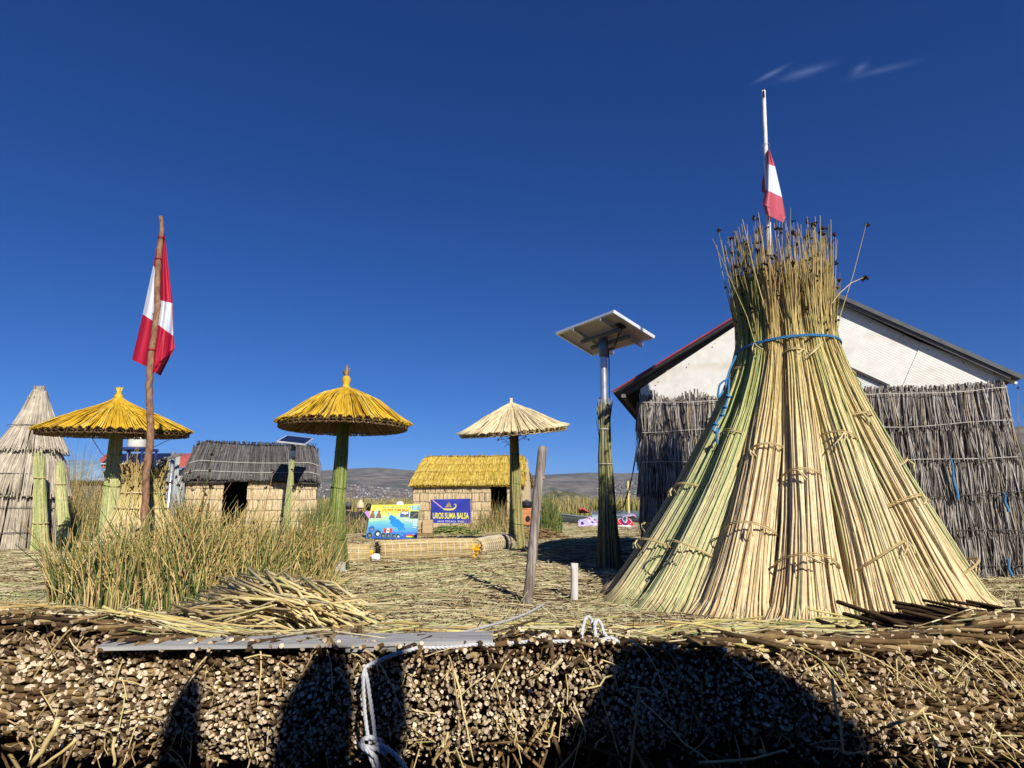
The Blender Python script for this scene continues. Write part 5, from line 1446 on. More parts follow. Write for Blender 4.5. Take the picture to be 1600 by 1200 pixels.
# ================================================================== REED ROLLS ON THE GROUND
M_rollskin = reedmat('reed_mat_roll', [(0, (.40, .28, .12)), (.5, (.56, .43, .20)), (1, (.66, .54, .28))], mott=(.75, 1.15))
M_flower = plain('yellow_paper_flower', (.85, .45, .01), .8, .1, var=.2, scale=30)
M_paper = plain('white_paper', (.75, .77, .80), .7, .2, var=.05)
def roll(pA, pB, r, label, tie_step=.115, bulge=.08):
    pA, pB = np.array(pA, float), np.array(pB, float); d = pB - pA; L = np.linalg.norm(d); d /= L
    up = np.array([0, 0, 1.]); sd = np.cross(d, up); sd /= np.linalg.norm(sd); up = np.cross(sd, d)
    root = thing('reed_roll', tuple((pA + pB) / 2 - np.array([0, 0, r])), label, 'reed roll', 'reed rolls lying end to end')
    N = 150; t = np.arange(N) / N * 6.283 + rng.normal(0, .02, N); P = []
    for q in np.linspace(0, 1, 9):
        rr_ = r * (1 - bulge + bulge * math.sin(q * 3.1)) * (1 + rng.normal(0, .012, N)); c = pA + d * L * q
        P.append(c + sd[None] * (np.cos(t) * rr_)[:, None] + up[None] * (np.sin(t) * rr_ * .96)[:, None])
    P = np.stack(P, 1); P[:, 0] -= d * rng.uniform(-.02, .03, N)[:, None]; P[:, -1] += d * rng.uniform(-.02, .03, N)[:, None]
    a = Acc(); a.tubes(P, r * 6.283 / N * .75, 4, 0, cap0=1, cap1=1, rnd=rng.random(N))
    for e, sg in ((pA, 1), (pB, -1)):                      # packed ends
        M_ = 70; rr_ = r * .93 * np.sqrt(rng.random(M_)); tq = rng.random(M_) * 6.283
        s0 = e + sd[None] * (np.cos(tq) * rr_)[:, None] + up[None] * (np.sin(tq) * rr_ * .96)[:, None] + d * sg * rng.uniform(.0, .04, M_)[:, None]
        a.tubes(np.stack([s0 + d * sg * .25, s0], 1), .018, 6, 0, cap1=1, rnd=rng.random(M_))
    sk = a.build('mat', [M_rollskin, M_buttcap], root)
    a = Acc()
    for k in range(int(L / tie_step)):
        q = (k + .6) * tie_step / L
        if q > .97: break
        rr_ = r * (1 - bulge + bulge * math.sin(q * 3.1)) * 1.03; c = pA + d * L * q
        a.tubes((c + sd[None] * (np.cos(aa) * rr_)[:, None] + up[None] * (np.sin(aa) * rr_ * .97)[:, None])[None], .0055, 4)
    a.build('string', M_string, sk)
    return root, d, sd, up
q0, q1 = at(590, 867, 10.3), at(742, 861, 11.1)
roll((q0[0], q0[1], .17), (q1[0], q1[1], .17), .185, 'middle reed roll with yellow flowers at its right end and white paper at its left')
q2, q3 = at(742, 858, 11.45), at(800, 854, 13.2)
roll((q2[0], q2[1], .16), (q3[0], q3[1], .16), .165, 'shorter reed roll running back to the pale umbrella pole', tie_step=.09)
q4, q5 = at(452, 880, 9.7), at(577, 873, 9.9)
roll((q4[0], q4[1], .16), (q5[0], q5[1], .16), .165, 'reed roll passing behind the green umbrella pole')
def cluster(name, c, n, spread, size, mat, label, cat):
    a = Acc()
    for k in range(n):
        p = np.array(c) + rng.normal(0, 1, 3) * spread; s = size * rng.uniform(.6, 1.2); K = 7
        ax_ = rng.normal(0, 1, 3); ax_[1] -= 1.2; ax_ /= np.linalg.norm(ax_); e1 = np.cross(ax_, [.3, .2, .9]); e1 /= np.linalg.norm(e1); e2 = np.cross(ax_, e1)
        rim_ = [p + (e1 * math.cos(q) + e2 * math.sin(q)) * s * rng.uniform(.8, 1.1) - ax_ * s * .0 for q in np.arange(K) * 6.283 / K]
        V = np.vstack([[p - ax_ * s * .5], rim_, [p + ax_ * s * .25]])
        a.add(V, [[0, 1 + (j + 1) % K, 1 + j] for j in range(K)] + [[K + 1, 1 + j, 1 + (j + 1) % K] for j in range(K)], 0, False, rng.random())
    return tag(a.build(name, mat), label, cat)
cluster('paper_flowers', at(740, 858, 11.05) + [0, -.12, 0], 60, (.042, .025, .048), .030, M_flower, 'bunch of bright yellow flowers at the joint of two reed rolls', 'flowers')
cluster('paper_flowers', at(579, 869, 10.1) + [0, -.05, .03], 14, .035, .035, M_flower, 'yellow flowers between the left and middle reed rolls', 'flowers')
def blob(name, c, size, mat, label, cat, seed=0, rough=.25, sub=3, group=None):
    bm = bmesh.new(); bmesh.ops.create_icosphere(bm, subdivisions=sub, radius=1)
    for v in bm.verts:
        n_ = mnoise.fractal(v.co * 1.7 + Vector((seed * 3.1, seed, 0)), 1., 2., 4)
        v.co *= 1 + rough * n_
        v.co = Vector((v.co.x * size[0], v.co.y * size[1], v.co.z * size[2])) + Vector(c)
    me = bpy.data.meshes.new(name); bm.to_mesh(me); bm.free(); me.materials.append(mat)
    for p in me.polygons: p.use_smooth = True
    return tag(link(name, me), label, cat, group)
blob('crumpled_paper', at(583, 871, 10.05) + [.05, -.08, -.0], (.075, .04, .06), M_paper, 'crumpled white paper hanging beside the yellow flowers between the rolls', 'paper', 1, .5)
blob('crumpled_paper', at(581, 882, 9.95), (.06, .05, .03), M_paper, 'small white paper scrap on the ground below the roll joint', 'paper', 2, .5)
blob('plastic_scrap', tuple(at(848, 851, 13.)[:2]) + (.03,), (.16, .12, .03), M_paper, 'white plastic scrap on the straw between the wooden post and solar pole', 'plastic scrap', 4, .5)
M_gstone = plain('grey_concrete', (.36, .36, .35), .9, .1, var=.1, scale=20)
c = at(529, 889, 8.75); a = Acc(); a.box((c[0], c[1], .075), (.17, .16, .15), 0, Matrix.Rotation(.3, 3, 'Z'), bevel=.015)
tag(a.build('concrete_block', M_gstone), 'small grey concrete block at the foot of the green umbrella pole', 'concrete block')
blob('green_tarp', tuple(at(783, 838, 13.8)[:2]) + (.06,), (.22, .3, .12), plain('green_tarp', (.04, .07, .055), .6, .2), 'small dark green tarp behind the short reed roll', 'tarp', 5, .3)
c = at(786, 860, 12.3); a = Acc(); a.add([c + [-.05, 0, -.07], c + [.07, .02, -.06], c + [0, .0, .12], c + [.0, .12, -.05]], [[0, 1, 2], [1, 3, 2], [3, 0, 2], [0, 3, 1]], 0)
tag(a.build('blue_cloth_corner', plain('dark_blue_cloth', (.02, .03, .10), .8, .1)), 'dark blue pointed cloth scrap leaning on the short reed roll', 'cloth')
blob('reed_pile', tuple(at(706, 822, 19.)[:2]) + (.10,), (.85, .5, .18), M_blade_green, 'x', 'reed pile')
bpy.data.objects.remove(bpy.data.objects['reed_pile'])
def strawheap(px, py, Y, w, d_, h, mat, label, N=420, name='reed_pile', r=.009, lmax=.6, lie=.16):
    c = at(px, py, Y); cx, cy = c[0], c[1]
    root = thing(name, (cx, cy, 0), label, 'reed pile')
    t = rng.random(N) * 6.283; q = np.sqrt(rng.random(N)); x = cx + q * w * np.cos(t); y = cy + q * d_ * np.sin(t); z = h * (1 - q ** 2) * rng.random(N) + .02
    L = rng.uniform(.3, 1, N) * lmax; ang = rng.normal(0, .5, N); el = rng.normal(0, lie, N)
    D = np.stack([np.cos(ang) * np.cos(el), np.sin(ang) * np.cos(el), np.sin(el)], -1) * L[:, None] / 2; C = np.stack([x, y, z + gnd(cx, cy)], -1)
    P = np.stack([C - D, C + D], 1); P[:, :, 2] = np.maximum(P[:, :, 2], .01)
    a = Acc(); a.tubes(P, rng.uniform(.6, 1.3, N) * r, 4, 0, rnd=rng.random(N)); a.build('stems', mat, root, 'stuff')
    return root
strawheap(706, 828, 19.2, .85, .45, .30, M_blade_green, 'low pile of cut green reeds under the blue banner', 700, r=.010)
strawheap(700, 848, 14.6, .5, .35, .16, M_brown, 'dark low reed heap added for the clumps of shadow behind the middle roll', 420)  # dark reeds put in where only clumps of shadow lie
strawheap(845, 838, 17.0, .55, .4, .28, M_brown, 'brown heap of old reeds beside the clay stove', 500)
strawheap(620, 852, 14.0, 1.1, .5, .08, M_litter, 'flat straw heap in front of the map board', 420)

# ================================================================== STANDING REED TUFTS FURTHER BACK
for (px, py, Y, rx, ry, h0_, h1_, N, mat, lb, tall) in (
    (500, 828, 21.0, .55, .5, .6, 1.1, 420, M_blade_green, 'green reed tuft between the grey-roofed hut and the green umbrella pole', .05),
    (545, 832, 19.0, .9, .5, .3, .7, 420, M_blade, 'straw and green reeds below the seated people', .05),
    (775, 828, 21.0, .75, .5, .4, 1.0, 460, M_blade, 'thin green stems in front of the yellow hut doorway', .12),
    (745, 832, 19.5, 1.2, .4, .15, .45, 420, M_blade, 'low dry stems beside the blue banner', .05),
    (857, 832, 20.5, .42, .4, .7, 1.25, 420, M_blade_green, 'tall green reed tuft right of the wooden post', .08),
    (840, 822, 25.0, .7, .5, .6, 1.1, 300, M_blade, 'mixed reeds behind the wooden post', .08),
    (125, 840, 16.0, 1.5, .9, 1.0, 1.75, 1400, M_blade, 'tall brown reeds in front of the blue-grey tin shed', .06),
    (192, 840, 16.5, .8, .7, .8, 1.5, 620, M_blade, 'tall brown reeds between the left umbrella and the small stook', .06),
    (280, 835, 14.5, .9, .6, .5, .95, 420, M_blade, 'mixed reeds at the left corner of the grey-roofed hut', .06),
    (410, 838, 15.5, 1.4, .7, .25, .6, 600, M_straw, 'low dry straw in front of the grey-roofed hut', .04)):
    c = at(px, py, Y); a = blades(N, c[0], Y, rx, ry, h0_, h1_, .0085 * Y / 18, .12, tall=tall)
    clump('reed_tuft', lb, 'reeds', a, (c[0], Y, 0), mat, 'reed tufts')
c = at(1592, 880, 9.4)
a = blades(300, 7.35, 9.2, .28, .6, 1.0, 2.0, .0085, .10, K=5, tall=.1, heads=8)
clump('reed_tuft', 'tall straw and green reeds behind the right corner of the gable hut', 'reeds', a, (7.35, 9.2, 0), M_blade, 'reed tufts')
# a broad far belt of sedge behind the people and huts
N = 9000
a = Acc(); yb = rng.uniform(44, 62, N); xb = rng.uniform(-1.05, .12, N) * yb
h = rng.uniform(.5, 1.25, N); b0 = np.stack([xb, yb, np.full(N, -.05)], -1); tip = b0 + np.stack([rng.normal(0, .2, N), rng.normal(0, .2, N), h], -1)
a.tubes(np.stack([b0, tip], 1), np.stack([np.full(N, .05), np.full(N, .012)], 1), 3, rnd=rng.random(N))
a.build('shore_sedge', M_far, kind='stuff')

# ================================================================== SIGNS
def flat(name, col, rough=.45, emit=None): return plain(name, col, rough, .3, var=.03, scale=12)
M_signblue = plain('banner_blue', (.022, .035, .30), .45, .35, var=.12, scale=3)
M_pyellow, M_pred, M_pwhite, M_pblue, M_pdark, M_pcyan, M_pbrown, M_pglare, M_plake, M_pgreen = (flat('print_' + n, c) for n, c in (
    ('yellow', (.72, .66, .06)), ('red', (.55, .03, .03)), ('white', (.78, .79, .80)), ('blue', (.03, .10, .42)), ('dark', (.03, .04, .05)), ('cyan', (.05, .36, .66)),
    ('brown', (.20, .12, .08)), ('pink', (.55, .30, .52)), ('lake', (.01, .22, .72)), ('green', (.05, .22, .05))))
class Board:
    """a flat board in space: corners TL TR BR BL; child prints sit a few millimetres proud"""
    def __init__(s, TL, TR, BR, BL):
        s.c = [np.array(q, float) for q in (TL, TR, BR, BL)]
        n = np.cross(s.c[1] - s.c[0], s.c[3] - s.c[0]); n /= np.linalg.norm(n); s.n = n if n[1] < 0 else -n
    def p(s, u, v, h=0.):
        TL, TR, BR, BL = s.c
        return (TL * (1 - u) + TR * u) * (1 - v) + (BL * (1 - u) + BR * u) * v + s.n * h
    def shape(s, name, pts, mat, parent, h=.003):
        a = Acc(); a.poly([s.p(u, v, h) for u, v in pts], 0); return a.build(name, mat, parent)
    def rect(s, name, u0, v0, u1, v1, mat, parent, h=.003): return s.shape(name, [(u0, v0), (u1, v0), (u1, v1), (u0, v1)], mat, parent, h)
    def disc(s, name, u, v, r, mat, parent, h=.003, asp=1.5, k=16): return s.shape(name, [(u + r / asp * math.cos(q), v + r * math.sin(q)) for q in np.arange(k) * 6.283 / k], mat, parent, h)
    def text(s, body, u0, u1, v0, v1, mat, parent, h=.006, shear=0., bold=0.):
        cu = bpy.data.curves.new('lettering', 'FONT'); cu.body = body; cu.size = 1; cu.align_x = 'LEFT'; cu.shear = shear; cu.offset = bold
        tmp = bpy.data.objects.new('tmp_text', cu); COL.objects.link(tmp)
        dg = bpy.context.evaluated_depsgraph_get(); me = bpy.data.meshes.new_from_object(tmp.evaluated_get(dg)); bpy.data.objects.remove(tmp)
        V = np.zeros(len(me.vertices) * 3); me.vertices.foreach_get('co', V); V = V.reshape(-1, 3)
        mn, mx = V.min(0), V.max(0)
        Q = np.array([s.p(u0 + (u1 - u0) * (x - mn[0]) / (mx[0] - mn[0]), v1 - (v1 - v0) * (y - mn[1]) / (mx[1] - mn[1]), h) for x, y, _ in V])
        me.vertices.foreach_set('co', Q.ravel()); me.materials.clear(); me.materials.append(mat); me.name = 'lettering'; me.update()
        o = link('lettering', me, parent); return o
# --- the map board
MY = 16.6
bd = Board(at(580.5, 789, MY + .25), at(656, 788, MY + .25), at(651, 843, MY), at(571, 841, MY))
root = thing('map_board', tuple((bd.c[2] + bd.c[3]) / 2), 'yellow and blue map board of the lake islands leaning back on the straw', 'sign board')
def mapmat():
    m, nt, b = nodes('printed_map', .4, .4)
    at_ = nt.nodes.new('ShaderNodeAttribute'); at_.attribute_name = 'along'
    n = noise(nt, 1.6, 5, stretch=(.6, 1, 7)); v = nt.nodes.new('ShaderNodeMath'); v.operation = 'ADD'
    nt.links.new(at_.outputs['Fac'], v.inputs[0]); nt.links.new(mapr(nt, n.outputs['Fac'], .3, .7, -.09, .09), v.inputs[1])
    c = ramp(nt, [(0, (.76, .74, .06)), (.26, (.72, .72, .10)), (.42, (.40, .62, .34)), (.55, (.16, .46, .50)), (.68, (.10, .36, .56)), (.82, (.03, .14, .55)), (1, (.02, .07, .46))])
    nt.links.new(v.outputs[0], c.inputs[0]); nt.links.new(c.outputs[0], b.inputs['Base Color']); return m
a = Acc(); g = [(u, v) for v in np.linspace(0, 1, 13) for u in (0, 1)]
V = [bd.p(u, v) for u, v in g]; i = np.arange(12) * 2
a.add(V, [np.stack([i, i + 2, i + 3, i + 1], -1)], 0, False, .5, [v for u, v in g])
a.poly([bd.p(0, 0, -.004), bd.p(0, 1, -.004), bd.p(1, 1, -.004), bd.p(1, 0, -.004)], 1, .02)
mb = a.build('panel', [mapmat(), M_lumber], root)
bd.shape('lake_shape', [(.40, .36), (.44, .30), (.48, .34), (.53, .37), (.56, .42), (.61, .44), (.66, .52), (.72, .57), (.74, .62), (.70, .64), (.76, .70), (.75, .76), (.69, .72), (.66, .78), (.62, .74), (.60, .68), (.55, .66), (.50, .63), (.47, .58), (.43, .55), (.44, .47), (.40, .43)], M_plake, mb)
for u, v, r in ((.38, .27, .02), (.41, .31, .015), (.60, .78, .02), (.66, .85, .02), (.71, .88, .02), (.78, .82, .015), (.92, .86, .02), (.80, .88, .015)): bd.disc('island_dot', u, v, r, M_pcyan, mb, asp=1)
bd.text('Bienvenidos a la Isla Flotante', .24, .83, .04, .095, M_pblue, mb, shear=.25)
bd.text('LOS UROS  "SUMA BALSA"', .24, .80, .12, .20, M_pred, mb, bold=.02)
bd.rect('photo_print', .84, .03, .995, .17, M_pcyan, mb)
for k in range(4): bd.rect('caption_line', .86, .05 + .028 * k, .97 - .02 * (k % 2), .062 + .028 * k, M_pwhite, mb, .006)
f_ = bd.rect('photo_print', .62, .21, .80, .37, M_pblue, mb); bd.rect('cloud_print', .64, .23, .78, .27, M_pwhite, f_, .006); bd.shape('boat_print', [(.65, .31), (.79, .31), (.76, .355), (.68, .355)], M_pbrown, f_, .006); bd.shape('sail_print', [(.70, .30), (.74, .30), (.72, .24)], M_pyellow, f_, .008)
f_ = bd.rect('photo_print', .82, .20, .995, .41, M_pdark, mb)
for k in range(6): bd.shape('rock_print', [(.83 + .02 * k, .38 - .02 * k), (.87 + .02 * k, .39 - .02 * k), (.88 + .015 * k, .33 - .02 * k)], M_pbrown if k % 2 else flat('print_grey', (.16, .17, .18)), f_, .006)
# two people in red shown on the board
f_ = bd.shape('picture_print', [(.02, .40), (.10, .20), (.16, .12), (.20, .20), (.25, .38)], flat('print_paleblue', (.35, .55, .62)), mb)
for u in (.055, .185):
    bd.shape('figure_print', [(u - .05, .40), (u - .045, .30), (u - .02, .25), (u + .02, .25), (u + .05, .30), (u + .06, .40)], M_pbrown, f_, .006); bd.disc('face_print', u, .225, .035, flat('print_skin', (.25, .13, .08)), f_, .008); bd.shape('hat_print', [(u - .035, .205), (u, .165), (u + .035, .205)], M_pred, f_, .010)
for u, v, r in ((.09, .73, .085), (.065, .91, .085), (.22, .86, .10), (.335, .91, .07), (.435, .91, .07), (.545, .91, .06), (.63, .92, .06)):
    d_ = bd.disc('round_picture', u, v, r, M_pdark if v > .8 else M_pblue, mb); bd.disc('animal_print', u + .008, v + .01, r * .45, M_pwhite if u in (.22, .63) else flat('print_grey_brown', (.22, .20, .17)), d_, .006)
    a = Acc(); C = np.array([bd.p(u + (r + .008) / 1.5 * math.cos(q), v + (r + .008) * math.sin(q), .004) for q in np.linspace(0, 6.283, 20)]); a.tubes(C[None], .006, 4); a.build('ring_print', M_pcyan, d_)
f_ = bd.rect('flag_print', .335, .70, .50, .83, M_pwhite, mb); bd.rect('red_band', .335, .70, .39, .83, M_pred, f_, .006); bd.rect('red_band', .445, .70, .50, .83, M_pred, f_, .006); bd.disc('emblem_print', .418, .765, .028, M_pgreen, f_, .006)
f_ = bd.rect('flag_print', .79, .87, .955, .97, M_pyellow, mb); bd.rect('red_band', .79, .87, .955, .903, M_pred, f_, .006); bd.rect('green_band', .79, .937, .955, .97, M_pgreen, f_, .006)
for u0, v0, u1, v1 in ((.73, .44, .78, .48), (.80, .44, .87, .48), (.90, .44, .97, .48), (.82, .50, .88, .525), (.90, .51, .97, .55), (.90, .58, .98, .62), (.90, .66, .96, .68)):
    t_ = bd.rect('caption_print', u0, v0, u1, v1, M_pwhite, mb); bd.rect('caption_line', u0 + .01, v0 + .012, u1 - .015, v0 + .022, M_pdark, t_, .006)
for u in (.12, .88):
    a = Acc(); a.bar(bd.p(u, .1, -.03), bd.p(u, 1, -.03) + [0, .75, -.0], .04, .04); a.build('prop', M_lumber, root)
# --- the blue banner
BYs = 21.6
bb = Board(at(673.5, 780.5, BYs), at(735, 779, BYs), at(735.5, 818, BYs - .05), at(673, 817, BYs - .05))
root = thing('blue_banner', tuple((bb.c[2] + bb.c[3]) / 2), 'dark blue banner with a reed boat and yellow letters in front of the yellow-roofed hut', 'banner')
a = Acc(); gg = [(u, v) for v in np.linspace(0, 1, 7) for u in np.linspace(0, 1, 9)]
V = [bb.p(u, v, 0) for u, v in gg]; i = (np.arange(6)[:, None] * 9 + np.arange(8)[None]).ravel()
a.add(V, [np.stack([i, i + 9, i + 10, i + 1], -1)], 0, True)
a.poly([bb.p(0, 0, -.004), bb.p(0, 1, -.004), bb.p(1, 1, -.004), bb.p(1, 0, -.004)], 0, .008)
bp_ = a.build('cloth', M_signblue, root)
M_reedgold, M_sail = flat('print_gold', (.62, .55, .12)), flat('print_sail', (.36, .24, .13))
h_ = bb.shape('boat_print', [(.28, .38), (.34, .385), (.46, .395), (.56, .385), (.605, .34), (.625, .27), (.615, .23), (.59, .245), (.575, .235), (.61, .195), (.645, .235), (.645, .31), (.625, .39), (.57, .455), (.46, .475), (.34, .46)], M_reedgold, bp_)
bb.shape('sail_print', [(.355, .345), (.525, .345), (.50, .24), (.455, .10), (.42, .19)], M_sail, bp_)
bb.shape('mast_print', [(.450, .08), (.458, .08), (.462, .37), (.452, .37)], M_pdark, bp_, .006)
bb.text('UROS SUMA BALSA', .05, .955, .565, .82, M_pyellow, bp_, bold=.025)
bb.text('LAGO TITICACA - PERÚ', .17, .83, .875, .965, M_pwhite, bp_)
bb.shape('painted_glare', [(.02, .03), (.06, .03), (.30, .36), (.27, .38)], M_pglare, bp_)  # glare on the cloth painted as a pink strip
for u in (.01, .5, .99):
    a = Acc(); a.bar(bb.p(u, 0, -.03), bb.p(u, 1.25, -.03), .04, .04); a.build('stake', M_lumber, root)
c = at(664, 828, 18.2); M_ply = woodmat('pale_plywood', (.38, .26, .13), (.50, .36, .20), (.58, .44, .26))
r_ = thing('wooden_crate', (c[0], c[1], 0), 'small pale plywood box standing between the map board and the blue banner', 'crate')
a = Acc(); a.box((c[0] + .08, c[1], .30), (.28, .25, .36), 0, bevel=.01); a.build('box', M_ply, r_)
for s in (-.22, -.10): 
    a = Acc(); a.bar((c[0] + s, c[1], .05), (c[0] + s, c[1], .50), .03, .05); a.build('leg', M_ply, r_)
a = Acc(); a.bar((c[0] - .24, c[1] - .03, .38), (c[0] - .07, c[1] - .03, .38), .02, .04); a.bar((c[0] - .24, c[1] - .03, .24), (c[0] - .07, c[1] - .03, .24), .02, .04); a.build('rail', M_ply, r_)
a = Acc(); a.box((c[0] + .02, c[1] - .25, .06), (.5, .3, .12), 0, bevel=.02); a.build('base', M_brown, r_)

# ================================================================== PEOPLE SITTING BEHIND THE MAP BOARD
def person(loc, yaw, label, jacket, legs, skin, hat=None, hair=None, lean=.12):
    root = thing('person', loc, label, 'person', rz=yaw)
    J = {'pel': (0, 0, .13, .13, 2), 'spine': (0, .03, .34, .135, 1), 'chest': (0, .04 - lean * .3, .53, .15, 1), 'neck': (0, .03 - lean * .5, .68, .055, 0), 'head': (0, .02 - lean * .7, .79, .085, 0), 'crown': (0, .02 - lean * .7, .87, .075, 0)}
    E = [('pel', 'spine'), ('spine', 'chest'), ('chest', 'neck'), ('neck', 'head'), ('head', 'crown')]
    for sg, nm in ((-1, 'l'), (1, 'r')):
        J['sh' + nm] = (sg * .17, .04 - lean * .3, .59, .068, 1); J['el' + nm] = (sg * .24, -.14, .38, .052, 1); J['wr' + nm] = (sg * .15, -.36, .44, .036, 1); J['ha' + nm] = (sg * .12, -.44, .45, .036, 0)
        J['hip' + nm] = (sg * .10, -.06, .12, .10, 2); J['kn' + nm] = (sg * .16, -.44, .36, .075, 2); J['an' + nm] = (sg * .14, -.64, .07, .05, 2); J['to' + nm] = (sg * .15, -.78, .045, .042, 3)
        E += [('chest', 'sh' + nm), ('sh' + nm, 'el' + nm), ('el' + nm, 'wr' + nm), ('wr' + nm, 'ha' + nm), ('pel', 'hip' + nm), ('hip' + nm, 'kn' + nm), ('kn' + nm, 'an' + nm), ('an' + nm, 'to' + nm)]
    names = list(J); idx = {n: k for k, n in enumerate(names)}
    me = bpy.data.meshes.new('body'); me.from_pydata([J[n][:3] for n in names], [(idx[a_], idx[b_]) for a_, b_ in E], [])
    tmp = bpy.data.objects.new('tmp_body', me); COL.objects.link(tmp)
    sk = tmp.modifiers.new('skin', 'SKIN'); 
    for k, n in enumerate(names):
        me.skin_vertices[0].data[k].radius = (J[n][3], J[n][3] * (.8 if J[n][4] in (1, 2) and n in ('spine', 'chest', 'pel') else 1)); me.skin_vertices[0].data[k].use_root = (n == 'pel')
    sb = tmp.modifiers.new('sub', 'SUBSURF'); sb.levels = 2; sb.render_levels = 2
    dg = bpy.context.evaluated_depsgraph_get(); m2 = bpy.data.meshes.new_from_object(tmp.evaluated_get(dg)); bpy.data.objects.remove(tmp)
    m2.name = 'body'; m2.materials.clear()
    for mm in (skin, jacket, legs, M_black): m2.materials.append(mm)
    Jv = np.array([J[n][:3] for n in names]); Jm = np.array([J[n][4] for n in names])
    for p in m2.polygons:
        c_ = np.array(p.center); p.material_index = int(Jm[np.argmin(np.linalg.norm(Jv - c_, axis=1) / np.array([J[n][3] for n in names]))]); p.use_smooth = True
    link('body', m2, root, local=True)
    hy, hz = .02 - lean * .7, .82
    if hair:
        bm = bmesh.new(); bmesh.ops.create_icosphere(bm, subdivisions=2, radius=1)
        for v in bm.verts: v.co = Vector((v.co.x * .10, v.co.y * .105 + hy + .02, v.co.z * (.10 if v.co.z > 0 else .17) + hz + .01))
        m_ = bpy.data.meshes.new('hair'); bm.to_mesh(m_); bm.free(); m_.materials.append(hair); [setattr(p, 'use_smooth', True) for p in m_.polygons]; link('hair', m_, root, local=True)
    if hat:
        kind, hm = hat; a = Acc()
        if kind == 'cap':
            a.lathe([(.108, hz + .02), (.112, hz + .06), (.10, hz + .12), (.06, hz + .155), (0, hz + .165)], (0, hy, 0), 16, 0)
            a.poly([(-.09, hy - .06, hz + .035), (-.08, hy - .20, hz + .015), (.08, hy - .20, hz + .015), (.09, hy - .06, hz + .035)], 0, .012)
        elif kind == 'brim':
            a.lathe([(.20, hz + .03), (.195, hz + .045), (.12, hz + .06), (.115, hz + .13), (.09, hz + .165), (0, hz + .175)], (0, hy, 0), 18, 0)
        else:
            a.lathe([(.115, hz - .02), (.12, hz + .05), (.09, hz + .13), (.04, hz + .20), (0, hz + .23)], (0, hy, 0), 16, 0)
        a.build('hat', hm, root, local=True)
    for sx in (-.035, .035):
        a = Acc(); a.lathe([(0, -.008), (.009, 0), (0, .008)], (sx, hy - .082, hz - .01), 8, 0); a.build('eye', M_black, root, local=True)
    a = Acc(); a.add([(0, hy - .075, hz + .01), (-.014, hy - .078, hz - .035), (.014, hy - .078, hz - .035), (0, hy - .112, hz - .03)], [[0, 1, 3], [0, 3, 2], [1, 2, 3]], 0); a.build('nose', skin, root, local=True)
    return root
M_skin = plain('skin', (.28, .14, .085), .55, .35, var=.06); M_djacket = plain('dark_jacket', (.022, .024, .022), .8, .2, var=.3, scale=12); M_olive = plain('dark_olive_cloth', (.03, .035, .02), .85, .1, var=.2)
M_lilac = plain('lilac_cloth', (.50, .24, .58), .8, .15, var=.12, scale=14); M_hairb = plain('black_hair', (.012, .010, .010), .5, .4); M_cap = plain('grey_cap', (.09, .09, .10), .7, .2); M_beige = plain('beige_knit', (.62, .50, .30), .9, .1); M_whitehat = plain('white_hat_cloth', (.76, .75, .73), .7, .2)
PYP = 20.6
def pg(px, Y): p = at(px, 800, Y); return (p[0], p[1], 0.0)
person(pg(545, PYP), R(200), 'seated person in dark clothes and grey cap, beside the green umbrella pole', M_djacket, M_olive, M_skin, hat=('cap', M_cap), hair=M_hairb, lean=.3)
person(pg(561, PYP - .5), R(165), 'seated person in black with a beige knitted hat behind the map board', M_djacket, M_djacket, M_skin, hat=('knit', M_beige))
person(pg(576, PYP + .2), R(195), 'seated dark-haired person in a lilac top half hidden by the map board', M_lilac, M_lilac, M_skin, hair=M_hairb, lean=.05)
person(pg(624, PYP + .1), R(185), 'seated person whose white hat shows above the map board', M_djacket, M_olive, M_skin, hat=('brim', M_whitehat))
strawheap(565, 806, 21.6, 1.5, .5, .14, M_litter, 'low straw heap behind the seated people', 500)

# ================================================================== POSTS
p0, p1 = at(822, 943, 6.05), at(848.5, 698, 6.15); p0[2] = gnd(p0[0], p0[1]) - .03
P = smooth_path([p0, p0 + (p1 - p0) * .3 + [.004, 0, 0], p0 + (p1 - p0) * .6 + [-.006, 0, 0], p1], 26); P += rng.normal(0, .0015, P.shape)
t_ = thing('wooden_post', tuple(p0), 'leaning weathered wooden post in front of the pale umbrella', 'post')
a = Acc(); a.tubes(P[None], (np.interp(np.linspace(0, 1, 26), [0, 1], [.046, .043]) * (1 + .04 * np.sin(np.arange(26) * .9)))[None], 16, 0, cap1=1); a.build('trunk', [M_post, plain('post_top', (.30, .24, .19), .9, .1)], t_)
a = Acc()
for s in (.62, .28, .12, .83): 
    q = P[int(25 * s)]; d = np.array([rng.choice([-1, 1]) * .8, -.6, .15]); d /= np.linalg.norm(d); a.tubes(np.array([q, q + d * .056])[None], np.array([[.022, .010]]), 8, 0, cap1=0)
a.build('knot', M_post, t_)
p0, p1 = at(897, 933, 6.4), at(897.5, 880, 6.4); p0[2] = gnd(p0[0], p0[1]) - .03
a = Acc(); P = smooth_path([p0, p1], 8); P += rng.normal(0, .001, P.shape); a.tubes(P[None], np.linspace(.037, .036, 8)[None], 14, 0, cap1=0); tag(a.build('short_stake', M_stake), 'short whitened wooden stake standing between the leaning post and the stook', 'stake')

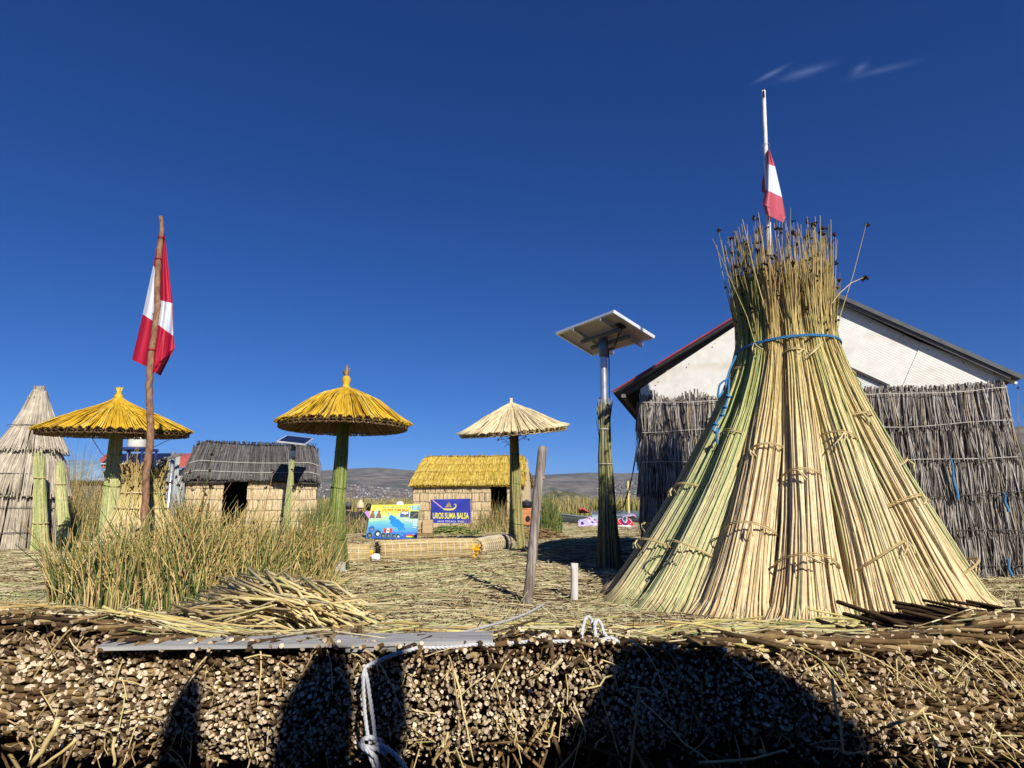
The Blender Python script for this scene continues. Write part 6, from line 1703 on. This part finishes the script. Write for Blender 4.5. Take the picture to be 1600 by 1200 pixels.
# ================================================================== SHORE THINGS ON THE RIGHT
M_hull = plain('dark_grey_hull', (.06, .07, .075), .6, .3, var=.2); M_hullin = plain('grey_blue_gunwale', (.16, .20, .24), .5, .3)
def rowboat(cx, cy, L, beam, h, yaw, label, mats):
    root = thing('boat', (cx, cy, -.1), label, 'boat', rz=yaw)
    st = np.linspace(-1, 1, 15); V = []
    for s in st:
        w = beam / 2 * max(.02, (1 - abs(s) ** 2.6)); sh = h * (1 + .35 * s * s)
        for k in range(9):
            q = -1 + 2 * k / 8; V.append((s * L / 2 * (1 + .06 * abs(q)), w * math.sin(q * 1.57) , sh * (1 - math.cos(q * 1.57)) + .0))
    V = np.array(V); i = (np.arange(14)[:, None] * 9 + np.arange(8)[None]).ravel()
    a = Acc(); a.add(V, [np.stack([i, i + 1, i + 10, i + 9], -1)], 0, True); hl = a.build('hull', mats[0], root, local=True); m_ = hl.modifiers.new('thick', 'SOLIDIFY'); m_.thickness = .03
    for k in (0, 8):
        a = Acc(); a.tubes(V.reshape(15, 9, 3)[:, k][None], .035, 6); a.build('gunwale', mats[1], root, local=True)
    for s in (-.4, .0, .4):
        a = Acc(); a.box((s * L / 2, 0, h * .72), (.22, beam * .86, .03), 0); a.build('bench', M_lumber, root, local=True)
    return root
c = at(930, 800, 31.0); rowboat(c[0], 31.0, 3.3, .9, .42, .06, 'dark grey rowing boat drawn up on the shore left of the solar pole', [M_hull, M_hullin])
c = at(1004, 800, 32.5); rowboat(c[0], 32.5, 3.0, .9, .36, -.05, 'dark boat lying at the shore right of the solar pole', [M_hull, M_hull])
M_redcloth = plain('faded_red_cloth', (.42, .10, .11), .85, .1, var=.25, scale=14); M_lcloth = plain('pale_lilac_cloth', (.42, .30, .44), .85, .1, var=.15, scale=10)
def drapery(name, c, w, h, dpt, mat, label, cat, peak=(.25, 1.0), sd=1):
    """a cloth thrown over something: a draped sheet with folds"""
    n, m = 12, 9; V = []; r_ = np.random.default_rng(sd)
    for j in range(m):
        v = j / (m - 1)
        for i in range(n):
            u = i / (n - 1); top = h * np.interp(u, [0, peak[0], 1], [.55, 1, .12]) * peak[1]
            V.append((c[0] + (u - .5) * w + .02 * math.sin(9 * v + i), c[1] + dpt * math.cos(v * 3.14) * .5 - .05 * math.sin(u * 17) * v, c[2] + top * math.sin(v * 3.14 * .5 if v < .5 else v * 3.14 * .5) * (1 - max(0, v - .55) * 1.2) + .01 * r_.normal()))
    i = (np.arange(m - 1)[:, None] * n + np.arange(n - 1)[None]).ravel(); a = Acc(); a.add(V, [np.stack([i, i + 1, i + n + 1, i + n], -1)], 0, True)
    o = a.build(name, mat); s_ = o.modifiers.new('thick', 'SOLIDIFY'); s_.thickness = .015
    return tag(o, label, cat)
c = at(913, 803, 30.6); drapery('red_cloth', (c[0], 30.6, zat(0, 802, 30.6)), .52, .40, .3, M_redcloth, 'faded red cloth heaped on the grey rowing boat', 'cloth', sd=3)
c = at(983, 812, 30.); drapery('lilac_cloth', (c[0], 30., zat(0, 811, 30)), .66, .30, .35, M_lcloth, 'pale lilac cloth over the dark boat right of the solar pole', 'cloth', peak=(.8, 1.), sd=4)
def textile(px, py, Y, w, h, d_, base, accents, label, ring_=False):
    c = at(px, py, Y); root = thing('folded_textile', (c[0], c[1], 0), label, 'textile', 'folded textiles laid out by the shore')
    a = Acc(); n, m = 18, 10; V = []
    for j in range(m):
        v = j / (m - 1)
        for i in range(n):
            u = i / (n - 1); V.append((c[0] + (u - .5) * w, c[1] + v * d_, .02 + h * math.sin(min(1, v * 1.25) * 1.57) * (1 - .45 * (2 * u - 1) ** 4) * (1 + .15 * math.sin(u * 11 + 2)) * (1 - .5 * max(0, v - .8))))
    V = np.array(V); i = (np.arange(m - 1)[:, None] * n + np.arange(n - 1)[None]).ravel(); a.add(V, [np.stack([i, i + 1, i + n + 1, i + n], -1)], 0, True)
    cl = a.build('cloth', base, root)
    def P(u, v):
        fi, fj = u * (n - 1), v * (m - 1); i0, j0 = int(min(n - 2, fi)), int(min(m - 2, fj)); fu, fv = fi - i0, fj - j0; G = V.reshape(m, n, 3)
        return (G[j0, i0] * (1 - fu) + G[j0, i0 + 1] * fu) * (1 - fv) + (G[j0 + 1, i0] * (1 - fu) + G[j0 + 1, i0 + 1] * fu) * fv + np.array([0, -.012, .012])
    if ring_:
        for k, (r, mm) in enumerate(((.40, accents[0]), (.30, accents[1]), (.20, accents[2]), (.10, accents[0]))):
            b = Acc(); b.poly([P(.5 + r * .55 * math.cos(q), .42 + r * .9 * math.sin(q)) + np.array([0, -.008 * k, .008 * k]) for q in np.arange(20) * 6.283 / 20], 0); b.build('round_motif', mm, cl)
        for k in range(18):
            q = k / 18 * 6.283; b = Acc(); c1 = P(.5 + .43 * math.cos(q), .45 + .42 * math.sin(q)); b.box(c1, (.035, .02, .03), 0); b.build('white_motif', accents[3], cl)
    else:
        for k in range(15):
            u, v = rng.uniform(.08, .92), rng.uniform(.1, .6); b = Acc(); w_ = rng.uniform(.05, .12); b.poly([P(u, v), P(min(1, u + w_), v), P(min(1, u + w_), min(1, v + .10)), P(u, min(1, v + .10))], 0); b.build('woven_motif', accents[k % len(accents)], cl)
    return root
M_tred = plain('woven_red', (.50, .012, .035), .85, .1, var=.15, scale=20); M_tlil = plain('woven_lilac', (.46, .40, .58), .85, .1, var=.2, scale=18); M_tnavy = plain('woven_navy', (.03, .04, .16), .85, .1); M_twhite = plain('woven_white', (.74, .73, .72), .85, .1)
textile(922, 826, 26.5, .92, .34, .5, M_tlil, [M_tnavy, M_twhite, M_tred], 'lilac and navy patterned textile laid out left of the solar pole')
textile(978, 826, 26.5, .62, .36, .45, M_tred, [M_tnavy, M_tlil, M_pgreen, M_twhite], 'red textile with a round embroidered medallion right of the solar pole', True)
c = at(970, 829, 26.2); blob('white_cloth', (c[0], 26.1, .03), (.5, .22, .05), M_twhite, 'flat white cloth under the red embroidered textile', 'cloth', 6, .3)
c = at(931, 817, 27.4); r_ = thing('plastic_crate', (c[0], 27.4, 0), 'pale blue-grey plastic crate between the boat and the lilac textile', 'crate')
M_crate = plain('pale_plastic', (.34, .42, .46), .4, .4)
for (dx, dy, sx, sy) in ((0, -.15, .34, .012), (0, .15, .34, .012), (-.165, 0, .012, .288), (.165, 0, .012, .288)):
    a = Acc(); a.box((c[0] + dx, 27.4 + dy, .30), (sx, sy, .34), 0); a.build('side', M_crate, r_)
a = Acc(); a.box((c[0], 27.4, .125), (.318, .288, .012), 0); a.build('base', M_crate, r_)
a = Acc(); a.box((c[0], 27.4 - .158, .455), (.36, .02, .03), 0); a.box((c[0], 27.4 + .158, .455), (.36, .02, .03), 0); a.build('rim', M_crate, r_)
c = at(982.5, 800, 33.); p0 = np.array([c[0], 33., -.3]); p1 = at(981, 752, 33.)
a = Acc(); a.tubes(np.array([p0, p1])[None], np.array([[.055, .05]]), 10, 0, cap1=0); tag(a.build('yellow_pole', plain('pale_yellow_pole', (.58, .50, .14), .6, .3)), 'pale yellow pole standing in the water beside the gable hut', 'pole')
# clay stove with a black pot
c = at(823, 815, 19.0); r_ = thing('clay_stove', (c[0], c[1], 0), 'orange clay stove standing on the brown reed heap', 'stove')
M_clay = plain('orange_clay', (.52, .22, .10), .85, .15, var=.12, scale=8)
a = Acc(); zb = .22; a.box((c[0], c[1], zb + .30), (.34, .34, .46), 0, bevel=.04); st_ = a.build('body', M_clay, r_)
a = Acc(); a.poly([(c[0] + .03 + .07 * math.cos(q), c[1] - .173, zb + .26 + (.10 if math.sin(q) > 0 else .08) * math.sin(q)) for q in np.arange(14) * 6.283 / 14][::-1], 0, .01); a.build('fire_mouth', M_dark, st_)
a = Acc(); a.lathe([(.16, zb + .53), (.17, zb + .56), (.15, zb + .57)], (c[0], c[1], 0), 16); a.build('rim', M_clay, st_)
a = Acc(); a.box((c[0], c[1], zb / 2), (.42, .42, zb), 0, bevel=.04); a.build('base', M_brown, r_)
pz = zb + .57; pt = thing('cooking_pot', (c[0], c[1], pz), 'black cooking pot with a lid on top of the clay stove', 'pot')
a = Acc(); a.lathe([(0, pz), (.12, pz + .005), (.165, pz + .05), (.175, pz + .11), (.16, pz + .16), (.165, pz + .17)], (c[0], c[1], 0), 20); bo = a.build('body', M_black, pt)
a = Acc(); a.lathe([(.165, pz + .172), (.13, pz + .20), (.05, pz + .22), (0, pz + .225)], (c[0], c[1], 0), 20); ld = a.build('lid', plain('dull_pot_lid', (.08, .08, .085), .5, .4, metal=.4), pt)
a = Acc(); a.lathe([(.02, pz + .22), (.025, pz + .245), (0, pz + .25)], (c[0], c[1], 0), 10); a.build('knob', M_black, ld)
for s in (-1, 1):
    a = Acc(); a.tubes(np.array([[c[0] + s * (.16 + .05 * math.sin(q)), c[1] + .05 * math.cos(q), pz + .13] for q in np.linspace(0, 3.14, 8)])[None], .01, 5); a.build('handle', M_black, bo)

# ================================================================== PLANKS AND ROPES ON THE BANK
def plank(name, TL, TR, BR, BL, th, label):
    c4 = [np.array(q) for q in (BL, BR, TR, TL)]; n = 20
    a = Acc(); V = []
    for k in range(n + 1):
        f = k / n; lo = c4[0] + (c4[1] - c4[0]) * f; hi = c4[3] + (c4[2] - c4[3]) * f; e = .004 * math.sin(f * 9) + .002 * rng.normal()
        V += [lo + [0, e, 0], hi + [0, -e, .0], hi + [0, -e, -th], lo + [0, e, -th]]
    i = np.arange(n) * 4
    a.add(V, [np.stack([i + k, i + (k + 1) % 4, i + 4 + (k + 1) % 4, i + 4 + k], -1) for k in range(4)] + [[0, 3, 2, 1], [4 * n, 4 * n + 1, 4 * n + 2, 4 * n + 3]], 0, False)
    return tag(a.build(name, M_plank), label, 'plank', 'planks on the bank edge')
def gp(px, py, z): return onplane(px, py, np.array([0, 0, z]), np.array([0, 0, 1.]))
zp = .392
plank('plank', gp(170, 999, zp), gp(771, 985.5, zp), gp(770, 1001, zp), gp(150, 1011, zp), .014, 'upper grey weathered plank lying along the edge of the reed bank')
plank('plank', gp(540, 1004, zp - .02), gp(731, 1001, zp - .02), gp(729, 1012, zp - .02), gp(540, 1014, zp - .02), .012, 'lower grey plank under the longer one, crossed by the white rope')
rr0 = .0072
def rp_(pts): return smooth_path([np.array(q) for q in pts], 120)
root = thing('mooring_rope', tuple(at(566, 1040, 2.40)), 'thick white laid rope hanging in a knotted loop over the bank edge', 'rope')
a = Acc()
twisted(a, rp_([at(640, 1016, 2.47), at(618, 1022, 2.46), at(600, 1029, 2.45), at(582, 1036, 2.43), at(571, 1042, 2.42), at(567, 1055, 2.41), at(568, 1085, 2.405), at(570, 1115, 2.40), at(574, 1146, 2.395), at(579, 1162, 2.385)]), rr0)
twisted(a, rp_([at(570, 1046, 2.43), at(574, 1062, 2.42), at(578, 1090, 2.41), at(582, 1118, 2.40), at(585, 1140, 2.395), at(586, 1160, 2.385)]), rr0)
a.build('strand_loop', M_rope, root)
a = Acc()
twisted(a, rp_([at(596, 1158, 2.40), at(580, 1152, 2.375), at(566, 1155, 2.375), at(563, 1162, 2.38), at(572, 1167, 2.37), at(590, 1170, 2.365), at(604, 1178, 2.37)]), rr0 * 1.15)
twisted(a, rp_([at(562, 1160, 2.385), at(566, 1168, 2.37), at(578, 1175, 2.36), at(586, 1182, 2.36), at(592, 1200, 2.37), at(595, 1215, 2.38)]), rr0 * 1.15)
twisted(a, rp_([at(588, 1162, 2.375), at(603, 1168, 2.365), at(618, 1180, 2.36), at(632, 1198, 2.36), at(640, 1212, 2.36)]), rr0 * 1.15)
twisted(a, rp_([at(575, 1172, 2.375), at(582, 1190, 2.37), at(588, 1204, 2.38)]), rr0 * 1.15)
a.build('knot', M_rope, root)
a = Acc()
def surf(px, py, lift=.012, Y0=2.62):
    p = at(px, py, Y0); return p
twisted(a, rp_([at(638, 1017, 2.47), at(652, 1012, 2.50), at(680, 1012, 2.53), at(710, 1011, 2.54), at(745, 1007, 2.55), at(780, 1007, 2.55), at(815, 1003, 2.56), at(850, 1002.5, 2.56), at(885, 1002, 2.56), at(915, 1002, 2.56), at(934, 1007, 2.54)]), rr0)
a.build('rope_run', M_rope, root)
a = Acc()
twisted(a, rp_([at(908, 1001, 2.58), at(910, 985, 2.60), at(913, 970, 2.61), at(918, 963, 2.62), at(923, 966, 2.63), at(927, 980, 2.63), at(934, 998, 2.60), at(940, 1003, 2.58)]), rr0)
a.build('coil', M_rope, root); a = Acc()
twisted(a, rp_([at(930, 1000, 2.59), at(929, 985, 2.60), at(930, 972, 2.61), at(934, 968, 2.62), at(939, 974, 2.62), at(943, 988, 2.61), at(950, 998, 2.59), at(958, 1003, 2.57)]), rr0)
a.build('coil', M_rope, root); a = Acc()
twisted(a, rp_([at(915, 1002, 2.57), at(935, 1001, 2.565), at(955, 996, 2.57), at(968, 1004, 2.56)]), rr0)
a.build('rope_end', M_rope, root); a = Acc()
twisted(a, rp_([at(838, 1003, 2.58), at(842, 994, 2.59), at(850, 990, 2.6), at(858, 994, 2.6), at(862, 1001, 2.58)]), rr0 * .6)
a.build('coil', M_rope, root)
a = Acc()
twisted(a, rp_([at(640, 1020, 2.52), at(655, 1011, 2.56), at(668, 1003, 2.62), at(690, 998, 2.70), at(725, 988, 2.85), at(760, 979, 3.0), at(790, 971, 3.2), at(818, 961, 3.4), at(835, 953, 3.6), at(850, 944, 4.0)]), rr0 * .92)
tag(a.build('grey_rope', M_grope), 'thin grey rope crossing the planks diagonally towards the wooden post', 'rope')

# loose fibres and thin straws caught on the cut face
N = 420
x = rng.uniform(-2.6, 3.0, N); z = face_bottom(x) + rng.random(N) * (crest(x) - face_bottom(x)); ang = rng.normal(1.2, .8, N); L = rng.uniform(.03, .13, N)
s0 = np.stack([x, np.full(N, BY - .03) + rng.uniform(-.015, .03, N), z], -1); D = np.stack([np.cos(ang), rng.normal(0, .25, N), -np.sin(ang)], -1) * L[:, None]
a = Acc(); a.tubes(np.stack([s0, s0 + D * .5 + rng.normal(0, .006, (N, 3)), s0 + D], 1), rng.uniform(.0012, .0032, N), 4, 0, rnd=rng.random(N))
a.build('loose_fibres', M_straw, bank, 'stuff')

# ================================================================== THE BOAT THE PICTURE WAS TAKEN FROM (behind the camera; roof shapes and cabin sides added to shade the bank)
TB = -.62
def cast(px, py, Y=2.47):               # where the sunray that meets the bank face at this pixel crosses the boat's roof edge
    p = at(px, py, Y); q = p + np.array(to_sun) * ((Y - TB) / -to_sun.y); return q
boat = thing('passenger_boat', (1.0, -1.6, -.38), 'white passenger boat moored along the reed bank out of view, with roof shapes added to shade the bank', 'boat')
M_bwhite = plain('boat_white_paint', (.74, .75, .76), .4, .4, var=.05); M_bblue = plain('boat_blue_trim', (.03, .12, .36), .4, .4); M_shadowmound = plain('shadow_mound_green', (.10, .14, .11), .8, .1, var=.2)
a = Acc(); V = []
for s in np.linspace(-1, 1, 17):
    w = 1.05 * (1 - max(0, abs(s) - .45) ** 2 * 2.4); sh = .25 * s ** 4
    for q in np.linspace(-1, 1, 9): V.append((1.0 + s * 6.2, -1.75 + w * np.sign(q) * abs(q) ** .6, -.75 + .95 * abs(q) ** 2.5 + sh * abs(q)))
i = (np.arange(16)[:, None] * 9 + np.arange(8)[None]).ravel(); a.add(V, [np.stack([i, i + 9, i + 10, i + 1], -1)], 0, True); hl = a.build('hull', M_bwhite, boat); m_ = hl.modifiers.new('thick', 'SOLIDIFY'); m_.thickness = .05
a = Acc(); a.box((1.0, -1.75, .06), (10.4, 1.9, .05), 0); a.build('deck', M_lumber, boat)
zr_ = float(cast(800, 1215)[2])  # roof height set so its shadow falls along the foot of the bank
a = Acc(); a.box((1.0, -1.62, zr_ - .06), (9.6, 2.0, .10), 0, bevel=.03); a.build('cabin_roof', M_bwhite, boat)
for x in (-3.6, -2.2, -.8, 1.4, 2.8, 4.2, 5.6):
    for y in (-.72, -2.5):
        a = Acc(); a.bar((x, y, .08), (x, y, zr_ - .11), .06, .06); a.build('roof_post', M_bblue, boat)
M_glass = plain('cabin_window_glass', (.02, .025, .03), .08, .5)
for y in (-.80, -2.42):
    a = Acc(); a.box((1.0, y, .56), (9.2, .04, .94), 0); cw = a.build('cabin_sky_screen', M_bblue, boat)  # cabin side and panes added to keep low sky light off the bank
    for k in range(8):
        a = Acc(); a.box((-3.0 + 1.14 * k, y, (1.03 + zr_ - .12) / 2), (1.04, .012, zr_ - .12 - 1.04), 0); a.build('window', M_glass, cw)
def slab(name, pix, depth, mat):  # unseen blocks cut to the outlines of the shadows wanted on the bank
    P = np.array([cast(*q) for q in pix]); P[:, 1] = TB
    a = Acc(); a.poly(P, 0, None); n_ = len(P); Q = P - np.array([0, depth, 0]); 
    a.add(np.vstack([P, Q]), [[k, (k + 1) % n_, (k + 1) % n_ + n_, k + n_] for k in range(n_)] + [list(range(2 * n_ - 1, n_ - 1, -1))], 0)
    return a.build(name, mat, boat)
slab('shadow_post', [(250, 1218), (268, 1130), (290, 1060), (306, 1046), (318, 1060), (316, 1130), (322, 1218)], .10, M_bblue)
slab('shadow_block', [(474, 1218), (478, 1100), (490, 1020), (520, 1000), (552, 1002), (556, 1100), (556, 1218)], .25, M_bwhite)
slab('shadow_post', [(592, 1218), (592, 1030), (600, 1004), (630, 1004), (640, 1030), (638, 1218)], .10, M_bblue)
slab('shadow_mound', [(930, 1218), (938, 1110), (962, 1020), (1000, 975), (1060, 968), (1130, 990), (1190, 1020), (1250, 1060), (1300, 1105), (1400, 1168), (1480, 1218)], .5, M_shadowmound)

# ================================================================== AIR
a = Acc(); a.box((0, 2900, 131), (9400, 6200, 266), 0)
hz = a.build('haze', plain('haze_shell', (1, 1, 1)), kind='stuff')
m = bpy.data.materials.new('haze_air'); m.use_nodes = True; nt = m.node_tree; nt.nodes.clear()
pv = nt.nodes.new('ShaderNodeVolumePrincipled'); pv.inputs['Color'].default_value = (.62, .76, .96, 1); pv.inputs['Density'].default_value = 7.2e-5; pv.inputs['Anisotropy'].default_value = .1
ou = nt.nodes.new('ShaderNodeOutputMaterial'); nt.links.new(pv.outputs[0], ou.inputs['Volume'])
hz.data.materials.clear(); hz.data.materials.append(m)

# long thin straws drooping over the right-hand shoulder of the bank
droops = Acc()
for k in range(110):
    x0 = rng.uniform(.9, 3.2) if k < 80 else rng.uniform(-2.6, .8)
    y0_ = BY + rng.uniform(.0, .25); p = np.array([x0, y0_, float(on_ground(np.array([x0]), np.array([y0_]))[0]) + .02])
    L = rng.uniform(.15, .55); sx_ = rng.uniform(.2, 1.0) * (1 if k < 80 else rng.choice([-1, 1]) * .5); t = np.linspace(0, 1, 6)
    fall = rng.uniform(.3, 1.)
    P = np.stack([p[0] + sx_ * L * t, np.minimum(p[1] - .25 * L * t - .05 * t, BY - .02 * t) + (p[1] - BY) * (1 - t) * .6, p[2] - fall * L * t ** 1.8], -1)
    droops.tubes(P[None], np.linspace(.0035, .0018, 6)[None] * rng.uniform(.7, 1.4), 4, 0, rnd=[rng.random()])
droops.build('drooping_straws', M_straw, bank, 'stuff')
